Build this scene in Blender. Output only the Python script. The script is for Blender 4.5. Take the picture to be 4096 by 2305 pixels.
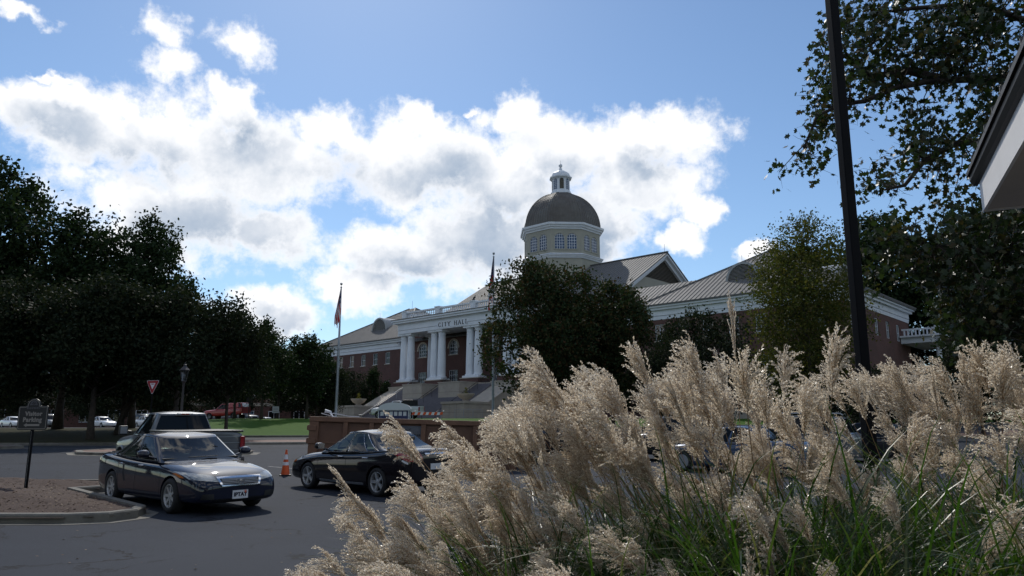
import bpy, bmesh, math, random
import numpy as np
from mathutils import Vector, Matrix
from mathutils.bvhtree import BVHTree

for o in list(bpy.data.objects):
    bpy.data.objects.remove(o)
SC = bpy.context.scene
COL = SC.collection
R = math.radians

# ------------------------------------------------------------------ camera
EYE = 1.6
PITCH = math.atan(144 / 760.0)
cam_d = bpy.data.cameras.new('camera')
cam_d.sensor_width = 36.0
cam_d.lens = 36.0 * 760 / 1024
cam_d.clip_start = 0.05
cam_d.clip_end = 3000
cam = bpy.data.objects.new('camera', cam_d)
COL.objects.link(cam)
cam.location = (0, 0, EYE)
cam.rotation_euler = (math.pi / 2 + PITCH, 0, 0)
SC.camera = cam
SC.render.resolution_x = 1024
SC.render.resolution_y = 576

# ------------------------------------------------------------------ sun, exposure
SUN_EL, SUN_AZ = R(44), R(-14)          # azimuth measured from +Y towards +X
sdir = Vector((math.sin(SUN_AZ) * math.cos(SUN_EL), math.cos(SUN_AZ) * math.cos(SUN_EL), math.sin(SUN_EL)))
sun_d = bpy.data.lights.new('sun', 'SUN')
sun_d.energy = 3.6
sun_d.angle = R(0.53)
sun_d.color = (1.0, 0.95, 0.87)
sun = bpy.data.objects.new('sun', sun_d)
COL.objects.link(sun)
sun.rotation_euler = sdir.to_track_quat('Z', 'Y').to_euler()
SC.view_settings.view_transform = 'Standard'
SC.view_settings.look = 'None'
SC.view_settings.gamma = 1
SC.view_settings.exposure = -0.5
SC.view_settings.use_curve_mapping = False

# ------------------------------------------------------------------ node helpers
class NT:
    def __init__(self, tree):
        self.t = tree
        self.n = tree.nodes
    def add(self, kind, **kw):
        nd = self.n.new(kind)
        for k, v in kw.items():
            setattr(nd, k, v)
        return nd
    def link(self, a, b):
        self.t.links.new(a, b)
    def put(self, sock, v):
        if isinstance(v, bpy.types.NodeSocket):
            self.link(v, sock)
        elif v is not None:
            sock.default_value = v
    def math(self, op, a, b=None, c=None, clamp=False):
        nd = self.add('ShaderNodeMath', operation=op)
        nd.use_clamp = clamp
        for i, v in enumerate((a, b, c)):
            self.put(nd.inputs[i], v)
        return nd.outputs[0]
    def vmath(self, op, a, b=None):
        nd = self.add('ShaderNodeVectorMath', operation=op)
        self.put(nd.inputs[0], a)
        self.put(nd.inputs[1], b)
        return nd.outputs['Value'] if op in ('DOT_PRODUCT', 'LENGTH') else nd.outputs[0]
    def noise(self, vec, scale, detail=4, rough=0.55, out='Fac'):
        nd = self.add('ShaderNodeTexNoise')
        self.put(nd.inputs['Vector'], vec)
        nd.inputs['Scale'].default_value = scale
        nd.inputs['Detail'].default_value = detail
        nd.inputs['Roughness'].default_value = rough
        return nd.outputs[0] if out == 'Fac' else nd.outputs['Color']
    def ramp(self, fac, stops):
        nd = self.add('ShaderNodeValToRGB')
        self.put(nd.inputs[0], fac)
        e = nd.color_ramp.elements
        while len(e) > 1:
            e.remove(e[-1])
        for i, (p, c) in enumerate(stops):
            el = e[0] if i == 0 else e.new(p)
            el.position = p
            if not hasattr(c, '__len__'):
                c = (c, c, c)
            el.color = (*c[:3], 1)
        return nd.outputs[0]
    def mix(self, fac, a, b, blend='MIX'):
        nd = self.add('ShaderNodeMixRGB', blend_type=blend)
        self.put(nd.inputs[0], fac)
        for i, v in ((1, a), (2, b)):
            if isinstance(v, bpy.types.NodeSocket):
                self.link(v, nd.inputs[i])
            else:
                nd.inputs[i].default_value = (*v[:3], 1)
        return nd.outputs[0]
    def smooth(self, v, a, b):
        nd = self.add('ShaderNodeMapRange')
        nd.interpolation_type = 'SMOOTHSTEP'
        self.put(nd.inputs[0], v)
        nd.inputs[1].default_value = a
        nd.inputs[2].default_value = b
        return nd.outputs[0]

# ------------------------------------------------------------------ world: Nishita sky with cumulus
world = bpy.data.worlds.new('World')
SC.world = world
world.use_nodes = True
w = NT(world.node_tree)
w.n.clear()
sky = w.add('ShaderNodeTexSky', sky_type='NISHITA')
sky.sun_disc = False
sky.sun_elevation = SUN_EL
sky.sun_rotation = SUN_AZ
sky.air_density = 1.0
sky.dust_density = 0.2
sky.ozone_density = 1.5
SKY_STRENGTH = 0.15
tc = w.add('ShaderNodeTexCoord')
sep = w.add('ShaderNodeSeparateXYZ')
w.link(tc.outputs['Generated'], sep.inputs[0])
az = w.math('ARCTAN2', sep.outputs[0], sep.outputs[1])
el = w.math('ARCSINE', sep.outputs[2])
comb = w.add('ShaderNodeCombineXYZ')
w.link(az, comb.inputs[0])
w.link(el, comb.inputs[1])
ae = comb.outputs[0]                      # (azimuth, elevation) in radians
warp = w.vmath('SUBTRACT', w.noise(ae, 7.0, 5, 0.6, 'Color'), (0.5, 0.5, 0.5))
warp2 = w.vmath('SUBTRACT', w.noise(ae, 26.0, 5, 0.62, 'Color'), (0.5, 0.5, 0.5))
wv = w.vmath('ADD', w.vmath('MULTIPLY', warp, (0.13, 0.10, 0)), w.vmath('MULTIPLY', warp2, (0.045, 0.04, 0)))
aw = w.vmath('ADD', ae, wv)
def blob_max(blobs, vec):
    acc = None
    for (a, e, ra, re, k) in blobs:
        d = w.vmath('MULTIPLY', w.vmath('SUBTRACT', vec, (R(a), R(e), 0)), (1 / R(ra), 1 / R(re), 0))
        v = w.math('SUBTRACT', k, w.vmath('LENGTH', d))
        acc = v if acc is None else w.math('MAXIMUM', acc, v)
    return acc
# cumulus banks: azimuth, elevation, half width, half height (degrees), thickness
CLOUDS = [(-34.3, 26.2, 2.0, 0.9, 0.62), (-26.9, 26.4, 2.4, 2.2, 0.62), (-21.3, 27.3, 3.5, 2.2, 0.62), (-25.7, 24.0, 3.9, 1.8, 0.62), (-34.4, 20.6, 4.3, 1.9, 1.0), (-29.9, 19.9, 5.8, 2.8, 1.0), (-24.1, 20.6, 5.3, 3.1, 1.0), (-21.3, 22.8, 1.8, 1.8, 1.0), (-19.6, 19.5, 7.6, 4.0, 1.0), (-14.2, 21.8, 4.4, 2.3, 1.0), (-6.6, 23.3, 2.5, 1.6, 1.0), (0.1, 23.5, 4.0, 2.1, 1.0), (-6.2, 19.7, 8.7, 4.0, 1.0), (3.5, 21.2, 7.6, 3.3, 1.0), (11.3, 22.0, 5.4, 2.4, 1.0), (9.7, 18.9, 6.1, 3.0, 1.0), (-23.6, 14.4, 9.0, 3.7, 1.0), (-17.9, 14.1, 3.8, 2.7, 1.0), (-9.1, 12.8, 6.0, 2.9, 1.0), (-2.1, 14.4, 7.4, 4.4, 1.0), (-11.7, 10.4, 4.0, 1.8, 1.0), (-18.4, 8.3, 5.1, 1.9, 1.0), (12.8, 14.4, 3.2, 1.3, 1.0), (14.7, 16.6, 1.9, 1.4, 1.0), (19.0, 12.6, 1.7, 0.8, 1.0), (6.5, 15.5, 4.5, 3.4, 1.0), (-1.2, 18.0, 7.5, 4.0, 1.0), (-33.1, 22.5, 2.1, 0.6, 0.62), (-3.5, 24.5, 1.3, 0.7, 0.62), (12.6, 11.6, 0.8, 0.4, 0.62), (-27.6, 16.1, 3.9, 2.5, 1.0), (5.0, 13.2, 4.2, 1.9, 1.0)]
GREYS = [(-21.5, 14.3, 7.2, 2.6, 1.0), (-27.8, 18.7, 3.7, 1.8, 1.0), (-20.3, 20.6, 3.3, 1.9, 1.0), (-12.6, 18.5, 3.9, 1.7, 1.0), (-1.5, 14.2, 5.5, 3.6, 1.0), (5.9, 13.8, 4.0, 2.7, 1.0), (-5.3, 19.1, 4.0, 1.8, 1.0), (-8.7, 11.6, 4.5, 1.8, 1.0), (-17.2, 7.8, 3.6, 1.1, 1.0), (4.1, 18.0, 3.7, 2.1, 1.0), (11.3, 20.0, 2.7, 1.4, 1.0), (-32.3, 19.7, 3.4, 1.2, 1.0)]
dens = blob_max(CLOUDS, aw)
fb = w.noise(ae, 15.0, 10, 0.66)
fine = w.math('MULTIPLY', w.math('SUBTRACT', fb, 0.5), 1.9)
# elsewhere in the sky (outside the clouds listed) the same broken cumulus goes on
far_field = w.math('SUBTRACT', w.noise(aw, 3.3, 4, 0.5), 0.53)
outside = w.math('MAXIMUM', w.smooth(w.math('ABSOLUTE', az), R(40), R(52)), w.smooth(el, R(38), R(50)))
far_d = w.math('SUBTRACT', w.math('MULTIPLY', w.math('MULTIPLY', far_field, 5.0), outside), w.math('MULTIPLY', w.math('SUBTRACT', 1.0, outside), 2.0))
dens = w.math('ADD', w.math('MAXIMUM', dens, far_d), fine)
alpha = w.smooth(dens, -0.14, 0.46)
# self shading: how much cloud lies between this point and the sun above it
lit = w.vmath('ADD', ae, w.vmath('MULTIPLY', wv, (0.8, 0.8, 0)))
up1 = blob_max(CLOUDS, w.vmath('ADD', lit, (R(-0.5), R(1.8), 0)))
fb_up = w.math('MULTIPLY', w.math('SUBTRACT', w.noise(w.vmath('ADD', ae, (R(-0.3), R(1.1), 0)), 15.0, 6, 0.6), 0.5), 1.5)
grey = blob_max(GREYS, aw)
thick = w.math('ADD', w.math('MULTIPLY', w.smooth(w.math('ADD', up1, fb_up), 0.1, 1.1), 0.34),
               w.math('MULTIPLY', w.smooth(w.math('ADD', grey, w.math('MULTIPLY', fb_up, 0.7)), -0.6, 0.8), 0.66))
thick = w.math('MULTIPLY', thick, w.smooth(dens, 0.05, 0.7), clamp=True)
ccol = w.mix(thick, (1.86, 1.86, 1.88), (0.64, 0.80, 1.03))
hs = w.add('ShaderNodeHueSaturation')
hs.inputs['Saturation'].default_value = 0.99
w.link(w.mix(1.0, sky.outputs[0], (0.87, 1.0, 1.10), 'MULTIPLY'), hs.inputs['Color'])
bg_sky = w.add('ShaderNodeBackground')
w.link(hs.outputs[0], bg_sky.inputs[0])
bg_sky.inputs[1].default_value = SKY_STRENGTH
bg_cl = w.add('ShaderNodeBackground')
w.link(ccol, bg_cl.inputs[0])
bg_cl.inputs[1].default_value = 0.85
above = w.smooth(sep.outputs[2], -0.01, 0.03)
mixw = w.add('ShaderNodeMixShader')
w.link(w.math('MULTIPLY', alpha, above), mixw.inputs[0])
w.link(bg_sky.outputs[0], mixw.inputs[1])
w.link(bg_cl.outputs[0], mixw.inputs[2])
wout = w.add('ShaderNodeOutputWorld')
w.link(mixw.outputs[0], wout.inputs[0])
try:
    world.cycles.sampling_method = 'MANUAL'
    world.cycles.sample_map_resolution = 512
except Exception:
    pass
# ------------------------------------------------------------------ materials
def principled(name, col=(0.5, 0.5, 0.5), rough=0.6, metal=0.0, coat=0.0, spec=0.5, col2=None, nscale=6.0, bump=0.0, bscale=60.0, vary_rough=0.0, sheen=0.0):
    m = bpy.data.materials.new(name)
    m.use_nodes = True
    t = NT(m.node_tree)
    b = t.n['Principled BSDF']
    b.inputs['Base Color'].default_value = (*col, 1)
    b.inputs['Roughness'].default_value = rough
    b.inputs['Metallic'].default_value = metal
    b.inputs['Coat Weight'].default_value = coat
    b.inputs['Coat Roughness'].default_value = 0.03
    b.inputs['Specular IOR Level'].default_value = spec
    tcn = t.add('ShaderNodeTexCoord').outputs['Object']
    if col2 is not None:
        f = t.ramp(t.noise(tcn, nscale, 6, 0.6), [(0.35, 0.0), (0.68, 1.0)])
        t.link(t.mix(f, col, col2), b.inputs['Base Color'])
    if vary_rough:
        t.link(t.math('ADD', rough - vary_rough / 2, t.math('MULTIPLY', t.noise(tcn, nscale * 2, 4), vary_rough)), b.inputs['Roughness'])
    if bump:
        bn = t.add('ShaderNodeBump')
        bn.inputs['Strength'].default_value = bump
        bn.inputs['Distance'].default_value = 0.02
        t.link(t.noise(tcn, bscale, 4), bn.inputs['Height'])
        t.link(bn.outputs[0], b.inputs['Normal'])
    return m

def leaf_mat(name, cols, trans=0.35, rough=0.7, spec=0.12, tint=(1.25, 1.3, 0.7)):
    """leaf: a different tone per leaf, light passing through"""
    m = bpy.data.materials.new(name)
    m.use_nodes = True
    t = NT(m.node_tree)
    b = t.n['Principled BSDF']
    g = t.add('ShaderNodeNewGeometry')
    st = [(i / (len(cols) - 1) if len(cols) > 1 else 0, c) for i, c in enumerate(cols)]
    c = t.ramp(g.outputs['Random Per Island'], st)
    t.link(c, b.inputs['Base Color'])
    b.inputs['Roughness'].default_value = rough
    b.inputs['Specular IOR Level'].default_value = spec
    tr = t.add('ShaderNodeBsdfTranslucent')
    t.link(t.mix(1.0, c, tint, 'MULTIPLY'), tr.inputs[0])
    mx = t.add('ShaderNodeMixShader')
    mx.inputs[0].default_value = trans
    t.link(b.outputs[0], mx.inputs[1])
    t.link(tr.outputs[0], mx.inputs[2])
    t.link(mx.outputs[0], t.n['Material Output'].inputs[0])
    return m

def glass_mat(name, tint=(0.25, 0.30, 0.30), through=0.75, rough=0.02, ior=1.6):
    m = bpy.data.materials.new(name)
    m.use_nodes = True
    t = NT(m.node_tree)
    t.n.remove(t.n['Principled BSDF'])
    tr = t.add('ShaderNodeBsdfTransparent')
    tr.inputs[0].default_value = (*tint, 1)
    dk = t.add('ShaderNodeBsdfDiffuse')
    dk.inputs[0].default_value = (0.01, 0.012, 0.014, 1)
    m1 = t.add('ShaderNodeMixShader')
    m1.inputs[0].default_value = through
    t.link(dk.outputs[0], m1.inputs[1])
    t.link(tr.outputs[0], m1.inputs[2])
    gl = t.add('ShaderNodeBsdfGlossy')
    gl.inputs['Roughness'].default_value = rough
    fr = t.add('ShaderNodeFresnel')
    fr.inputs[0].default_value = ior
    m2 = t.add('ShaderNodeMixShader')
    t.link(fr.outputs[0], m2.inputs[0])
    t.link(m1.outputs[0], m2.inputs[1])
    t.link(gl.outputs[0], m2.inputs[2])
    t.link(m2.outputs[0], t.n['Material Output'].inputs[0])
    return m

def brick_mat(name, c1, c2, mortar, bw=0.21, bh=0.075, ms=0.011):
    m = bpy.data.materials.new(name)
    m.use_nodes = True
    t = NT(m.node_tree)
    b = t.n['Principled BSDF']
    o = t.add('ShaderNodeTexCoord').outputs['Object']
    sp = t.add('ShaderNodeSeparateXYZ')
    t.link(o, sp.inputs[0])
    cb = t.add('ShaderNodeCombineXYZ')
    t.link(t.math('ADD', sp.outputs[0], sp.outputs[1]), cb.inputs[0])
    t.link(sp.outputs[2], cb.inputs[1])
    bt = t.add('ShaderNodeTexBrick')
    t.link(cb.outputs[0], bt.inputs[0])
    for i, c in ((1, c1), (2, c2), (3, mortar)):
        bt.inputs[i].default_value = (*c, 1)
    bt.inputs['Scale'].default_value = 1
    bt.inputs['Mortar Size'].default_value = ms
    bt.inputs['Brick Width'].default_value = bw
    bt.inputs['Row Height'].default_value = bh
    st = t.ramp(t.noise(o, 0.6, 5, 0.6), [(0.3, 0.75), (0.7, 1.12)])
    t.link(t.mix(1.0, bt.outputs[0], st, 'MULTIPLY'), b.inputs['Base Color'])
    b.inputs['Roughness'].default_value = 0.85
    return m

def asphalt_mat(name, base=(0.036, 0.042, 0.055)):
    m = bpy.data.materials.new(name)
    m.use_nodes = True
    t = NT(m.node_tree)
    b = t.n['Principled BSDF']
    o = t.add('ShaderNodeTexCoord').outputs['Object']
    big = t.ramp(t.noise(o, 0.35, 5, 0.6), [(0.3, 0.88), (0.7, 1.1)])
    agg = t.ramp(t.noise(o, 150, 2, 0.7), [(0.3, 0.45), (0.58, 1.0), (0.72, 2.4)])
    c = t.mix(1.0, t.mix(1.0, base, big, 'MULTIPLY'), agg, 'MULTIPLY')
    # long meandering cracks, only in some places
    wv_ = t.vmath('ADD', o, t.vmath('MULTIPLY', t.vmath('SUBTRACT', t.noise(o, 1.3, 5, 0.65, 'Color'), (0.5, 0.5, 0.5)), (1.6, 1.6, 0)))
    vo = t.add('ShaderNodeTexVoronoi', feature='DISTANCE_TO_EDGE')
    t.link(wv_, vo.inputs['Vector'])
    vo.inputs['Scale'].default_value = 0.36
    cr = t.ramp(vo.outputs['Distance'], [(0.0, 1.0), (0.007, 0.9), (0.014, 0.0)])
    msk = t.ramp(t.noise(o, 0.5, 3), [(0.42, 0.0), (0.52, 0.9)])
    crk = t.math('MULTIPLY', cr, msk)
    c = t.mix(crk, c, (0.010, 0.010, 0.011))
    oil = t.ramp(t.noise(o, 0.9, 6, 0.7), [(0.64, 0.0), (0.8, 0.2)])
    c = t.mix(oil, c, (0.020, 0.020, 0.022))
    t.link(c, b.inputs['Base Color'])
    b.inputs['Roughness'].default_value = 0.82
    b.inputs['Specular IOR Level'].default_value = 0.10
    bn = t.add('ShaderNodeBump')
    bn.inputs['Strength'].default_value = 0.25
    bn.inputs['Distance'].default_value = 0.006
    t.link(t.math('SUBTRACT', t.noise(o, 160, 2, 0.7), crk), bn.inputs['Height'])
    t.link(bn.outputs[0], b.inputs['Normal'])
    return m

def seam_metal(name, col, col2):
    m = principled(name, col, 0.65, 0.0, 0.0, 0.2, col2, 0.7, vary_rough=0.1)
    return m

M = {}
M['asphalt'] = asphalt_mat('asphalt')
M['asphalt_far'] = asphalt_mat('asphalt_far', (0.07, 0.07, 0.072))
M['concrete'] = principled('concrete', (0.19, 0.178, 0.15), 0.85, col2=(0.12, 0.112, 0.098), nscale=3, bump=0.3)
M['paver'] = brick_mat('brick_paver', (0.20, 0.10, 0.07), (0.15, 0.085, 0.065), (0.12, 0.10, 0.09), 0.2, 0.1, 0.01)
M['mulch'] = principled('mulch', (0.045, 0.025, 0.018), 0.95, col2=(0.085, 0.052, 0.038), nscale=30, bump=0.8, bscale=45)
M['grass_ground'] = principled('lawn_soil', (0.040, 0.095, 0.010), 0.9, col2=(0.055, 0.115, 0.014), nscale=1.5, bump=0.6, bscale=30, spec=0.1)
M['shade_ground'] = principled('leafy_soil', (0.030, 0.036, 0.014), 0.95, col2=(0.05, 0.04, 0.02), nscale=2, bump=0.6, spec=0.1)
M['brick'] = brick_mat('red_brick', (0.125, 0.044, 0.034), (0.09, 0.033, 0.027), (0.105, 0.08, 0.07))
M['white'] = principled('white_trim', (0.71, 0.74, 0.78), 0.55, col2=(0.62, 0.65, 0.69), nscale=0.8)
M['stucco'] = principled('grey_stucco', (0.36, 0.35, 0.29), 0.8, col2=(0.31, 0.30, 0.25), nscale=0.5, bump=0.15)
M['stone'] = principled('cast_stone', (0.42, 0.37, 0.30), 0.8, col2=(0.34, 0.30, 0.25), nscale=1.2, bump=0.2)
M['joint'] = principled('joint_line', (0.16, 0.14, 0.12), 0.9)
M['roof'] = seam_metal('standing_seam_roof', (0.155, 0.153, 0.15), (0.13, 0.128, 0.126))
M['seam'] = principled('roof_seam', (0.147, 0.145, 0.142), 0.65, spec=0.2)
M['dome'] = principled('weathered_dome_metal', (0.145, 0.138, 0.125), 0.6, 0.0, 0, 0.3, col2=(0.105, 0.092, 0.082), nscale=0.55, vary_rough=0.2)
M['louver'] = principled('louver_slat', (0.16, 0.14, 0.11), 0.6)
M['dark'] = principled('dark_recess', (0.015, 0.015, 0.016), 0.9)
M['winglass'] = glass_mat('window_glass', (0.15, 0.2, 0.24), 0.25, 0.03)
M['letter'] = principled('dark_letter', (0.02, 0.022, 0.03), 0.5)
M['step'] = principled('granite_step', (0.16, 0.15, 0.165), 0.75, col2=(0.12, 0.115, 0.13), nscale=2)
M['rail'] = principled('dark_iron_rail', (0.03, 0.03, 0.033), 0.5, 0.5)
M['bark'] = principled('bark', (0.075, 0.058, 0.045), 0.9, col2=(0.035, 0.028, 0.022), nscale=5, bump=0.7, bscale=12)
M['trim_dark'] = principled('dark_window_trim', (0.10, 0.10, 0.105), 0.3, 0.6)
M['chrome'] = principled('chrome', (0.75, 0.76, 0.78), 0.12, 1.0)
M['rubber'] = principled('tyre_rubber', (0.014, 0.014, 0.015), 0.8, bump=0.1)
M['rim'] = principled('alloy_rim', (0.38, 0.39, 0.40), 0.35, 0.3)
M['blackplastic'] = principled('black_plastic', (0.012, 0.012, 0.013), 0.5)
M['seatcloth'] = principled('seat_cloth', (0.10, 0.095, 0.09), 0.9)
M['paint_navy'] = principled('navy_paint', (0.005, 0.008, 0.026), 0.5, 0.0, 1.0, 0.1, col2=(0.007, 0.009, 0.020), nscale=2)
M['paint_black'] = principled('plum_black_paint', (0.007, 0.005, 0.007), 0.5, 0.0, 1.0, 0.1)
M['paint_silver'] = principled('silver_paint', (0.12, 0.127, 0.135), 0.4, 0.3, 0.6, 0.3)
M['paint_red'] = principled('red_paint', (0.42, 0.018, 0.010), 0.35, 0.0, 0.6)
M['paint_white'] = principled('white_paint', (0.70, 0.71, 0.72), 0.35, 0.0, 0.8)
M['paint_blue'] = principled('blue_grey_paint', (0.05, 0.08, 0.14), 0.4, 0.2, 0.8, 0.2)
M['paint_dark'] = principled('charcoal_paint', (0.02, 0.022, 0.026), 0.4, 0.2, 0.8, 0.2)
M['carglass'] = glass_mat('car_glass', (0.42, 0.50, 0.48), 0.85)
M['carglass_dark'] = glass_mat('privacy_glass', (0.02, 0.02, 0.025), 0.2, 0.02, 1.35)
M['lens'] = principled('headlamp_lens', (0.26, 0.27, 0.26), 0.2, 0.0, 1.0, col2=(0.5, 0.5, 0.48), nscale=7)
M['amber'] = principled('amber_lens', (0.5, 0.14, 0.02), 0.2, 0.0, 1.0)
M['redlens'] = principled('red_lens', (0.30, 0.012, 0.015), 0.15, 0.0, 1.0)
M['plate'] = principled('plate_white', (0.62, 0.63, 0.66), 0.5)
M['rust'] = principled('dumpster_paint', (0.205, 0.105, 0.060), 0.65, col2=(0.14, 0.07, 0.042), nscale=2.2, bump=0.2, bscale=14, vary_rough=0.2)
M['rust_dark'] = principled('dumpster_panel', (0.16, 0.082, 0.050), 0.7, col2=(0.11, 0.056, 0.036), nscale=1.8, bump=0.3, bscale=9, vary_rough=0.2)
M['signgrey'] = principled('faded_sign', (0.13, 0.135, 0.15), 0.7, col2=(0.09, 0.095, 0.11), nscale=5)
M['signblack'] = principled('sign_black', (0.012, 0.013, 0.016), 0.45)
M['signtan'] = principled('sign_cream', (0.28, 0.265, 0.24), 0.6)
M['orange'] = principled('cone_orange', (0.75, 0.10, 0.012), 0.5, col2=(0.6, 0.085, 0.012), nscale=9)
M['refwhite'] = principled('reflective_white', (0.72, 0.72, 0.74), 0.5)
M['yieldred'] = principled('sign_red', (0.32, 0.012, 0.02), 0.5)
M['galv'] = principled('galvanised', (0.35, 0.37, 0.39), 0.45, 0.6, col2=(0.27, 0.29, 0.31), nscale=4)
M['polepaint'] = principled('pole_paint', (0.004, 0.004, 0.005), 0.7, spec=0.15)
M['lampglass'] = glass_mat('lantern_glass', (0.8, 0.82, 0.85), 0.8, 0.25)
M['brown_iron'] = principled('brown_iron', (0.05, 0.045, 0.045), 0.5, 0.3)
M['flagred'] = principled('flag_red', (0.42, 0.03, 0.035), 0.8)
M['flagwhite'] = principled('flag_white', (0.68, 0.66, 0.68), 0.8)
M['flagblue'] = principled('flag_blue', (0.025, 0.03, 0.10), 0.8)
M['toiletblue'] = principled('blue_plastic', (0.018, 0.026, 0.10), 0.5)
M['toiletroof'] = principled('white_plastic', (0.62, 0.64, 0.66), 0.45)
M['bird'] = principled('black_feather', (0.012, 0.011, 0.011), 0.7)
M['fascia'] = principled('painted_fascia', (0.80, 0.79, 0.78), 0.6, col2=(0.72, 0.71, 0.70), nscale=1.5)
M['soffit'] = principled('stucco_soffit', (0.58, 0.52, 0.46), 0.85, col2=(0.50, 0.45, 0.40), nscale=1.2, bump=0.2)
M['gutter'] = principled('dark_gutter', (0.022, 0.02, 0.019), 0.45)
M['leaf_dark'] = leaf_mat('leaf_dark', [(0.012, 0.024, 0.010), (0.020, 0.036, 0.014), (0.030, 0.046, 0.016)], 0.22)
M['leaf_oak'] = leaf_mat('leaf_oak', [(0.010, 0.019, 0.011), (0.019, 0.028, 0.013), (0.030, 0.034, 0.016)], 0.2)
M['leaf_mid'] = leaf_mat('leaf_mid', [(0.018, 0.034, 0.016), (0.028, 0.048, 0.018), (0.045, 0.055, 0.020), (0.075, 0.040, 0.018)], 0.22)
M['leaf_locust'] = leaf_mat('leaf_locust', [(0.045, 0.062, 0.016), (0.065, 0.078, 0.018), (0.11, 0.095, 0.024)], 0.38)
M['leaf_near'] = leaf_mat('leaf_near', [(0.018, 0.032, 0.012), (0.024, 0.042, 0.014), (0.034, 0.058, 0.016), (0.034, 0.050, 0.018), (0.075, 0.055, 0.016)], 0.25, 0.42, 0.4)
M['leaf_bright'] = leaf_mat('leaf_bright', [(0.020, 0.036, 0.014), (0.035, 0.07, 0.016), (0.07, 0.14, 0.02)], 0.4, 0.35, 0.5)
M['blade'] = leaf_mat('grass_blade', [(0.017, 0.040, 0.009), (0.027, 0.064, 0.012), (0.040, 0.095, 0.014), (0.05, 0.088, 0.020), (0.18, 0.17, 0.10)], 0.45, 0.36, 0.5)
M['lawnblade'] = leaf_mat('lawn_blade', [(0.035, 0.085, 0.008), (0.055, 0.115, 0.012)], 0.4, 0.6, 0.1)
M['plume'] = leaf_mat('plume_floret', [(0.55, 0.46, 0.36), (0.76, 0.69, 0.58), (0.92, 0.89, 0.82)], 0.55, 0.3, 0.8, (1.06, 1.02, 0.94))
M['plume_stem'] = principled('plume_stem', (0.30, 0.19, 0.10), 0.6)
M['straw'] = principled('grass_culm', (0.15, 0.13, 0.055), 0.6)
M['flower'] = leaf_mat('planter_flower', [(0.05, 0.08, 0.02), (0.3, 0.25, 0.05)], 0.3)
M['litter'] = leaf_mat('fallen_leaf', [(0.05, 0.03, 0.018), (0.10, 0.06, 0.035), (0.24, 0.18, 0.12)], 0.1)

# ------------------------------------------------------------------ object helpers
def empty(name, loc=(0, 0, 0), rz=0.0, label=None, cat=None, group=None):
    o = bpy.data.objects.new(name, None)
    COL.objects.link(o)
    o.empty_display_size = 0.2
    o.location = loc
    o.rotation_euler = (0, 0, rz)
    tag(o, label, cat, group)
    return o
def tag(o, label=None, cat=None, group=None, kind=None):
    if label: o['label'] = label
    if cat: o['category'] = cat
    if group: o['group'] = group
    if kind: o['kind'] = kind
    return o
def link(name, me, parent=None, loc=None, rot=None, scale=None):
    o = bpy.data.objects.new(name, me)
    COL.objects.link(o)
    if parent is not None: o.parent = parent
    if loc is not None: o.location = loc
    if rot is not None: o.rotation_euler = rot
    if scale is not None: o.scale = scale
    return o
KIDS = {}
def copy_tree(o, parent=None):
    c = o.copy()
    COL.objects.link(c)
    c.parent = parent
    for ch in [x for x in ALLKIDS(o)]:
        copy_tree(ch, c)
    return c
def ALLKIDS(o):
    return [x for x in bpy.data.objects if x.parent == o]

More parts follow.
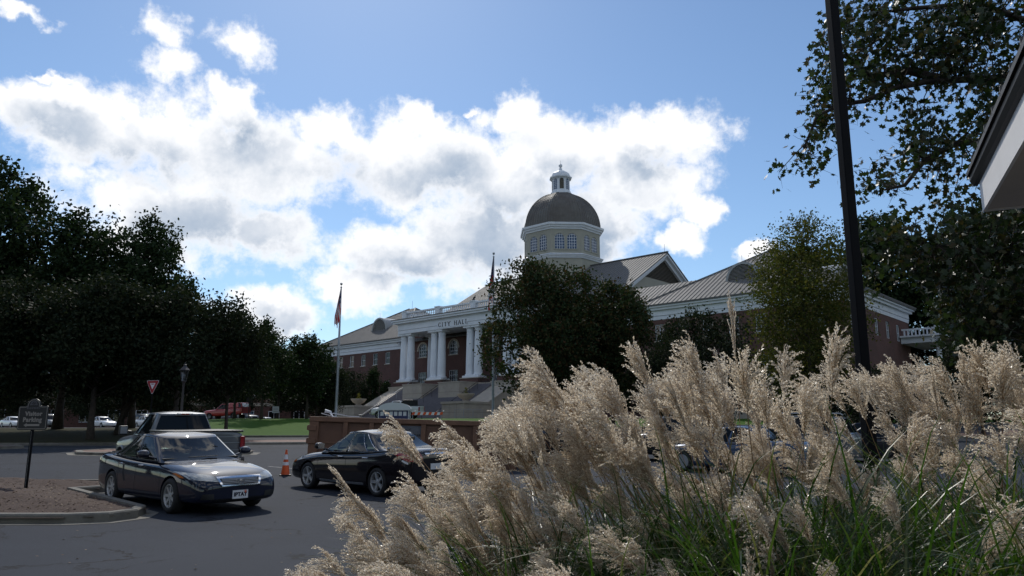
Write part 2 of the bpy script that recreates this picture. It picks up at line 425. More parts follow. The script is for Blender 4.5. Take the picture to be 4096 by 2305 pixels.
class MB:
    def __init__(s):
        s.v = []; s.f = []; s.m = []
    def quad(s, a, b, c, d, mi=0):
        n = len(s.v); s.v += [tuple(a), tuple(b), tuple(c), tuple(d)]; s.f.append((n, n + 1, n + 2, n + 3)); s.m.append(mi)
    def tri(s, a, b, c, mi=0):
        n = len(s.v); s.v += [tuple(a), tuple(b), tuple(c)]; s.f.append((n, n + 1, n + 2)); s.m.append(mi)
    def hexa(s, p, mi=0):
        """8 points: bottom 4 ccw, top 4 ccw"""
        n = len(s.v); s.v += [tuple(q) for q in p]
        for f in ((3, 2, 1, 0), (4, 5, 6, 7), (0, 1, 5, 4), (1, 2, 6, 5), (2, 3, 7, 6), (3, 0, 4, 7)):
            s.f.append(tuple(n + i for i in f)); s.m.append(mi)
    def box(s, x0, x1, y0, y1, z0, z1, mi=0):
        s.hexa([(x0, y0, z0), (x1, y0, z0), (x1, y1, z0), (x0, y1, z0), (x0, y0, z1), (x1, y0, z1), (x1, y1, z1), (x0, y1, z1)], mi)
    def bar(s, a, b, wd, ht, mi=0, up=(0, 0, 1)):
        a = Vector(a); b = Vector(b); d = (b - a).normalized(); u = Vector(up)
        if abs(d.dot(u)) > 0.98: u = Vector((1, 0, 0))
        sd = d.cross(u).normalized() * wd / 2; u = sd.cross(d).normalized() * ht / 2
        s.hexa([a - sd - u, a + sd - u, b + sd - u, b - sd - u, a - sd + u, a + sd + u, b + sd + u, b - sd + u], mi)
    def tube(s, pts, rad, n=6, mi=0, cap=True):
        pts = [Vector(p) for p in pts]
        if not hasattr(rad, '__len__'): rad = [rad] * len(pts)
        base = len(s.v); prev = None
        for i, p in enumerate(pts):
            d = (pts[min(i + 1, len(pts) - 1)] - pts[max(i - 1, 0)]).normalized()
            if prev is None:
                u = d.orthogonal().normalized()
            else:
                u = (prev - d * prev.dot(d)).normalized()
            prev = u; vv = d.cross(u)
            for k in range(n):
                a = 2 * math.pi * k / n
                s.v.append(tuple(p + (u * math.cos(a) + vv * math.sin(a)) * rad[i]))
        for i in range(len(pts) - 1):
            for k in range(n):
                a = base + i * n + k; b = base + i * n + (k + 1) % n
                s.f.append((a, b, b + n, a + n)); s.m.append(mi)
        if cap:
            s.f.append(tuple(base + k for k in reversed(range(n)))); s.m.append(mi)
            e = base + (len(pts) - 1) * n
            s.f.append(tuple(e + k for k in range(n))); s.m.append(mi)
    def lathe(s, prof, n=24, c=(0, 0, 0), axis='z', mi=0, rot=0.0, cap=True):
        base = len(s.v)
        for (r, h) in prof:
            for k in range(n):
                a = 2 * math.pi * k / n + rot
                x, y = r * math.cos(a), r * math.sin(a)
                p = (x, y, h) if axis == 'z' else ((x, h, y) if axis == 'y' else (h, x, y))
                s.v.append((p[0] + c[0], p[1] + c[1], p[2] + c[2]))
        for i in range(len(prof) - 1):
            for k in range(n):
                a = base + i * n + k; b = base + i * n + (k + 1) % n
                s.f.append((a, b, b + n, a + n) if axis != 'y' else (a, a + n, b + n, b)); s.m.append(mi)
        for e, rev in ((0, True), (len(prof) - 1, False)):
            if cap and prof[e][0] > 1e-4:
                idx = [base + e * n + k for k in range(n)]
                if rev != (axis == 'y'): idx.reverse()
                s.f.append(tuple(idx)); s.m.append(mi)
    def prism(s, poly, z0, z1, mi=0):
        n = len(poly); b = len(s.v)
        s.v += [(x, y, z0) for x, y in poly] + [(x, y, z1) for x, y in poly]
        s.f.append(tuple(b + i for i in reversed(range(n)))); s.m.append(mi)
        s.f.append(tuple(b + n + i for i in range(n))); s.m.append(mi)
        for i in range(n):
            j = (i + 1) % n
            s.f.append((b + i, b + j, b + n + j, b + n + i)); s.m.append(mi)
    def poly3(s, a, b, mi=0):
        """solid between two equal-length polygons of 3d points"""
        n = len(a); k = len(s.v)
        s.v += [tuple(p) for p in a] + [tuple(p) for p in b]
        s.f.append(tuple(k + i for i in reversed(range(n)))); s.m.append(mi)
        s.f.append(tuple(k + n + i for i in range(n))); s.m.append(mi)
        for i in range(n):
            j = (i + 1) % n
            s.f.append((k + i, k + j, k + n + j, k + n + i)); s.m.append(mi)
    def mesh(s, name, mats, smooth=False, fix=False):
        me = bpy.data.meshes.new(name)
        me.from_pydata(s.v, [], s.f)
        for mm in (mats if isinstance(mats, (list, tuple)) else [mats]):
            me.materials.append(M[mm] if isinstance(mm, str) else mm)
        if any(s.m):
            me.polygons.foreach_set('material_index', s.m)
        if fix:
            bm = bmesh.new(); bm.from_mesh(me)
            bmesh.ops.remove_doubles(bm, verts=bm.verts, dist=1e-5)
            bmesh.ops.recalc_face_normals(bm, faces=bm.faces)
            bm.to_mesh(me); bm.free()
        if smooth:
            me.shade_smooth()
        me.update()
        return me
    def build(s, name, mats, parent=None, smooth=False, fix=False, **kw):
        return link(name, s.mesh(name, mats, smooth, fix), parent, **kw)

def smooth_angle(o, deg=35):
    try:
        o.data.shade_smooth()
        md = o.data.attributes.get('sharp_edge')
        o.data.set_sharp_from_angle(angle=R(deg))
    except Exception:
        pass

def bevel(o, wd=0.02, seg=2):
    b = o.modifiers.new('bevel', 'BEVEL')
    b.width = wd; b.segments = seg; b.limit_method = 'ANGLE'
    return o

def np_mesh(name, V, F, mats, fm=None, smooth=False):
    """V (n,3) array, F (m,k) array with k=3 or 4"""
    me = bpy.data.meshes.new(name)
    k = F.shape[1]
    me.vertices.add(len(V)); me.vertices.foreach_set('co', np.ascontiguousarray(V, dtype=np.float32).ravel())
    me.loops.add(F.size); me.loops.foreach_set('vertex_index', np.ascontiguousarray(F, dtype=np.int32).ravel())
    me.polygons.add(len(F))
    me.polygons.foreach_set('loop_start', np.arange(0, F.size, k, dtype=np.int32))
    me.polygons.foreach_set('loop_total', np.full(len(F), k, dtype=np.int32))
    for mm in mats: me.materials.append(M[mm] if isinstance(mm, str) else mm)
    if fm is not None: me.polygons.foreach_set('material_index', np.ascontiguousarray(fm, dtype=np.int32))
    me.update(calc_edges=True)
    if smooth: me.shade_smooth()
    return me

def text_mesh(name, txt, size, mat, depth=0.004, bold=0.0, align='CENTER', spacing=1.0):
    cu = bpy.data.curves.new(name, 'FONT')
    cu.body = txt; cu.size = size; cu.extrude = depth; cu.offset = bold
    cu.align_x = align; cu.align_y = 'CENTER'; cu.resolution_u = 2; cu.space_character = spacing
    to = bpy.data.objects.new(name, cu)
    COL.objects.link(to)
    bpy.context.view_layer.update()
    me = bpy.data.meshes.new_from_object(to.evaluated_get(bpy.context.evaluated_depsgraph_get()))
    bpy.data.objects.remove(to); bpy.data.curves.remove(cu)
    me.name = name
    me.materials.clear(); me.materials.append(M[mat])
    return me

# ------------------------------------------------------------------ terrain heights
def lerp_knots(v, ks):
    if v <= ks[0][0]: return ks[0][1]
    for (a, za), (b, zb) in zip(ks, ks[1:]):
        if v <= b:
            t = (v - a) / (b - a); return za + (zb - za) * t
    return ks[-1][1]
KC = [(-40, 0), (11.5, 0), (45, 0.84), (52, 0.98), (60, 1.22), (78, 2.75), (88, 3.0), (500, 3.0)]
KL = [(-40, 0), (11.5, 0), (45, 0.84), (62, 1.80), (70, 1.95), (140, 2.2), (500, 3.0)]
def sstep(a, b, v):
    t = min(1, max(0, (v - a) / (b - a))); return t * t * (3 - 2 * t)
def gz(x, y):
    a = x / max(y, 20.0)
    k = sstep(-0.50, -0.36, a)
    return lerp_knots(y, KC) * k + lerp_knots(y, KL) * (1 - k)
S_ = Vector((math.sin(R(47.8)), -math.cos(R(47.8)), 0))     # along the city hall front, towards the camera
T_ = Vector((math.cos(R(47.8)), math.sin(R(47.8)), 0))      # into the building
def on_ground(o, x, y, heading, dz=0.0, tilt=True):
    """put a thing on the ground, x axis along heading (dir vector)"""
    z = gz(x, y)
    n = Vector((-(gz(x + 1, y) - gz(x - 1, y)) / 2, -(gz(x, y + 1) - gz(x, y - 1)) / 2, 1)).normalized() if tilt else Vector((0, 0, 1))
    h = Vector((heading[0], heading[1], 0)); h = (h - n * h.dot(n)).normalized()
    l = n.cross(h)
    m = Matrix((h, l, n)).transposed()
    o.location = (x, y, z + dz)
    o.rotation_euler = m.to_euler()
    return o
# ------------------------------------------------------------------ ground sheets
random.seed(7)
rng = np.random.default_rng(11)
def grid_mesh(name, nu, nv, fn, mat, smooth=True):
    V = np.array([fn(i / nu, j / nv) for j in range(nv + 1) for i in range(nu + 1)])
    a = np.arange(nu)[None, :] + (np.arange(nv) * (nu + 1))[:, None]
    F = np.stack([a, a + 1, a + nu + 2, a + nu + 1], -1).reshape(-1, 4)
    return np_mesh(name, V, F, [mat], smooth=smooth)
YB = [(-200, 47), (-24, 44.6), (-14, 45.6), (-5, 49), (20, 56), (200, 80)]
def yb(x): return lerp_knots(x, YB)
def sheet(name, u0, u1, ya, ybb, nu, nv, mat, dz=0.0):
    """sheet spanned in u = x / y (beyond the lot)"""
    def fn(a, b):
        u = u0 + (u1 - u0) * a
        lo = ya(u) if callable(ya) else ya
        hi = ybb(u) if callable(ybb) else ybb
        y = lo + (hi - lo) * b; x = u * y
        return (x, y, gz(x, y) + dz)
    return tag(link(name, grid_mesh(name, nu, nv, fn, mat)), kind='structure')
def edge_y(off):
    def f(u):
        y = 46.0
        for _ in range(12): y = yb(u * y) + off
        return y
    return f
def lot_fn(a, b):
    x = -90 + 180 * a; y = -60 + (yb(x) + 60) * b
    return (x, y, gz(x, y))
tag(link('parking_lot', grid_mesh('parking_lot', 60, 60, lot_fn, 'asphalt')), kind='structure')
UC = -0.42
sheet('sidewalk', UC, 1.4, edge_y(0), edge_y(6), 40, 4, 'paver', 0.12)
sheet('road', UC, 1.4, edge_y(6.02), edge_y(14), 40, 4, 'asphalt_far', 0.0)
sheet('lawn', UC, 1.4, edge_y(14.02), 88, 60, 12, 'grass_ground', 0.12)
sheet('plaza', UC, 1.5, 88, 320, 30, 8, 'shade_ground', 0.1)
sheet('grass_bank', -1.9, UC, edge_y(0), 62, 40, 8, 'shade_ground', 0.12)
sheet('far_parking_lot', -1.9, UC, 62, 320, 30, 8, 'asphalt_far', 0.1)
gm = MB(); gm.quad((-2500, -2500, -0.7), (2500, -2500, -0.7), (2500, 2500, -0.7), (-2500, 2500, -0.7))
tag(gm.build('ground', 'shade_ground'), kind='structure')

def offset_path(pts, d, closed):
    n = len(pts); out = []
    for i in range(n):
        if closed:
            a, b, c = pts[i - 1], pts[i], pts[(i + 1) % n]
        else:
            a, b, c = pts[max(i - 1, 0)], pts[i], pts[min(i + 1, n - 1)]
        e1 = Vector((b[0] - a[0], b[1] - a[1])); e2 = Vector((c[0] - b[0], c[1] - b[1]))
        if e1.length < 1e-6: e1 = e2
        if e2.length < 1e-6: e2 = e1
        n1 = Vector((-e1.y, e1.x)).normalized(); n2 = Vector((-e2.y, e2.x)).normalized()
        m = (n1 + n2).normalized(); k = min(2.0, 1 / max(0.35, m.dot(n1)))
        out.append((b[0] + m.x * d * k, b[1] + m.y * d * k))
    return out
def kerb(name, pts, closed=False, wd=0.16, ht=0.15, mat='concrete', gutter=0.0, step=1.5):
    """kerb of cast sections along a path; pts run with the bed on their left"""
    P = []
    n = len(pts)
    for i in range(n if closed else n - 1):
        a, b = pts[i], pts[(i + 1) % n]
        k = max(1, int(math.dist(a, b) / step))
        P += [(a[0] + (b[0] - a[0]) * j / k, a[1] + (b[1] - a[1]) * j / k) for j in range(k)]
    if not closed: P.append(pts[-1])
    inn = offset_path(P, wd, closed)
    m = MB(); g = MB()
    gut = offset_path(P, -gutter, closed) if gutter else None
    N = len(P)
    root = None
    for i in range(N if closed else N - 1):
        j = (i + 1) % N
        a, b, c, d = P[i], P[j], inn[j], inn[i]
        zz = [gz(*q) for q in (a, b, c, d)]
        e = 0.025
        av = Vector((a[0], a[1])); dv = Vector((d[0], d[1])); bv = Vector((b[0], b[1])); cv = Vector((c[0], c[1]))
        a2 = av.lerp(dv, e / wd); b2 = bv.lerp(cv, e / wd)
        k0 = len(m.v)
        m.v += [(a[0], a[1], zz[0] - 0.1), (b[0], b[1], zz[1] - 0.1), (a[0], a[1], zz[0] + ht - e), (b[0], b[1], zz[1] + ht - e),
                (a2.x, a2.y, zz[0] + ht), (b2.x, b2.y, zz[1] + ht), (d[0], d[1], zz[3] + ht), (c[0], c[1], zz[2] + ht), (d[0], d[1], zz[3] - 0.1), (c[0], c[1], zz[2] - 0.1)]
        for q in range(4):
            m.f.append((k0 + 2 * q, k0 + 2 * q + 1, k0 + 2 * q + 3, k0 + 2 * q + 2)); m.m.append(0)
        if gut:
            ga, gb = gut[i], gut[j]
            g.quad((ga[0], ga[1], gz(*ga) + 0.006), (gb[0], gb[1], gz(*gb) + 0.006), (b[0], b[1], zz[1] + 0.006), (a[0], a[1], zz[0] + 0.006))
    o = tag(m.build(name, mat), kind='structure')
    if gut:
        tag(g.build('gutter_strip', 'concrete'), kind='structure')
    return o
xs = [-18.7 + i * 2.0 for i in range(45)]
kerb('kerb', [(x, yb(x)) for x in xs], gutter=0.3)
kerb('kerb', [(x * 1.32, yb(x * 1.32) + 14) for x in xs])
kerb('kerb', [(-110 + i * 4.0, yb(-110 + i * 4.0)) for i in range(23)] + [(-18.7, yb(-18.7))], gutter=0.0)

def in_poly(x, y, P):
    c = False; n = len(P); j = n - 1
    for i in range(n):
        if (P[i][1] > y) != (P[j][1] > y) and x < (P[j][0] - P[i][0]) * (y - P[i][1]) / (P[j][1] - P[i][1]) + P[i][0]:
            c = not c
        j = i
    return c
def edge_dist(x, y, P):
    b = 9e9
    for i in range(len(P)):
        ax, ay = P[i - 1]; bx, by = P[i]
        t = max(0, min(1, ((x - ax) * (bx - ax) + (y - ay) * (by - ay)) / ((bx - ax) ** 2 + (by - ay) ** 2 + 1e-9)))
        b = min(b, math.hypot(x - ax - t * (bx - ax), y - ay - t * (by - ay)))
    return b
def bed(name, P, mat, cell, mound, base=0.12):
    xs_ = [p[0] for p in P]; ys_ = [p[1] for p in P]
    nx = int((max(xs_) - min(xs_)) / cell) + 2; ny = int((max(ys_) - min(ys_)) / cell) + 2
    x0, y0 = min(xs_) - cell / 2, min(ys_) - cell / 2
    hz = {}
    def vz(i, j):
        if (i, j) not in hz:
            x, y = x0 + i * cell, y0 + j * cell
            d = edge_dist(x, y, P) if in_poly(x, y, P) else 0
            hz[(i, j)] = (x, y, gz(x, y) + base + mound * sstep(0, 2.6, d) + (random.uniform(0, 0.035) if d > 0.1 and mound else 0))
        return hz[(i, j)]
    m = MB()
    ids = {}
    def vid(i, j):
        if (i, j) not in ids:
            ids[(i, j)] = len(m.v); m.v.append(vz(i, j))
        return ids[(i, j)]
    for i in range(nx):
        for j in range(ny):
            if in_poly(x0 + (i + .5) * cell, y0 + (j + .5) * cell, P):
                m.f.append((vid(i, j), vid(i + 1, j), vid(i + 1, j + 1), vid(i, j + 1))); m.m.append(0)
    return tag(m.build(name, mat, smooth=True), kind='structure'), hz
ISL = [(-24, 13.6), (-7.7, 13.6), (-7.05, 13.8), (-6.78, 14.3), (-6.92, 14.9), (-10.15, 18.3), (-9.15, 19.45), (-9.5, 20.1), (-10.6, 20.5), (-12.8, 20.4), (-16, 19.4), (-24, 17.6)]
kerb('kerb', ISL, True, 0.17, 0.16, gutter=0.22, step=0.6)
mulch_bed, mulch_h = bed('mulch_island', ISL, 'mulch', 0.14, 0.30, 0.10)
def island_z(x, y):
    return gz(x, y) + 0.10 + 0.30 * sstep(0, 2.6, edge_dist(x, y, ISL))
# bark chips lying on the mulch: nobody could count them
cn = 5200
pts = []
while len(pts) < cn:
    x, y = random.uniform(-16, -6.8), random.uniform(13.7, 21.3)
    if in_poly(x, y, ISL) and edge_dist(x, y, ISL) > 0.2:
        pts.append((x, y, island_z(x, y) + 0.022))
def scatter_quads(name, pts, smin, smax, aspect, mat, flat=0.35):
    P = np.array(pts); n = len(P)
    a = rng.uniform(0, 2 * np.pi, n); L = rng.uniform(smin, smax, n); W = L * aspect
    d = np.stack([np.cos(a), np.sin(a), rng.uniform(-flat, flat, n)], 1)
    e = np.stack([-np.sin(a), np.cos(a), rng.uniform(-flat, flat, n)], 1)
    d *= (L / 2)[:, None]; e *= (W / 2)[:, None]
    V = np.stack([P - d - e * .3, P - e * .9, P + d + e * .2, P + e * 1.1], 1).reshape(-1, 3)
    F = np.arange(4 * n).reshape(-1, 4)
    return tag(link(name, np_mesh(name, V, F, [mat])), kind='stuff')
tag(scatter_quads('bark_chips', pts, 0.03, 0.10, 0.35, 'litter', 0.3), 'scattered bark chips on the mulch island', 'mulch chips')
I2 = [(-44, 38.0), (-26.6, 40.0), (-25.9, 41.2), (-27, 42.2), (-44, 41.6)]
kerb('kerb', I2, True, 0.2, 0.16, gutter=0.25)
bed('paved_island', I2, 'paver', 0.25, 0.0, 0.145)
I3 = [(-20.6, 36.6), (-19.6, 35.0), (-17.8, 34.3), (-13, 34.3), (-11.9, 35.2), (-12.2, 36.6), (-17, 39.5), (-19.8, 38.6)]
kerb('kerb', I3, True, 0.3, 0.13, gutter=0.35)
bed('paved_island', I3, 'paver', 0.2, 0.0, 0.115)
# painted stall lines
def stripe(x, y, L, ang, wd=0.1):
    m = MB(); d = Vector((math.cos(ang), math.sin(ang))); e = Vector((-d.y, d.x)) * wd / 2
    n = 8
    for i in range(n):
        a = Vector((x, y)) + d * L * i / n; b = Vector((x, y)) + d * L * (i + 1) / n
        q = [a - e, b - e, b + e, a + e]
        m.quad(*[(p.x, p.y, gz(p.x, p.y) + 0.005) for p in q])
    tag(m.build('painted_line', 'linepaint'), kind='structure')
M['linepaint'] = principled('worn_line_paint', (0.30, 0.30, 0.30), 0.8, col2=(0.06, 0.06, 0.065), nscale=3.5)
aT = math.atan2(T_.y, T_.x); aL = math.atan2(-S_.y, -S_.x)
for (x, y) in ((-4.9, 24.2), (-2.6, 22.1)):
    stripe(x, y, 5.0, aL)
stripe(-13.4, 43.6, 9, 0.12)
stripe(-24, 40.6, 5, -0.05)
# dry leaves blown over the asphalt
pts = []
while len(pts) < 420:
    x, y = random.uniform(-9, 2.5), random.uniform(8, 26)
    if not in_poly(x, y, ISL): pts.append((x, y, gz(x, y) + 0.012))
tag(scatter_quads('fallen_leaves', pts, 0.025, 0.06, 0.6, 'litter', 0.3), 'dry leaves blown across the asphalt', 'leaves')
# ------------------------------------------------------------------ vehicles (x forward, y left, z up, origin on the ground)
def interp_st(st, x, k):
    st = sorted(st)
    if x <= st[0][0]: return st[0][k]
    for a, b in zip(st, st[1:]):
        if x <= b[0]:
            t = (x - a[0]) / (b[0] - a[0]); return a[k] + (b[k] - a[k]) * t
    return st[-1][k]
def loft_body(st, sub=2):
    """st: (x, z bottom, z top, half width, shoulder drop)"""
    m = MB(); rows = []
    for (x, zb, zt, wd, sh) in st:
        zs = zt - sh; zm = zb + 0.5 * (zs - zb)
        h = [(0, zb), (0.80 * wd, zb), (0.955 * wd, zb + 0.04), (0.99 * wd, zb + min(0.18, 0.4 * (zs - zb))), (1.0 * wd, zm), (0.985 * wd, zs - 0.25 * (zs - zm)),
             (0.95 * wd, zs), (0.86 * wd, zt - 0.3 * sh), (0.5 * wd, zt + 0.004), (0, zt + 0.012)]
        ring = [(x, y, z) for y, z in h] + [(x, -y, z) for y, z in reversed(h[1:-1])]
        rows.append(len(m.v)); m.v += ring
    n = len(ring)
    for a, b in zip(rows, rows[1:]):
        for k in range(n):
            j = (k + 1) % n
            m.f.append((a + k, b + k, b + j, a + j)); m.m.append(0)
    hn = len(h)
    for r, rev in ((rows[0], False), (rows[-1], True)):
        L = [r + i for i in range(hn)]; Rr = [r] + [r + n - i for i in range(1, hn - 1)] + [r + hn - 1]
        for i in range(hn - 1):
            q = [L[i], L[i + 1], Rr[i + 1], Rr[i]]
            q2 = []
            for v in q:
                if v not in q2: q2.append(v)
            if not rev: q2.reverse()
            m.f.append(tuple(q2)); m.m.append(0)
    me = m.mesh('body', 'paint_dark', True, True)
    o = link('tmp', me)
    md = o.modifiers.new('s', 'SUBSURF'); md.levels = sub; md.render_levels = sub
    return o
def wheel_cutters(axles, rad, wy0, wy1):
    m = MB()
    for xa, zr in axles:
        for s in (1, -1):
            y0, y1 = (wy0, wy1) if s > 0 else (-wy1, -wy0)
            m.lathe([(rad, y0), (rad, y1)], 28, (xa, 0, zr), 'y')
    me = m.mesh('cut', 'blackplastic', fix=True)
    return link('tmpcut', me)
def bake(o, cut=None):
    if cut is not None:
        b = o.modifiers.new('b', 'BOOLEAN'); b.operation = 'DIFFERENCE'; b.object = cut; b.solver = 'EXACT'
    bpy.context.view_layer.update()
    me = bpy.data.meshes.new_from_object(o.evaluated_get(bpy.context.evaluated_depsgraph_get()))
    bpy.data.objects.remove(o)
    if cut is not None: bpy.data.objects.remove(cut)
    me.shade_smooth()
    try: me.set_sharp_from_angle(angle=R(38))
    except Exception: pass
    return me
def bvh_of(me):
    return BVHTree.FromPolygons([v.co[:] for v in me.vertices], [p.vertices[:] for p in me.polygons])
AX = {'x+': ((1, 0, 0), lambda a, b: Vector((6, a, b))), 'x-': ((-1, 0, 0), lambda a, b: Vector((-6, a, b))),
      'y+': ((0, 1, 0), lambda a, b: Vector((a, 6, b))), 'y-': ((0, -1, 0), lambda a, b: Vector((a, -6, b))),
      'z+': ((0, 0, 1), lambda a, b: Vector((a, b, 6)))}
def patch(bvh, q, axis, name, mat, parent, n=6, mm=3, off=0.006, thick=0.012):
    """panel lying on the body: q four corners in the projection plane, ordered round"""
    d, org = AX[axis]; d = Vector(d)
    P = {}
    for i in range(n + 1):
        for j in range(mm + 1):
            a, b = i / n, j / mm
            p0 = [q[0][k] * (1 - a) + q[1][k] * a for k in (0, 1)]
            p1 = [q[3][k] * (1 - a) + q[2][k] * a for k in (0, 1)]
            u, v = p0[0] * (1 - b) + p1[0] * b, p0[1] * (1 - b) + p1[1] * b
            hit = bvh.ray_cast(org(u, v), -d)
            if hit[0] is not None: P[(i, j)] = (hit[0], hit[1] if hit[1].dot(d) > 0 else -hit[1])
    m = MB(); idx = {}
    for k, (p, nn) in P.items():
        idx[k] = len(m.v); m.v.append(tuple(p + (nn * 0.6 + d * 0.4).normalized() * off)); m.v.append(tuple(p - nn * thick))
    cnt = {}
    for i in range(n):
        for j in range(mm):
            c = [(i, j), (i + 1, j), (i + 1, j + 1), (i, j + 1)]
            if all(k in idx for k in c):
                m.f.append(tuple(idx[k] for k in c)); m.m.append(0)
                for e in zip(c, c[1:] + c[:1]):
                    cnt.setdefault(frozenset(e), []).append(e)
    for es in cnt.values():
        if len(es) == 1:
            a, b = es[0]
            m.f.append((idx[b], idx[a], idx[a] + 1, idx[b] + 1)); m.m.append(0)
    if not m.f: return None
    o = m.build(name, mat, parent, fix=True)
    smooth_angle(o, 40)
    return o
def make_wheel(name, parent, xa, y, r, rr, wd, spokes=7, fancy=True, side=1, shared={}):
    """wheel > tyre, rim"""
    key = (r, rr, wd, spokes, fancy)
    if key not in shared:
        t = MB(); h = wd / 2
        t.lathe([(rr - 0.01, -h * .8), (rr + 0.015, -h), (r - 0.035, -h), (r - 0.006, -h * .72), (r, -h * .3), (r, h * .3), (r - 0.006, h * .72), (r - 0.035, h), (rr + 0.015, h), (rr - 0.01, h * .8)], 32, axis='y', cap=False)
        tm = t.mesh('tyre', 'rubber', True, True)
        g = MB()
        g.lathe([(rr, -h * .7), (rr + .008, h * .80), (rr - .018, h * .86), (rr - .03, h * .6), (rr - .035, -h * .5)], 32, axis='y', mi=0, cap=False)
        g.lathe([(0.001, -0.02), (rr - .03, -0.02)], 32, axis='y', mi=1)
        if fancy:
            for k in range(spokes):
                a = 2 * math.pi * k / spokes
                c, s_ = math.cos(a), math.sin(a)
                def pt(rad, off, yy): return (rad * c - off * s_, yy, rad * s_ + off * c)
                w0, w1 = 0.030, 0.024 if spokes > 5 else 0.04
                g.hexa([pt(.03, -w0, h * .2), pt(.03, w0, h * .2), pt(rr - .02, w1, h * .3), pt(rr - .02, -w1, h * .3),
                        pt(.03, -w0, h * .62), pt(.03, w0, h * .62), pt(rr - .02, w1 * .8, h * .72), pt(rr - .02, -w1 * .8, h * .72)], 0)
            g.lathe([(0.065, h * .2), (0.062, h * .62), (0.04, h * .7), (0.001, h * .71)], 20, axis='y', mi=0)
        else:
            g.lathe([(0.001, h * .5), (rr * .5, h * .5), (rr - .02, h * .65)], 16, axis='y', mi=0)
        shared[key] = (tm, g.mesh('rim', ['rim', 'blackplastic'], False, True))
    tm, gm_ = shared[key]
    wroot = link(name, tm, parent, (xa, y, r), (0, 0, 0 if side > 0 else math.pi))
    wroot.name = 'wheel'
    link('rim', gm_, wroot)
    return wroot
ROWS = [0, .07, .28, .5, .72, .93, 1.0]
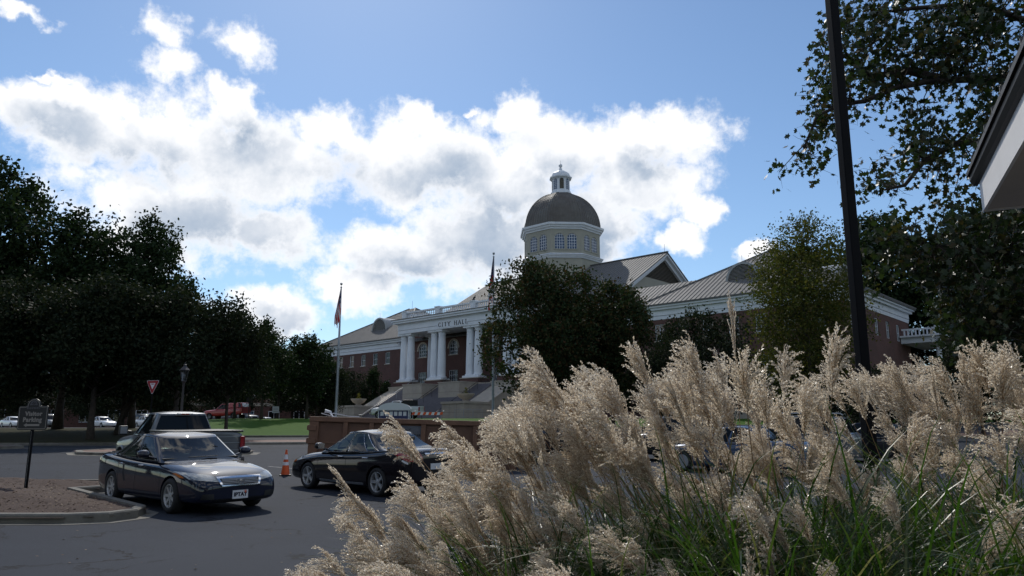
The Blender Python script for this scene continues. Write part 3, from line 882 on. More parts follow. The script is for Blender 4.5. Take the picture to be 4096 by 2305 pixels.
def cabin(P, st, parent, detail=2, glass='carglass', rear_glass=None, paint='paint_dark'):
    nF, nS, nR = 8, 24, 8
    def ring(v):
        xf = P['xf0'] + (P['xf1'] - P['xf0']) * v; xr = P['xr0'] + (P['xr1'] - P['xr0']) * v ** P.get('rp', 0.9)
        hw = P['hw0'] + (P['hw1'] - P['hw0']) * v ** 1.25
        bf, br = P['bowf'], P['bowr']
        pts = []
        for i in range(nF + 1):
            y = hw * 0.9 * (-1 + 2 * i / nF); pts.append((xf - bf * (y / hw) ** 2, y))
        xa, xb = xf - bf * .81 - P.get('ap', .07), xr + br * .81 + P.get('cp', .10)
        side = []
        for k in range(nS + 1):
            t = k / nS; side.append((xa + (xb - xa) * t, hw * (1 - .035 * ((t - .45) * 2) ** 2)))
        pts += side
        for i in range(nR + 1):
            y = hw * 0.9 * (1 - 2 * i / nR); pts.append((xr + br * (y / hw) ** 2, y))
        pts += [(x, -y) for x, y in reversed(side)]
        out = []
        for (x, y) in pts:
            bz = interp_st(st, x, 2) - 0.035
            t = (x - P['xr1']) / (P['xf1'] - P['xr1'])
            ze = P['Z'] - 0.045 - 0.05 * (max(0, t - .5) * 2) ** 2 * P.get('rf', 1) - 0.06 * (max(0, .5 - t) * 2) ** 2 * P.get('rr', 1)
            out.append((x, y, bz + (ze - bz) * v))
        return out
    rings = [ring(v) for v in ROWS]
    N = len(rings[0])
    # segment kinds
    kinds = []
    for k in range(N):
        if k < nF: kinds.append(('windshield', k))
        elif k < nF + 1: kinds.append(('pillar', 0))
        elif k < nF + 1 + nS: kinds.append(('side', k - nF - 1))
        elif k < nF + 2 + nS: kinds.append(('pillar', 0))
        elif k < nF + 2 + nS + nR: kinds.append(('rear', k))
        elif k < nF + 3 + nS + nR: kinds.append(('pillar', 0))
        elif k < nF + 3 + 2 * nS + nR: kinds.append(('sideR', nS - 1 - (k - nF - 3 - nS - nR)))
        else: kinds.append(('pillar', 0))
    groups = {}
    shell = MB()
    for r in rings: shell.v += r
    for i in range(len(rings) - 1):
        for k in range(N):
            j = (k + 1) % N
            f = (i * N + k, i * N + j, (i + 1) * N + j, (i + 1) * N + k)
            kd, ki = kinds[k]; g = None
            if 1 <= i < len(rings) - 2:
                if kd == 'windshield': g = 'windshield'
                elif kd == 'rear' and P.get('rear', True): g = 'rear_window'
                elif kd in ('side', 'sideR'):
                    for wi, (a, b) in enumerate(P['wins']):
                        if a <= ki < b: g = ('side_window', kd, wi)
            if g is None:
                shell.f.append(f); shell.m.append(0)
            else:
                groups.setdefault(g, []).append(f)
    # roof
    c = (sum(p[0] for p in rings[-1]) / N, 0)
    base = (len(rings) - 1) * N
    for kk in (0.94, 0.8, 0.5, 0.2):
        nb = len(shell.v)
        for (x, y, z) in rings[-1]:
            cz = P['Z'] - 0.02 * ((x - c[0]) / 1.2) ** 2
            shell.v.append((c[0] + (x - c[0]) * kk, y * kk, z + (cz - z) * (1 - kk ** 2)))
        for k in range(N):
            j = (k + 1) % N
            shell.f.append((base + k, base + j, nb + j, nb + k)); shell.m.append(0)
        base = nb
    shell.f.append(tuple(base + k for k in range(N))); shell.m.append(0)
    o = shell.build('roof', paint, parent, True, True)
    smooth_angle(o, 50)
    allv = [p for r in rings for p in r]
    if detail == 0:
        m = MB(); m.v = list(allv)
        for g in groups.values():
            m.f += g; m.m += [0] * len(g)
        m.build('window', 'carglass_dark', parent, True, True)
        return
    for g, fs in groups.items():
        m = MB(); ids = {}
        for f in fs:
            t = []
            for v in f:
                if v not in ids: ids[v] = len(m.v); m.v.append(allv[v])
                t.append(ids[v])
            m.f.append(tuple(t)); m.m.append(0)
        nm = g if isinstance(g, str) else g[0]
        gm_ = glass
        if rear_glass and (nm == 'rear_window'): gm_ = rear_glass
        ob = m.build(nm, gm_, parent, True)
        if nm == 'side_window' and P.get('trim'):
            # bright strip round the window
            be = {}
            for f in fs:
                for a, b in zip(f, f[1:] + f[:1]):
                    be.setdefault(frozenset((a, b)), []).append((a, b))
            t = MB()
            for e in be.values():
                if len(e) == 1:
                    a, b = Vector(allv[e[0][0]]), Vector(allv[e[0][1]])
                    if P['trim'] == 'full' or abs(a.z - b.z) < 0.02 or True:
                        t.bar(a, b, 0.011, 0.011)
            t.build('window_trim', P.get('trimmat', 'chrome'), ob)
def sedan(name, P, label, paint, detail=2):
    root = empty(name, label=label, cat='car')
    st = P['st']
    b = loft_body(st, 2 if detail else 1)
    axles = [(P['af'], P['r']), (P['ar'], P['r'])]
    me = bake(b, wheel_cutters(axles, P['r'] + 0.05, 0.60, 1.2))
    me.materials.clear(); me.materials.append(M[paint])
    me.name = 'body'
    body = link('body', me, root)
    bvh = bvh_of(me)
    cabin(P['cab'], st, root, detail, P.get('glass', 'carglass'), P.get('rear_glass'), paint)
    for xa in (P['af'], P['ar']):
        for s in (1, -1):
            make_wheel('wheel', root, xa, s * (P['W'] / 2 - 0.115), P['r'], P['rr'], 0.215, P.get('spokes', 7), detail > 0, s)
    if detail == 0:
        for s in (1, -1):
            patch(bvh, [(s * .45, .60), (s * .84, .66), (s * .84, .76), (s * .45, .70)], 'x+', 'headlight', 'lens', root, 3, 2)
        return root, bvh, body
    # cabin floor, seats, dash, wheel
    m = MB(); zb = interp_st(st, 0, 2)
    m.box(P['cab']['xr0'] + .25, P['cab']['xf0'] - .25, -P['cab']['hw0'] + .08, P['cab']['hw0'] - .08, zb - .06, zb + 0.028)
    m.build('parcel_deck', 'blackplastic', root)
    for (sx, sy) in ((P['seat'][0], .38), (P['seat'][0], -.38), (P['seat'][1], .38), (P['seat'][1], -.38)):
        q = MB()
        q.hexa([(sx, sy - .24, zb - .02), (sx + .13, sy - .24, zb - .02), (sx + .13, sy + .24, zb - .02), (sx, sy + .24, zb - .02),
                (sx - .10, sy - .19, zb + .16), (sx - .01, sy - .19, zb + .16), (sx - .01, sy + .19, zb + .16), (sx - .10, sy + .19, zb + .16)])
        q.hexa([(sx - .12, sy - .13, zb + .19), (sx - .02, sy - .13, zb + .19), (sx - .02, sy + .13, zb + .19), (sx - .12, sy + .13, zb + .19),
                (sx - .16, sy - .10, zb + .35), (sx - .08, sy - .10, zb + .35), (sx - .08, sy + .10, zb + .35), (sx - .16, sy + .10, zb + .35)])
        so = q.build('seat', 'seatcloth', root); bevel(so, 0.03, 2)
    q = MB()
    cx, cy, cz = P['seat'][0] + .62, .38, zb + .06
    q.tube([(cx - .06 * math.sin(a), cy + .18 * math.cos(a), cz + .17 * math.sin(a)) for a in [i * math.pi / 10 for i in range(21)]], 0.016, 6, cap=False)
    q.box(cx - .02, cx + .02, cy - .17, cy + .17, cz - .03, cz + .02)
    q.build('steering_wheel', 'blackplastic', root)
    # mirrors
    for s in (1, -1):
        q = MB(); x0 = P['cab']['xf0'] - .52; y0 = s * (P['cab']['hw0'] + .04); z0 = zb + .02
        ya, yb_ = (y0 - s * .10), (y0 + s * .20)
        prof = []
        for yy, kx, kz in ((y0 + s * .05, .75, .8), (y0 + s * .12, 1, 1), (y0 + s * .19, .95, .95), (y0 + s * .24, .55, .6)):
            prof.append([(x0 - .06 * kx, yy, z0 + .08 - .07 * kz), (x0 + .10 * kx, yy, z0 + .08 - .055 * kz), (x0 + .12 * kx, yy, z0 + .08), (x0 + .08 * kx, yy, z0 + .08 + .075 * kz), (x0 - .06 * kx, yy, z0 + .08 + .08 * kz)])
        for pr in prof: q.v += pr
        for i in range(3):
            for k in range(5):
                j = (k + 1) % 5
                q.f.append((i * 5 + k, i * 5 + j, i * 5 + 5 + j, i * 5 + 5 + k)); q.m.append(0)
        q.f.append(tuple(range(5))); q.m.append(0); q.f.append(tuple(15 + k for k in range(5))); q.m.append(0)
        q.bar((x0 + .02, y0 - s * .10, z0 - .01), (x0 + .02, y0 + s * .09, z0 + .05), .07, .04)
        mo = q.build('side_mirror', paint, root, True, True); smooth_angle(mo, 50); cm_ = Vector((x0, y0, z0)); mo.scale = (1.2, 1.2, 1.2); mo.location = cm_ * -.2
        mo.modifiers.new('s', 'SUBSURF').levels = 1
        g = MB(); g.quad((x0 - .064, y0 + s * .07, z0 + .03), (x0 - .064, y0 + s * .22, z0 + .035), (x0 - .064, y0 + s * .22, z0 + .135), (x0 - .064, y0 + s * .07, z0 + .14))
        g.build('mirror_glass', 'chrome', mo)
    return root, bvh, body
def side_details(root, bvh, P, sill=None):
    for s, ax in ((1, 'y+'), (-1, 'y-')):
        for hx in P['handles']:
            h = P['hz']
            hit = bvh.ray_cast(Vector((hx, s * 6, h)), Vector((0, -s, 0)))
            if hit[0] is not None:
                y = hit[0].y
                q = MB(); q.hexa([(hx - .10, y, h - .014), (hx + .10, y, h - .014), (hx + .085, y + s * .04, h - .012), (hx - .085, y + s * .04, h - .012),
                                  (hx - .10, y, h + .018), (hx + .10, y, h + .018), (hx + .085, y + s * .04, h + .014), (hx - .085, y + s * .04, h + .014)])
                bevel(q.build('door_handle', P.get('hmat', 'chrome'), root, fix=True), 0.008, 2)
        for sx0, sx1 in P['seams']:
            zt = interp_st(P['st'], sx0, 2) - .05
            patch(bvh, [(sx1 - .005, .30), (sx1 + .005, .30), (sx0 + .005, zt), (sx0 - .005, zt)], ax, 'door_seam', 'dark', root, 1, 12, 0.0015, 0.004)
        if sill:
            patch(bvh, [(P['ar'] + .5, sill), (P['af'] - .55, sill), (P['af'] - .5, sill + .045), (P['ar'] + .5, sill + .045)], ax, 'sill_trim', 'galv', root, 10, 1, 0.01)
# ---- dark navy sedan, front three-quarter view
PA = dict(W=1.85, af=1.44, ar=-1.36, r=.325, rr=.225, spokes=7, seat=(-.05, -.95), handles=(.10, -.92), hz=.83, hmat='chrome', seams=((1.02, 1.0), (-.12, -.15), (-1.05, -.98)),
  st=[(-2.465, .46, .80, .58, .08), (-2.45, .34, .93, .72, .08), (-2.38, .26, 1.01, .82, .08), (-2.16, .21, 1.045, .87, .07), (-1.8, .18, 1.05, .90, .07), (-1.36, .17, 1.015, .915, .07), (-.6, .165, .975, .92, .07),
      (.3, .165, .95, .92, .08), (.9, .17, .945, .915, .09), (1.44, .18, .905, .905, .10), (1.85, .19, .85, .885, .10), (2.15, .20, .79, .85, .09), (2.34, .21, .70, .80, .08), (2.43, .235, .62, .73, .07), (2.465, .30, .52, .62, .05)],
  cab=dict(xf0=1.10, xf1=.26, xr0=-1.80, xr1=-.96, hw0=.865, hw1=.665, bowf=.18, bowr=.12, Z=1.485, wins=((1, 10), (11, 19), (20, 23)), trim='full', trimmat='trim_dark', rp=.8))
carA, bvA, bodyA = sedan('parked_car', PA, 'dark navy sedan parked beside the mulch island, its front turned out', 'paint_navy')
side_details(carA, bvA, PA)
for s in (1, -1):
    patch(bvA, [(s * .40, .60), (s * .83, .655), (s * .86, .78), (s * .48, .715)], 'x+', 'headlight', 'lens', carA, 8, 4, .008)
    patch(bvA, [(s * .85, .67), (s * .868, .675), (s * .875, .74), (s * .86, .75)], 'x+', 'corner_lamp', 'amber', carA, 3, 3, .010)
    patch(bvA, [(s * .50, .30), (s * .74, .30), (s * .72, .40), (s * .52, .40)], 'x+', 'fog_lamp', 'blackplastic', carA, 4, 3, .006)
    patch(bvA, [(s * .45, .80), (s * .80, .78), (s * .83, .93), (s * .62, .95)], 'x-', 'tail_light', 'redlens', carA, 6, 4, .008)
    ax = 'y+' if s > 0 else 'y-'
    patch(bvA, [(-2.36, .80), (-2.16, .86), (-2.20, .95), (-2.36, .94)], ax, 'tail_light', 'redlens', carA, 5, 3, .008)
gr_ = patch(bvA, [(-.36, .545), (.36, .545), (.42, .66), (-.42, .66)], 'x+', 'grille', 'blackplastic', carA, 12, 5, .012)
for q in ([(-.44, .655), (.44, .655), (.45, .69), (-.45, .69)], [(-.37, .525), (.37, .525), (.38, .548), (-.38, .548)], [(-.45, .66), (-.40, .66), (-.345, .53), (-.385, .53)], [(.40, .66), (.45, .66), (.385, .53), (.345, .53)]):
    patch(bvA, q, 'x+', 'grille_frame', 'chrome', gr_, 10, 2, .024, .02)
for z in (.57, .595, .62, .64):
    patch(bvA, [(-.36, z), (.36, z), (.36, z + .008), (-.36, z + .008)], 'x+', 'grille_bar', 'rim', gr_, 10, 1, .020, .01)
# emblem: an H in a rounded frame
ex = bvA.ray_cast(Vector((6, 0, .60)), Vector((-1, 0, 0)))[0].x + .03
em = MB()
for a, b in (((-.055, .555), (-.068, .645)), ((.055, .555), (.068, .645)), ((-.068, .645), (.068, .645)), ((-.055, .555), (.055, .555)), ((-.028, .56), (-.042, .638)), ((.028, .56), (.042, .638)), ((-.03, .598), (.03, .598))):
    em.bar((ex, a[0], a[1]), (ex, b[0], b[1]), .014, .012, up=(1, 0, 0))
em.build('emblem', 'chrome', carA)
hit = bvA.ray_cast(Vector((6, 0, .37)), Vector((-1, 0, 0)))[0]
pm = MB(); px_ = hit.x + .012
pm.box(px_ - .03, px_, -.155, .155, .285, .44)
plate = pm.build('licence_plate', 'plate', carA)
tm_ = text_mesh('plate_text', 'IPTAY', .10, 'paint_navy', .002, .004)
link('plate_text', tm_, plate, (px_ + .002, .0, .36), (math.pi / 2, 0, math.pi / 2))
tm_ = MB(); tm_.lathe([(.016, 0), (.016, .003)], 10, (px_ + .001, .10, .402), 'x')
for k in range(4): tm_.lathe([(.007, 0), (.007, .003)], 8, (px_ + .001, .082 + k * .013, .423 + (.006 if k in (1, 2) else 0)), 'x')
tm_.build('plate_mark', 'orange', plate)
for sgn in (1, -1):      # wipers
    q = MB(); q.bar((.92, sgn * .05 + .25, 1.005), (.99, sgn * .05 - .3, 1.0), .02, .015); q.build('wiper', 'blackplastic', carA)
patch(bvA, [(-.62, .235), (.62, .235), (.56, .30), (-.56, .30)], 'x+', 'lower_intake', 'blackplastic', carA, 10, 2, .004)
on_ground(carA, -6.97, 16.52, S_)
# ---- black sedan, rear three-quarter view
PB = dict(W=1.83, af=1.40, ar=-1.376, r=.325, rr=.235, spokes=5, seat=(-.02, -.95), handles=(.02, -.95), hz=.845, hmat='chrome', seams=((1.0, .95), (-.18, -.22), (-1.12, -1.0)), glass='carglass',
  st=[(-2.43, .42, .86, .60, .07), (-2.42, .34, .97, .70, .07), (-2.36, .28, 1.05, .80, .07), (-2.12, .22, 1.085, .865, .07), (-1.75, .19, 1.075, .90, .07), (-1.376, .17, 1.03, .915, .07), (-.6, .165, .98, .915, .07),
      (.3, .165, .95, .915, .08), (.9, .17, .945, .91, .09), (1.40, .18, .91, .905, .11), (1.8, .19, .865, .885, .12), (2.1, .20, .79, .85, .11), (2.3, .21, .70, .79, .09), (2.40, .235, .60, .71, .07), (2.43, .30, .50, .60, .05)],
  cab=dict(xf0=1.16, xf1=.22, xr0=-1.88, xr1=-.94, hw0=.865, hw1=.655, bowf=.19, bowr=.13, Z=1.48, wins=((1, 10), (11, 18), (18, 22)), trim='full', rp=.78))
carB, bvB, bodyB = sedan('parked_car', PB, 'plum black sedan with chrome window trim parked before the orange dumpster', 'paint_black')
side_details(carB, bvB, PB, .235)
for s in (1, -1):
    ax = 'y+' if s > 0 else 'y-'
    patch(bvB, [(s * .42, .86), (s * .78, .80), (s * .82, .97), (s * .50, .985)], 'x-', 'tail_light', 'redlens', carB, 7, 4, .010)
    patch(bvB, [(-2.37, .80), (-1.92, .965), (-2.0, 1.0), (-2.35, .975)], ax, 'tail_light', 'redlens', carB, 8, 4, .010)
    patch(bvB, [(-2.34, .745), (-2.18, .815), (-2.2, .845), (-2.34, .79)], ax, 'reverse_lamp', 'plate', carB, 4, 2, .009)
    patch(bvB, [(1.72, .72), (2.22, .62), (2.22, .72), (1.85, .80)], ax, 'headlight', 'lens', carB, 7, 3, .009)
    patch(bvB, [(2.0, .655), (2.18, .62), (2.18, .66), (2.0, .70)], ax, 'corner_lamp', 'amber', carB, 4, 2, .012)
patch(bvB, [(-.36, .955), (.36, .955), (.38, .985), (-.38, .985)], 'x-', 'trunk_strip', 'chrome', carB, 10, 2, .02)
bx_ = bvB.ray_cast(Vector((-6, 0, 1.03)), Vector((1, 0, 0)))[0]
em = MB()
em.lathe([(.062, -.006), (.062, .006), (.048, .006), (.048, -.006)], 24, (bx_.x - .02, 0, 1.03), 'x')
em.box(bx_.x - .03, bx_.x - .014, -.075, .075, 1.02, 1.04)
em.build('emblem', 'chrome', carB)
link('model_lettering', text_mesh('model_lettering', 'ALTIMA', .055, 'chrome', .003), carB, (bx_.x - .012, .48, 1.02), (math.pi / 2, 0, -math.pi / 2))
patch(bvB, [(-.20, .62), (.20, .62), (.20, .75), (-.20, .75)], 'x-', 'licence_plate', 'plate', carB, 4, 3, .012)
q = MB(); q.hexa([(-.86, -.03, 1.45), (-.70, -.035, 1.455), (-.70, .035, 1.455), (-.86, .03, 1.45), (-.84, -.005, 1.515), (-.80, -.008, 1.51), (-.80, .008, 1.51), (-.84, .005, 1.515)])
q.build('roof_antenna', 'blackplastic', carB)
on_ground(carB, -3.5, 19.35, -S_)
# ---- pickups
def pickup(label, paint, topper=None, name='pickup_truck', detail=1, tonneau=True):
    root = empty(name, label=label, cat='pickup truck')
    r = .39
    st = [(-.80, .50, 1.24, .95, .06), (-.76, .45, 1.26, .965, .06), (-.3, .42, 1.265, .975, .06), (.5, .42, 1.265, .975, .07), (1.0, .42, 1.26, .97, .08), (1.3, .43, 1.24, .965, .10), (1.75, .45, 1.22, .965, .12), (2.2, .45, 1.19, .95, .12), (2.5, .44, 1.13, .92, .10), (2.62, .43, 1.05, .88, .08), (2.68, .46, .92, .82, .06)]
    b = loft_body(st, 2)
    me = bake(b, wheel_cutters([(1.75, r)], r + .08, .66, 1.3)); me.materials.clear(); me.materials.append(M[paint])
    link('body', me, root); bv = bvh_of(me)
    sb = [(-2.72, .58, 1.33, .93, .04), (-2.70, .55, 1.36, .97, .04), (-2.5, .53, 1.36, .985, .04), (-1.6, .52, 1.36, .985, .04), (-.85, .52, 1.36, .985, .04), (-.80, .54, 1.35, .975, .04)]
    me2 = bake(loft_body(sb, 1), wheel_cutters([(-1.6, r)], r + .08, .66, 1.3)); me2.materials.clear(); me2.materials.append(M[paint])
    bedo = link('bed', me2, root); bv2 = bvh_of(me2)
    cabin(dict(xf0=1.12, xf1=.42, xr0=-.80, xr1=-.66, hw0=.90, hw1=.68, bowf=.14, bowr=.04, Z=1.92, wins=((2, 21),), ap=.06, cp=.05, rf=.6, rr=.5, rp=1.0), st, root, 1, 'carglass_dark', 'carglass_dark', paint)
    for xa in (1.75, -1.6):
        for s in (1, -1): make_wheel('wheel', root, xa, s * .86, r, .235, .26, 6, True, s)
    for s in (1, -1):
        ax = 'y+' if s > 0 else 'y-'
        for xa, v in ((1.75, bv), (-1.6, bv2)):   # arch lips
            q = MB()
            q.tube([(xa + (r + .10) * math.cos(a), s * .975, r + (r + .10) * math.sin(a)) for a in [math.pi * (.08 + .84 * i / 14) for i in range(15)]], .035, 6)
            q.build('arch_lip', paint, root, True)
        for z in (.72, .98, 1.16):
            patch(bv2, [(-2.66, z), (-.84, z), (-.84, z + .012), (-2.66, z + .012)], ax, 'bed_crease', 'galv', bedo, 12, 1, .004)
        q = MB(); q.box(-2.745, -2.64, s * .985 - .010, s * .985 + .010, .82, 1.24)
        bevel(q.build('tail_light', 'redlens', root), .015)
        q = MB(); q.box(-2.76, -2.715, s * .96 - .10 * (s > 0), s * .96 + .10 * (s < 0), .82, 1.24)
        bevel(q.build('tail_light', 'redlens', root), .012)
        patch(bv, [(s * .55, .86), (s * .88, .86), (s * .90, 1.03), (s * .56, 1.03)], 'x+', 'headlight', 'lens', root, 5, 3, .01)
        # towing mirrors
        q = MB(); q.box(.93, 1.06, s * 1.03, s * 1.26, 1.24, 1.50) if s > 0 else q.box(.93, 1.06, -1.26, -1.03, 1.24, 1.50)
        q.bar((1.0, s * .90, 1.32), (1.0, s * 1.05, 1.34), .06, .06)
        mo = bevel(q.build('side_mirror', 'blackplastic', root), .025, 2)
        g = MB(); g.quad((.928, s * 1.05, 1.27), (.928, s * 1.24, 1.27), (.928, s * 1.24, 1.47), (.928, s * 1.05, 1.47)); g.build('mirror_glass', 'galv', mo)
        q = MB(); q.box(-.55, -.33, s * .975 - .02, s * .975 + .02, 1.12, 1.15); bevel(q.build('door_handle', 'chrome', root), .008)
    for z in (.68, .86, 1.06, 1.22):
        q = MB(); q.box(-2.728, -2.715, -.84, .84, z, z + .014); q.build('tailgate_crease', 'galv', bedo)
    q = MB(); q.box(-2.85, -2.70, -.95, .95, .50, .68); q.build('rear_bumper', 'chrome', root); bevel(ALLKIDS(root)[-1], .03)
    q = MB(); q.box(2.58, 2.80, -.92, .92, .46, .70); q.build('front_bumper', 'chrome', root)
    patch(bv, [(-.50, .82), (.50, .82), (.52, 1.03), (-.52, 1.03)], 'x+', 'grille', 'blackplastic', root, 6, 4, .012)
    q = MB(); q.box(-.80, -.735, -.22, .22, 1.815, 1.865); lm = q.build('brake_light', 'galv', root); bevel(lm, .01)
    q = MB(); q.box(-.806, -.80, -.11, .11, 1.825, 1.855); q.build('red_lens', 'redlens', lm)
    if topper is None:
        q = MB(); q.box(-2.70, -.82, -.95, .95, 1.345, 1.385); q.box(-2.71, -.81, -.93, .93, 1.385, 1.40)
        bevel(q.build('tonneau_cover', 'blackplastic', root), .012)
        q = MB(); q.box(-2.705, -.82, .935, .965, 1.388, 1.402); q.box(-2.705, -.82, -.965, -.935, 1.388, 1.402); q.build('tonneau_rail', 'galv', root)
    else:
        q = MB()
        q.hexa([(-2.72, -.95, 1.36), (-.83, -.95, 1.36), (-.83, .95, 1.36), (-2.72, .95, 1.36), (-2.50, -.80, 1.96), (-.83, -.80, 1.96), (-.83, .80, 1.96), (-2.50, .80, 1.96)])
        tp = q.build('camper_shell', paint, root); bevel(tp, .06, 3)
        q = MB()
        q.quad((-2.70, -.72, 1.45), (-2.70, .72, 1.45), (-2.54, .66, 1.90), (-2.54, -.66, 1.90))
        ob = q.build('shell_window', 'carglass_dark', tp)
        ob.location = (-.02, 0, 0)
        for s in (1, -1):
            q = MB(); q.quad((-2.62, s * .945, 1.44), (-2.22, s * .945, 1.44), (-2.22, s * .845, 1.84), (-2.46, s * .845, 1.84)); q.build('shell_window', 'carglass_dark', tp)
        q = MB(); q.box(.05, .30, -.55, .55, 1.90, 1.98); bevel(q.build('light_bar', 'blackplastic', root), .02)
    return root
trk = pickup('silver pickup with black bed cover parked behind the navy sedan', 'paint_silver')
lc = Vector((-7.45, 21.6, 0))           # right rear corner of the bed
hd = Vector((-math.sin(R(42)), math.cos(R(42)), 0)); rg = Vector((hd.y, -hd.x, 0))
ctr = lc + hd * 2.72 - rg * .98
on_ground(trk, ctr.x, ctr.y, hd)
rt = pickup('red pickup with red camper shell stopped above the lawn', 'paint_red', True)
on_ground(rt, -35.2, 95, (-0.97, 0.24), .12)
bt = pickup('white pickup with black box parked at the foot of the stairs', 'paint_white')
on_ground(bt, -12.3, 82.5, (-0.985, 0.17), .12)
q = MB(); q.box(-2.0, -.82, -.9, .9, 1.36, 2.0); bevel(q.build('cargo_box', 'blackplastic', bt), .03)
# ------------------------------------------------------------------ other cars, lower detail
PC = dict(PA); PC['cab'] = dict(PA['cab'], trim=None)
def far_car(paint, label, group, x, y, head, dz=0.1, kind='sedan'):
    global _far
    key = (paint, kind)
    if key not in _far:
        if kind == 'sedan':
            r_, _, _ = sedan('parked_car', PC, label, paint, 0)
        else:
            PS = dict(W=1.9, af=1.42, ar=-1.36, r=.37, rr=.24, st=[(a, b + .06, c + .16, d * 1.02, e) for a, b, c, d, e in PA['st']],
                      cab=dict(xf0=1.15, xf1=.45, xr0=-2.30, xr1=-1.95, hw0=.88, hw1=.70, bowf=.15, bowr=.08, Z=1.80 if kind == 'suv' else 2.05, wins=((1, 9), (10, 16), (17, 23)), rp=1.0))
            r_, _, _ = sedan('parked_car', PS, label, paint, 0)
            if kind == 'suv':
                for s in (1, -1):
                    q = MB(); q.tube([(.2, s * .60, 1.80), (.1, s * .62, 1.86), (-1.7, s * .62, 1.85), (-1.8, s * .60, 1.79)], .02, 6); q.build('roof_rail', 'galv', r_)
        _far[key] = r_
    else:
        r_ = copy_tree(_far[key])
    tag(r_, label, 'car', group)
    on_ground(r_, x, y, head, dz)
    return r_
_far = {}
GL = 'cars in the far parking lot under the trees'
D1, D2 = (.93, -.37), (-.93, .37)
far_car('paint_white', 'white sedan in the far lot, between the leaning trunk and a thick trunk', GL, -47.5, 101, (.80, -.60))
far_car('paint_white', 'white tall van in the far lot, standing behind a white sedan', GL, -52.5, 113, (.80, -.60), .1, 'van')
far_car('paint_dark', 'charcoal sport utility in the far lot, beside the tall white van', GL, -51.0, 107, (.80, -.60), .1, 'suv')
far_car('paint_blue', 'blue sedan in the far lot, next to a thick dark trunk', GL, -46.0, 110, (-.80, -.60))
far_car('paint_silver', 'silver sedan in the far lot, at the end of the row by the silver pickup', GL, -41.2, 108, (.80, -.60))
far_car('paint_silver', 'silver sedan in the far lot, half hidden behind a trunk', GL, -45.6, 118, (.80, -.60))
far_car('paint_white', 'white sedan in the far lot, seen past the parking sign', GL, -54.6, 103, (.80, -.60))
far_car('paint_silver', 'silver sport utility in the far lot, left of two trunks', GL, -62.5, 104, (.80, -.60), .1, 'suv')
far_car('paint_white', 'white sedan in the far lot, beyond the picnic bench', GL, -66.5, 103, (.80, -.60))
far_car('paint_dark', 'charcoal sport utility in the far lot, behind the silver sedans', GL, -40.5, 117, (.80, -.60), .1, 'suv')
far_car('paint_white', 'white sedan beyond the lawn, its roof just above the grass', GL, -35.5, 112, (.9, -.4), -.75)
far_car('paint_silver', 'silver sedan beyond the lawn, next to the small white sign', GL, -29.5, 116, (.9, -.4), -.7)
GR = 'cars parked behind the ornamental grass'
far_car('paint_blue', 'blue sedan behind the grass plumes, seen between stems', GR, 7.2, 25.0, tuple(-S_)[:2], 0.0)
far_car('paint_dark', 'charcoal sedan behind the grass plumes, beside the black pole', GR, 14.0, 30.0, tuple(-S_)[:2], 0.0)
far_car('paint_silver', 'silver sport utility behind the grass plumes, with roof rails', GR, 10.2, 28.6, tuple(-S_)[:2], 0.0, 'suv')
far_car('paint_dark', 'charcoal sport utility behind the grass plumes, roof rails above a blue sedan', GR, 6.6, 30.6, tuple(-S_)[:2], 0.0, 'suv')
far_car('paint_dark', 'charcoal sport utility behind the right end of the orange dumpster', GR, 0.6, 30.5, tuple(-S_)[:2], 0.10, 'suv')
far_car('paint_navy', 'navy sedan behind the grass plumes, furthest along the row', GR, 15.6, 34.5, tuple(-S_)[:2], 0.0)

# ------------------------------------------------------------------ dumpster
dmp = empty('dumpster', label='orange brown steel roll-off dumpster with ribbed side standing behind the black sedan', cat='dumpster')
DL, DW = 6.9, 2.35; DH = 1.78
# local: x to the right along the visible side, y back, side face at y = 0
m = MB(); m.box(0, DL, DW - .06, DW, .12, DH); m.box(0, .06, .06, DW - .06, .12, DH); m.box(DL - .06, DL, .06, DW - .06, .12, DH); m.box(0, DL, 0.06, DW, .10, .16)
m.build('shell', 'rust_dark', dmp)
bays = [.33] + [.33 + .86 * i for i in range(1, 8)]
for i in range(8):
    x0 = .33 + i * .86 - (.33 if i == 0 else .0); x1 = min(.33 + (i + 1) * .86 - .0, DL)
    m = MB(); m.box(x0 + .002, x1 - .002, .05, .10, .12, DH - .1); m.build('panel', 'rust_dark', dmp)
for i, x in enumerate([0.0] + [.33 + .86 * k - .075 for k in range(1, 8)] + [DL - .2]):
    m = MB(); wd = .30 if i == 0 else .15
    m.box(x, x + wd, -.035, .048, .14, DH - .162); bevel(m.build('rib', 'rust', dmp), .008)
m = MB(); m.box(-.01, DL + .01, -.05, .09, DH - .16, DH); bevel(m.build('top_rail', 'rust', dmp), .012)
m = MB(); m.box(-.01, DL + .01, -.045, .09, .10, .138); m.build('bottom_rail', 'rust', dmp)
m = MB(); m.box(.306, DL - .2, .02, .047, .92, .96); m.build('mid_stiffener', 'rust', dmp)
for z in (.42, .98, 1.40):
    m = MB(); m.box(-.05, .24, -.075, -.037, z - .08, z + .10); m.box(-.07, -.012, -.06, .2, z - .06, z + .08); bevel(m.build('hinge', 'rust', dmp), .01)
m = MB(); m.box(3.03 + .0, 3.72, .02, .046, .86, 1.56)
sg = m.build('company_sign', 'signgrey', dmp)
link('sign_text', text_mesh('sign_text', 'Peachtree', .16, 'dark', .003), sg, (3.375, .016, 1.27), (math.pi / 2, 0, 0))
link('sign_text', text_mesh('sign_text', 'DUMPSTER', .115, 'dark', .003), sg, (3.375, .016, 1.13), (math.pi / 2, 0, 0))
m = MB()
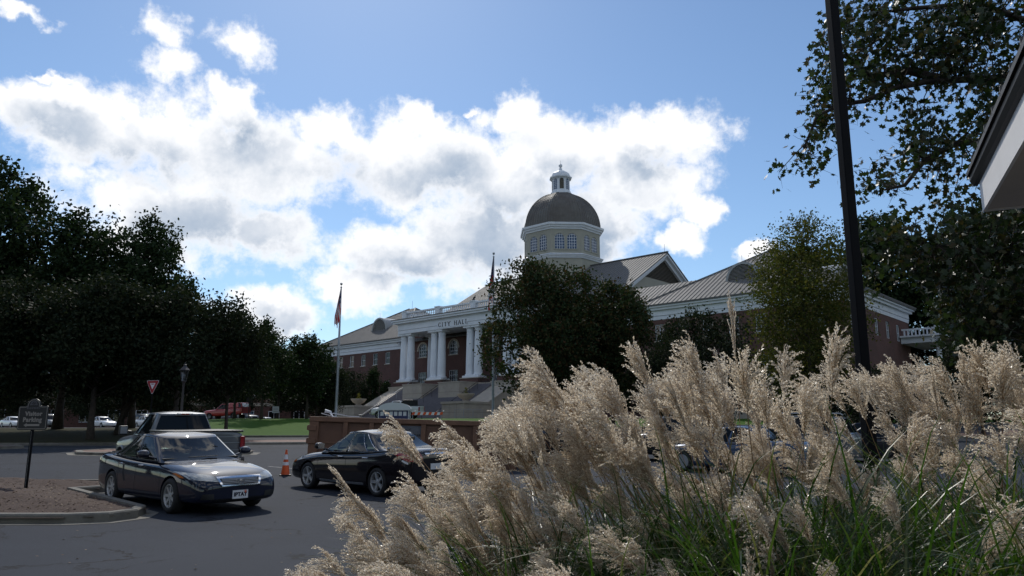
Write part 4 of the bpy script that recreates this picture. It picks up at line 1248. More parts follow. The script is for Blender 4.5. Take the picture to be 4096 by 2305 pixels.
for cx, cz, a in ((3.22, 1.42, .6), (3.32, 1.45, -.6)):
    pts_ = [(cx + .055 * math.cos(t) * math.cos(a) - .022 * math.sin(t) * math.sin(a), cz + .055 * math.cos(t) * math.sin(-a) + .022 * math.sin(t) * math.cos(a)) for t in [i * math.pi / 5 for i in range(10)]]
    m.poly3([(p[0], .019, p[1]) for p in pts_], [(p[0], .014, p[1]) for p in pts_])
m.build('leaf_mark', 'dark', sg)
dmp.location = (-6.75, 25.6, gz(-6.75, 25.6) - .02)
dmp.rotation_euler = (0, R(1.6), R(1.0))
# scrap in the dumpster
sc = MB()
sc.bar((0, 0, 0), (.62, .05, -.16), .06, .03); sc.bar((.30, 0, .0), (.52, 0, -.28), .16, .03); sc.hexa([(.1, 0, .02), (.3, .1, .0), (.32, .15, .02), (.1, .1, .04), (.12, 0, .12), (.26, .05, .06), (.3, .12, .08), (.1, .1, .14)])
so = sc.build('scrap_siding', 'plate'); so.location = (-6.42, 25.95, 2.22); tag(so, 'crumpled white scrap sticking out of the dumpster corner', 'scrap')
sc = MB(); sc.tube([(0, 0, .10), (.05, 0, .12), (.55, .05, .02), (.9, .08, .0)], .014, 6)
so = sc.build('scrap_strip', 'plate'); so.location = (-6.06, 25.95, 2.10); tag(so, 'thin white strip lying over the dumpster rim', 'scrap')

# ------------------------------------------------------------------ traffic cone
cn_ = empty('traffic_cone', (-6.85, 23.6, gz(-6.85, 23.6)), .3, 'orange traffic cone with white bands standing beside the dumpster', 'traffic cone'); cn_.scale = (.88, .88, .86)
m = MB(); m.prism([(-.19, -.19), (.19, -.19), (.19, .19), (-.19, .19)], 0, .045); bevel(m.build('base', 'blackplastic', cn_), .012)
def cone_r(z): return .145 - .118 * (z - .045) / .86
for z0, z1, mt, nm in ((.045, .36, 'orange', 'cone_body'), (.36, .47, 'refwhite', 'white_band'), (.47, .56, 'orange', 'cone_body'), (.56, .73, 'refwhite', 'white_band'), (.73, .90, 'orange', 'cone_body')):
    m = MB(); m.lathe([(cone_r(z0), z0), (cone_r(z1), z1)], 24); o = m.build(nm, mt, cn_, True); smooth_angle(o, 40)

# ------------------------------------------------------------------ visitor parking sign
def plate_poly(wd, ht, bump_r, z0):
    p = []
    def arc(cx, cz, r, a0, a1, n=6):
        return [(cx + r * math.cos(a0 + (a1 - a0) * i / n), cz + r * math.sin(a0 + (a1 - a0) * i / n)) for i in range(n + 1)]
    r = .05; h = wd / 2
    p += arc(-h + r, z0 + r, r, math.pi, 1.5 * math.pi) + arc(h - r, z0 + r, r, 1.5 * math.pi, 2 * math.pi)
    p += arc(h - r, z0 + ht - r, r, 0, .5 * math.pi) + [(bump_r + .02, z0 + ht)] + arc(0, z0 + ht, bump_r, .06, math.pi - .06, 14) + [(-bump_r - .02, z0 + ht)] + arc(-h + r, z0 + ht - r, r, .5 * math.pi, math.pi)
    return p
sx, sy = -10.75, 17.3
vs = empty('parking_sign', (sx, sy, island_z(sx, sy) - .02), R(-16), 'black visitor parking sign with left arrow on a perforated post in the mulch', 'sign'); vs.scale = (1.14, 1, .97)
pl = plate_poly(.74, .55, .17, 1.34)
m = MB(); m.poly3([(x, .0, z) for x, z in pl], [(x, -.012, z) for x, z in pl])
pn = m.build('sign_panel', 'signblack', vs)
inn = offset_path(pl, .022, True); inn2 = offset_path(pl, .033, True)
m = MB()
for i in range(len(inn)):
    j = (i + 1) % len(inn)
    m.hexa([(inn[i][0], -.012, inn[i][1]), (inn[j][0], -.012, inn[j][1]), (inn2[j][0], -.012, inn2[j][1]), (inn2[i][0], -.012, inn2[i][1]),
            (inn[i][0], -.015, inn[i][1]), (inn[j][0], -.015, inn[j][1]), (inn2[j][0], -.015, inn2[j][1]), (inn2[i][0], -.015, inn2[i][1])])
m.build('border_line', 'signtan', pn)
for txt, sz, z, mt, bd, xx in (('Roswell', .095, 1.845, 'signgrey', .0, .0), ('Visitor', .135, 1.705, 'signtan', .006, .02), ('Parking', .14, 1.57, 'signtan', .006, .0)):
    link('sign_text', text_mesh('sign_text', txt, sz, mt, .002, bd, spacing=1.12), pn, (xx, -.014, z), (math.pi / 2, 0, 0))
m = MB()
m.poly3([(x, -.012, z) for x, z in ((-.20, 1.45), (-.13, 1.405), (-.13, 1.428), (.19, 1.428), (.19, 1.472), (-.13, 1.472), (-.13, 1.495))], [(x, -.016, z) for x, z in ((-.20, 1.45), (-.13, 1.405), (-.13, 1.428), (.19, 1.428), (.19, 1.472), (-.13, 1.472), (-.13, 1.495))])
m.build('arrow', 'signtan', pn, fix=True)
m = MB()
for k in range(9):
    a = math.pi * (.02 + .96 * k / 8)
    m.bar((.075 * math.cos(a), -.014, 1.925 + .075 * math.sin(a)), (.075 * math.cos(a + .36), -.014, 1.925 + .075 * math.sin(a + .36)), .018, .004, up=(0, 1, 0))
    if k % 2 == 0: m.bar((.025 * math.cos(a), -.014, 1.93 + .02 * math.sin(a)), (.06 * math.cos(a), -.014, 1.925 + .06 * math.sin(a)), .010, .004, up=(0, 1, 0))
m.bar((-.10, -.014, 1.915), (.10, -.014, 1.915), .012, .004, up=(0, 1, 0))
m.build('sun_mark', 'signgrey', pn)
m = MB(); m.box(-.03, .03, .004, .018, 0, 1.8); m.box(-.03, -.024, .018, .04, 0, 1.8); m.box(.024, .03, .018, .04, 0, 1.8)
po = m.build('post', 'polepaint', vs)
m = MB()
for k in range(44): m.lathe([(.007, .0035), (.007, .0005)], 8, (0, 0, .05 + k * .029), 'y')
m.build('post_holes', 'galv', po)

# ------------------------------------------------------------------ yield sign
yx, yy = -17.85, 38.0
ys = empty('yield_sign', (yx, yy, gz(yx, yy) + .1), R(-20), 'red and white yield sign on a dark post behind the silver pickup', 'sign')
def rtri(s, r, z):
    c = [(0, z - s * .577), (s / 2, z + s * .289), (-s / 2, z + s * .289)]; out = []
    for i in range(3):
        a, b, d = Vector(c[i - 1]), Vector(c[i]), Vector(c[(i + 1) % 3])
        u, v = (a - b).normalized(), (d - b).normalized()
        for t in (0, .25, .5, .75, 1): out.append(tuple(b + (u * (1 - t) + v * t) * r))
    return out
for s, y0, y1, mt, nm in ((.82, 0, -.006, 'refwhite', 'sign_panel'), (.77, -.0062, -.010, 'yieldred', 'red_border'), (.36, -.0102, -.013, 'refwhite', 'white_center')):
    pp = rtri(s, .06 if s > .5 else .02, 3.12)
    m = MB(); m.poly3([(x, y0, z) for x, z in pp], [(x, y1, z) for x, z in pp]); o = m.build(nm, mt, ys, fix=True)
link('sign_text', text_mesh('sign_text', 'YIELD', .075, 'yieldred', .002, .002), o, (0, -.0145, 3.165), (math.pi / 2, 0, 0))
m = MB(); m.box(-.03, .03, .004, .04, 0, 3.3); m.build('post', 'polepaint', ys)

# ------------------------------------------------------------------ street lantern
lx, ly = -16.15, 37.6
ls = empty('street_lamp', (lx, ly, gz(lx, ly) + .1), 0, 'street lamp with glazed lantern head on a slim dark post behind the pickup', 'street lamp')
LH = 3.32
m = MB(); m.lathe([(.16, 0), (.16, .1), (.12, .2), (.09, .5), (.075, .9), (.065, 2.0), (.05, LH - .25), (.06, LH - .2), (.06, LH - .12), (.10, LH - .05), (.13, LH)], 16)
m.build('post', 'brown_iron', ls, True)
m = MB()
for k in range(6):
    a = math.pi * 2 * k / 6
    m.bar((.13 * math.cos(a), .13 * math.sin(a), LH), (.20 * math.cos(a), .20 * math.sin(a), LH + .50), .018, .018)
fr = m.build('lantern_frame', 'brown_iron', ls)
m = MB(); m.lathe([(.195, LH + .50), (.125, LH + .002)], 6); 
g = MB()
for k in range(6):
    a, b = math.pi * 2 * k / 6, math.pi * 2 * (k + 1) / 6
    g = MB(); g.quad((.128 * math.cos(a), .128 * math.sin(a), LH + .004), (.128 * math.cos(b), .128 * math.sin(b), LH + .004), (.198 * math.cos(b), .198 * math.sin(b), LH + .496), (.198 * math.cos(a), .198 * math.sin(a), LH + .496))
    g.build('pane', 'lampglass', ls)
m = MB(); m.lathe([(.26, LH + .50), (.265, LH + .53), (.17, LH + .62), (.08, LH + .72), (.07, LH + .76), (.09, LH + .78), (.03, LH + .82), (.015, LH + .90), (.001, LH + .91)], 6)
m.build('lantern_roof', 'brown_iron', ls)
m = MB(); m.lathe([(.001, LH + .12), (.05, LH + .14), (.06, LH + .25), (.03, LH + .34), (.001, LH + .35)], 10); m.build('bulb', 'plate', ls, True)

# ------------------------------------------------------------------ black light pole
lp = empty('light_pole', (4.61, 10.0, gz(4.61, 10.0)), R(12), 'tall square black light pole rising behind the ornamental grass', 'light pole')
m = MB(); m.hexa([(-.068, -.068, .0), (.068, -.068, .0), (.068, .068, .0), (-.068, .068, .0), (-.066, -.066, 9), (.066, -.066, 9), (.066, .066, 9), (-.066, .066, 9)]); bevel(m.build('shaft', 'polepaint', lp), .012)
m = MB(); m.box(-.22, .22, -.22, .22, -.05, .05); m.build('base_plate', 'polepaint', lp)
m = MB(); m.box(-.05, .6, -.12, .12, 8.9, 9.05); m.build('lamp_head', 'polepaint', lp)

# ------------------------------------------------------------------ flags
def flagpole(x, y, top, label):
    z0 = gz(x, y)
    fp = empty('flagpole', (x, y, z0), 0, label, 'flagpole')
    h = top - z0
    m = MB(); m.lathe([(.22, 0), (.2, .12), (.14, .2), (.13, 2), (.12, h * .5), (.065, h - .55)], 14); m.build('shaft', 'galv', fp, True)
    m = MB(); m.lathe([(.09, h - .56), (.12, h - .50), (.05, h - .44), (.02, h - .40), (.02, h - .30)], 12); m.build('truck_cap', 'galv', fp, True)
    m = MB(); m.lathe([(.001, h - .30), (.10, h - .26), (.145, h - .15), (.10, h - .04), (.001, h)], 14); m.build('ball', 'galv', fp, True)
    m = MB(); m.tube([(.16, .0, 1.2), (.13, 0, h * .5), (.09, 0, h - .6)], .008, 4); m.build('halyard', 'refwhite', fp)
    return fp
flagpole(-18.3, 80, 17.35, 'grey flagpole carrying the stars and stripes beside the lawn')
flagpole(-1.98, 80, 20.7, 'tall grey flagpole carrying the red white and blue state flag')
def limp_flag(name, label, top, drop, wd, bands, lean=-.35, seed=0):
    """a flag hanging limp: folds of cloth; bands(u, v) gives the material slot"""
    rd = random.Random(seed); nu, nv = 26, 30
    V = []; m = MB()
    for j in range(nv + 1):
        v = j / nv
        for i in range(nu + 1):
            u = i / nu
            width = wd * (.10 + .90 * min(1, v * 1.5)) * (1 - .35 * max(0, v - .75) * 4 * abs(u - .4))
            x = lean * wd * v * .55 + (u - .25) * width * .55 * (-1 if lean < 0 else 1)
            fold = .11 * math.sin(u * 9.5 + v * 2.0 + seed) * (.3 + v) + .05 * math.sin(u * 21 + v * 5)
            z = -drop * v - .35 * drop * (u * (1 - v) ** .6) * v - .18 * drop * u * v ** 2 + (.10 * drop * math.sin(u * 7 + 1 + seed) * v ** 3)
            m.v.append((x + .08 * math.sin(u * 12 + seed) * v, fold, z))
    for j in range(nv):
        for i in range(nu):
            a = j * (nu + 1) + i
            m.f.append((a, a + 1, a + nu + 2, a + nu + 1)); m.m.append(bands((i + .5) / nu, (j + .5) / nv))
    o = m.build(name, ['flagred', 'flagwhite', 'flagblue'], None, True)
    o.location = top
    sm = o.modifiers.new('t', 'SOLIDIFY'); sm.thickness = .008
    return tag(o, label, 'flag')
def us(u, v):
    # hung from the hoist: stripes run down the cloth, canton at the top
    if v < .42 and u < .75:
        return 1 if (int(u * 17) + int(v * 26)) % 5 == 0 else 2
    return (int(u * 9 + v * 5.5)) % 2
def state(u, v):
    if v < .40: return 2 if (int(u * 11) + int(v * 17)) % 7 else 1
    if v < .58: return 0
    if v < .88: return 1
    return 0
limp_flag('flag', 'stars and stripes flag hanging limp from its pole', (-18.27, 79.85, 16.75), 3.7, 1.05, us, -.28, 1)
limp_flag('flag', 'state flag of blue, red and white hanging limp against the tree', (-2.0, 79.85, 20.05), 4.6, 1.0, state, -.35, 4)

# ------------------------------------------------------------------ things in front of the stairs
pt_ = empty('restroom_trailer', (-10.4, 68, gz(-10.4, 68) + .1), R(2), 'blue portable restroom trailer with white arched roof before the stairs', 'trailer'); pt_.scale = (.8, .8, .8)
Wt, Ht = 3.55, 1.95
for x in (-Wt / 2, -Wt / 2 + 3.3, Wt / 2 - .08):
    m = MB(); m.box(x, x + .08, 0, .08, 0, Ht); m.build('corner_post', 'toiletroof', pt_)
m = MB(); m.box(-Wt / 2 + .08, Wt / 2 - .08, .03, 1.5, .1, 1.25); m.box(-Wt / 2 + .08, Wt / 2 - .08, .03, 1.5, 1.72, Ht - .1)
m.build('wall', 'toiletblue', pt_)
for k in range(7):
    x = -Wt / 2 + .12 + k * .5
    m = MB(); m.box(x, x + .12, .03, 1.5, 1.25, 1.72); m.build('window_mullion', 'toiletblue', pt_)
for k in range(6):
    x = -Wt / 2 + .25 + k * .5
    m = MB(); m.box(x, x + .36, .06, .08, 1.26, 1.71); m.build('window', 'plate', pt_)
m = MB()
pf = [(-Wt / 2 - .06, Ht - .10), (Wt / 2 + .06, Ht - .10), (Wt / 2 + .06, Ht + .05)] + [(Wt / 2 * math.cos(a), Ht + .05 + .72 * math.sin(a)) for a in [math.pi * (i + .3) / 16.6 for i in range(17)]] + [(-Wt / 2 - .06, Ht + .05)]
m.poly3([(x, -.08, z) for x, z in pf], [(x, 1.6, z) for x, z in pf]); m.build('arched_roof', 'toiletroof', pt_, fix=True)
m = MB(); m.box(-Wt / 2 - .08, Wt / 2 + .08, -.10, -.085, Ht - .02, Ht + .07); m.build('roof_band', 'plate', pt_)
def barricade(x, y, z, rz, L, label, ry=0.0):
    b = empty('barricade', (x, y, z), rz, label, 'barricade', 'striped road barricades before the stairs')
    n = int(L / .32)
    for k in range(n):
        x0 = k * L / n; x1 = (k + 1) * L / n; sl = .12
        m = MB(); h0 = 1.05
        m.hexa([(x0, 0, h0), (x1, 0, h0), (x1, .03, h0), (x0, .03, h0), (x0 + sl, 0, h0 + .34), (x1 + sl, 0, h0 + .34), (x1 + sl, .03, h0 + .34), (x0 + sl, .03, h0 + .34)])
        m.build('stripe_board', 'orange' if k % 2 == 0 else 'refwhite', b)
    for xx in (.15, L - .15):
        m = MB(); m.bar((xx, -.25, 0), (xx, 0.015, 1.1), .05, .04); m.bar((xx, .28, 0), (xx, .02, 1.1), .05, .04); m.build('leg', 'galv', b)
        m = MB(); m.lathe([(.001, 1.39), (.09, 1.40), (.09, 1.56), (.05, 1.60), (.001, 1.61)], 12, (xx + .3, .01, 0)); m.build('warning_light', 'refwhite', b, True)
    return b
barricade(-9.4, 72, gz(-9.4, 72) + .1, R(-2), 3.7, 'orange and white striped barricade with two warning lights before the stairs').scale = (.78, .78, .78)
def fence_panel(x, y, rz, L, label):
    z = gz(x, y) + .1
    f = empty('crowd_barrier', (x, y, z), rz, label, 'barrier', 'steel crowd barriers by the right podium')
    m = MB(); m.tube([(0, 0, .15), (0, 0, 1.05), (.08, 0, 1.12), (L - .08, 0, 1.12), (L, 0, 1.05), (L, 0, .15)], .022, 6); m.tube([(0, 0, .2), (L, 0, .2)], .018, 6); m.build('frame', 'galv', f)
    for k in range(1, int(L / .14)):
        m = MB(); m.tube([(k * .14, 0, .2), (k * .14, 0, 1.1)], .009, 5); m.build('bar', 'galv', f)
    m = MB(); m.box(.1, .14, -.25, .25, 0, .03); m.box(L - .14, L - .1, -.25, .25, 0, .03); m.box(.10, .14, -.02, .02, .03, .2); m.box(L - .14, L - .1, -.02, .02, .03, .2); m.build('foot', 'galv', f)
for k in range(3):
    fence_panel(-6.75 + k * 1.1, 90.0 + .2 * k, R(10), 1.06, ('steel crowd barrier panel at the stair end of its row', 'steel crowd barrier panel between two others by the podium', 'steel crowd barrier panel at the flagpole end of its row')[k])
def small_sign(x, y, h, label, wd=.5, ht=.55, post='rail'):
    s = empty('post_sign', (x, y, gz(x, y) + .1), R(5), label, 'sign')
    m = MB(); m.box(-wd / 2, wd / 2, -.02, 0, h - ht, h); m.build('sign_panel', 'plate', s)
    m = MB()
    for k in range(3): m.box(-wd * .35, wd * .35, -.024, -.0205, h - ht * (.25 + .25 * k) - .03, h - ht * (.25 + .25 * k))
    m.build('sign_lines', 'letter', s)
    m = MB(); m.tube([(0, .02, 0), (0, .02, h)], .03, 6); m.build('post', post, s)
small_sign(-10.1, 86, 1.3, 'small white notice on a post at the foot of the stairs', .6, .6)
small_sign(-25.8, 84, 1.35, 'small white notice on a post at the crest of the lawn', .7, .7)
cs2 = copy_tree(cn_); cs2.location = (-10.9, 85.6, gz(-10.9, 85.6) + .1); tag(cs2, 'distant orange cone standing behind the restroom trailer', 'traffic cone')
# bench and a dark bollard light in the left lot edge
bn_ = empty('park_bench', (-52.5, 84, gz(-52.5, 84) + .1), R(10), 'dark picnic bench on the bank under the trees', 'bench')
for k in range(3):
    m = MB(); m.box(-.9, .9, -.22 + k * .15, -.10 + k * .15, .42, .46); m.build('slat', 'rail', bn_)
for x in (-.7, .7):
    m = MB(); m.box(x - .04, x + .04, -.2, .2, 0, .42); m.build('leg', 'rail', bn_)
bl_ = empty('sign_post', (-31.8, 93, gz(-31.8, 93) + .1), 0, 'dark post box beside the red pickup', 'post')
m = MB(); m.box(-.05, .05, -.05, .05, 0, 2.1); m.build('post', 'rail', bl_)
m = MB(); m.box(-.28, .28, -.15, .15, 2.0, 2.9); bevel(m.build('panel', 'rail', bl_), .03)
def leaf_cards(P, smin, smax, seed=0, shape='quad', up=0.0):
    g = np.random.default_rng(seed); n = len(P)
    d = g.normal(size=(n, 3)); d[:, 2] += up; d /= np.linalg.norm(d, axis=1)[:, None]
    e = np.cross(d, g.normal(size=(n, 3))); e /= np.linalg.norm(e, axis=1)[:, None]
    s = g.uniform(smin, smax, n)[:, None]
    d = d * s / 2; e = e * s / 2
    if shape == 'quad':      # pointed oval leaf
        V = np.stack([P - d, P - e * .62 + d * .05, P + d, P + e * .62 + d * .05], 1)
        return V.reshape(-1, 3), np.arange(4 * n).reshape(-1, 4)
    # star shaped leaf: five lobes round a stalk
    nrm = np.cross(d, e); nrm /= np.linalg.norm(nrm, axis=1)[:, None]
    outl = [(-1.0, 0), (-.55, .45), (-.45, 1.0), (.0, .45), (.45, .85), (.55, .32), (1.05, 0), (.55, -.32), (.45, -.85), (.0, -.45), (-.45, -1.0), (-.55, -.45)]
    curl = g.uniform(-.25, .25, (n, 1))
    V = np.stack([P + d * a + e * b + nrm * s * .5 * curl * (a * a + b * b) for a, b in outl], 1)
    k = np.arange(n)[:, None] * 12
    T = np.array([(11, 0, 1), (1, 2, 3), (3, 4, 5), (5, 6, 7), (7, 8, 9), (9, 10, 11), (11, 1, 3), (3, 5, 7), (7, 9, 11), (3, 7, 11)])
    F = (k[:, :, None] + T[None]).reshape(-1, 3)
    return V.reshape(-1, 3), F
# ------------------------------------------------------------------ city hall (local x = along the front, y = into the building, z = world height)
CH = empty('city_hall', (-5.719, 106.0, 0.0), -R(42.2), 'large brick city hall with white columned portico, grey metal roofs and a dome', 'building')
def cbox(name, mat, x0, x1, y0, y1, z0, z1, par=None, bev=0):
    m = MB(); m.box(x0, x1, y0, y1, z0, z1); o = m.build(name, mat, par or CH)
    if bev: bevel(o, bev)
    return o
ZG = 2.6
ZE = 16.65       # eaves
BL = {'left': (-44.7, -20.0, 5.0, 28.0), 'mid': (-20.0, 16.0, 5.0, 46.0), 'link': (16.0, 25.4, 6.5, 19.0), 'right': (25.4, 48.8, 5.0, 28.6)}
# windows: recessed into the wall skin, so the wall is built of pieces round the openings
WINS = []
def wall_front(name, x0, x1, y, z0, z1, holes, mat='brick', th=.4):
    """wall facing -y with rectangular openings (x0,x1,z0,z1)"""
    m = MB()
    xs_ = sorted(set([x0, x1] + [h[0] for h in holes] + [h[1] for h in holes]))
    for a, b in zip(xs_, xs_[1:]):
        if b - a < 1e-4: continue
        hs = sorted([(h[2], h[3]) for h in holes if h[0] < (a + b) / 2 < h[1]])
        z = z0
        for (h0, h1) in hs:
            if h0 > z: m.box(a, b, y, y + th, z, h0)
            z = h1
        if z < z1: m.box(a, b, y, y + th, z, z1)
    return m.build(name, mat, CH)
def window(xc, z0, z1, wd, y, nx=2, nz=2, arch=False, sill=True, surround=True, rotz=None, par=None, deep=.16, frame='white'):
    """window > pane, frame ; sits in an opening in a wall facing -y (or turned by rotz about the local origin)"""
    w_ = wd / 2; m = MB(); fw = .07; y1 = y + deep
    root_o = None
    zs = z1 - w_ if arch else z1
    def topz(x):
        return zs + math.sqrt(max(0, w_ * w_ - (x - xc) ** 2)) if arch else z1
    # frame
    m.box(xc - w_, xc - w_ + fw, y1 - .05, y1 + .05, z0, zs); m.box(xc + w_ - fw, xc + w_, y1 - .05, y1 + .05, z0, zs); m.box(xc - w_ + fw, xc + w_ - fw, y1 - .05, y1 + .05, z0, z0 + fw)
    if arch:
        N = 12
        for k in range(N):
            a, b = math.pi * k / N, math.pi * (k + 1) / N
            m.poly3([(xc + r * math.cos(t), y1 - .05, zs + r * math.sin(t)) for r, t in ((w_, a), (w_, b), (w_ - fw, b), (w_ - fw, a))], [(xc + r * math.cos(t), y1 + .05, zs + r * math.sin(t)) for r, t in ((w_, a), (w_, b), (w_ - fw, b), (w_ - fw, a))])
    else:
        m.box(xc - w_ + fw, xc + w_ - fw, y1 - .05, y1 + .05, z1 - fw, z1)
    mw = .022 if wd < 2 else .035
    for k in range(1, nx):
        x = xc - w_ + wd * k / nx; m.box(x - mw, x + mw, y1 - .02, y1 + .03, z0 + fw, topz(x) - fw * .7)
    for k in range(1, nz):
        z = z0 + (z1 - z0) * k / nz
        hx = w_ if z < zs else math.sqrt(max(0, w_ * w_ - (z - zs) ** 2))
        if hx > .1: m.box(xc - hx + fw * .5, xc + hx - fw * .5, y1 - .018, y1 + .028, z - mw, z + mw)
    o = m.build('window', frame, par or CH, fix=True)
    g = MB()
    pts_ = [(xc - w_ + .02, z0 + .02), (xc + w_ - .02, z0 + .02)] + ([(xc + (w_ - .02) * math.cos(math.pi * k / 12), zs + (w_ - .02) * math.sin(math.pi * k / 12)) for k in range(13)] if arch else [(xc + w_ - .02, z1 - .02), (xc - w_ + .02, z1 - .02)])
    g.poly3([(x, y1 + .032, z) for x, z in pts_], [(x, y1 + .042, z) for x, z in pts_])
    g.build('pane', 'winglass', o, fix=True)
    b = MB(); b.box(xc - w_ + .005, xc + w_ - .005, y1 + .06, y1 + .07, z0 + .005, zs); b.build('blind', 'blinds', o)
    if sill:
        s = MB(); s.box(xc - w_ - .1, xc + w_ + .1, y - .10, y + deep - .055, z0 - .16, z0 - .002); s.build('sill', 'stone', o)
    if arch and surround:
        s = MB(); N = 12; r0, r1 = w_ + .003, w_ + .26
        for k in range(N):
            a, bb = math.pi * k / N, math.pi * (k + 1) / N
            s.poly3([(xc + r * math.cos(t), y - .05, zs + r * math.sin(t)) for r, t in ((r1, a), (r1, bb), (r0, bb), (r0, a))], [(xc + r * math.cos(t), y + .02, zs + r * math.sin(t)) for r, t in ((r1, a), (r1, bb), (r0, bb), (r0, a))])
        s.box(xc - r1 - .1, xc - r0, y - .06, y + .02, zs - .22, zs - .001); s.box(xc + r0, xc + r1 + .1, y - .06, y + .02, zs - .22, zs - .001)
        s.build('arch_surround', 'stone', o, fix=True)
    return o
M['blinds'] = principled('window_blind', (0.30, 0.34, 0.38), 0.8)
# ---- walls and windows
LW = [-24.75, -28.05, -31.35, -34.65, -37.9, -41.3]
holes = []
for x in LW:
    holes += [(x - .62, x + .62, 12.75, 14.65), (x - .62, x + .62, 7.7, 9.9)]
wall_front('wall', -44.7, -20.0, 5.0, ZG, 15.0, holes)
for x in LW:
    window(x, 12.75, 14.65, 1.24, 5.0, 1, 2); window(x, 7.7, 9.9, 1.24, 5.0, 1, 2)
MW = [(-19.6 + .55, True), (-15.95, True), (-8.85, True), (-4.0, True), (.85, True), (7.9, True), (11.2, True)]
holes = []
for x, a in MW:
    holes += [(x - .97, x + .97, 13.25, 14.43), (x - .97, x + .97, 8.6, 10.85)]
# arched tops are cut as narrow slices
def slices(x, w_, zs, n=10):
    out = []
    for k in range(n):
        a = x - w_ + 2 * w_ * k / n; b = x - w_ + 2 * w_ * (k + 1) / n
        c = (a + b) / 2; out.append((a, b, zs, zs + math.sqrt(max(0, w_ * w_ - (c - x) ** 2))))
    return out
hs = list(holes)
for x, a in MW: 
    hs = [h for h in hs]
    hs += [(p, q, 14.43, t) for p, q, _, t in slices(x, .97, 14.43)]
# merge the rectangular part with its slices column by column
hh = []
for x, a in MW:
    for p, q, _, t in slices(x, .97, 14.43):
        hh.append((p, q, 13.25, t)); hh.append((p, q, 8.6, 10.85))
wall_front('wall', -20.0, 16.0, 5.0, ZG, 17.4, hh)
for x, a in MW:
    window(x, 13.25, 15.40, 1.94, 5.0, 4, 4, True); window(x, 8.6, 10.85, 1.94, 5.0, 4, 3, False, False)
RW = [27.3, 30.5, 33.7, 36.9, 40.1, 43.3, 46.5]
holes = []
for x in RW: holes += [(x - .62, x + .62, 12.4, 14.4), (x - .62, x + .62, 7.7, 9.9)]
wall_front('wall', 25.4, 48.8, 5.0, ZG, 15.0, holes)
for x in RW:
    window(x, 12.4, 14.4, 1.24, 5.0, 2, 3); window(x, 7.7, 9.9, 1.24, 5.0, 2, 3)
# blocks behind the skins
cbox('wall', 'brick', -44.7, -20.0, 5.45, 28, ZG, 15.0)
cbox('wall', 'brick', -20, 15.98, 5.46, 46, ZG, 16.4)
cbox('wall', 'brick', 15.99, 25.41, 6.5, 19, ZG, 15.0)
cbox('wall', 'brick', 25.4, 48.38, 5.45, 28.6, ZG, 15.0)
for x0, x1, y0 in ((-44.7, -20, 5.0), (-20, 16, 5.0), (25.4, 48.8, 5.0)):
    cbox('plinth', 'stone', x0 - .06, x1 + .06, y0 - .12, y0 - .002, ZG, 4.4)
# side wall facing right (local +x), with its own windows
def wall_side(x, y0, y1, z0, z1, holes):
    m = MB(); ys_ = sorted(set([y0, y1] + [h[0] for h in holes] + [h[1] for h in holes]))
    for a, b in zip(ys_, ys_[1:]):
        z = z0
        for (h0, h1) in sorted((h[2], h[3]) for h in holes if h[0] < (a + b) / 2 < h[1]):
            m.box(x - .4, x, a, b, z, h0); z = h1
        m.box(x - .4, x, a, b, z, z1)
    return m.build('wall', 'brick', CH)
SY = [8.0, 12.0, 16.0, 20.0, 24.0]
wall_side(48.8, 5.4, 28.6, ZG, 15.0, [(y - .62, y + .62, 12.3, 14.3) for y in SY])
for y in SY:
    m = MB(); m.box(48.62, 48.70, y - .62, y - .54, 12.3, 14.3); m.box(48.62, 48.70, y + .54, y + .62, 12.3, 14.3); m.box(48.62, 48.70, y - .54, y + .54, 12.3, 12.38); m.box(48.62, 48.70, y - .54, y + .54, 14.22, 14.3); m.box(48.63, 48.69, y - .54, y + .54, 13.27, 13.33); m.box(48.63, 48.69, y - .03, y + .03, 12.38, 14.22)
    o = m.build('window', 'white', CH)
    m = MB(); m.box(48.60, 48.618, y - .6, y + .6, 12.32, 14.28); m.build('pane', 'winglass', o)
# ---- entablature of the wings: two fasciae, frieze, cornice
def ring_band(nm, mat, blk, proud, z0, z1, par=None):
    x0, x1, y0, y1 = blk
    m = MB(); p = proud; t = .5
    m.box(x0 - p, x1 + p, y0 - p, y0 + t, z0, z1); m.box(x0 - p, x0 + t, y0 + t, y1 + p, z0, z1); m.box(x1 - t, x1 + p, y0 + t, y1 + p, z0, z1)
    return m.build(nm, mat, par or CH)
for k in ('left', 'right'):
    b = BL[k]
    ring_band('architrave', 'white', b, .06, 14.97, 15.42); ring_band('shadow_joint', 'joint', b, .035, 15.42, 15.46); ring_band('frieze', 'white', b, .12, 15.46, 16.12)
    ring_band('cornice', 'white', b, .45, 16.12, 16.42); ring_band('cornice', 'white', b, .68, 16.42, 16.62); ring_band('gutter', 'seam', b, .82, 16.62, 16.80)
b = (16.2, 25.2, 6.5, 19)
ring_band('frieze', 'white', b, .08, 14.98, 16.1); ring_band('cornice', 'white', b, .4, 16.1, 16.6)
ring_band('frieze', 'white', (-20, 16, 5.0, 20), .09, 17.0, 17.42)
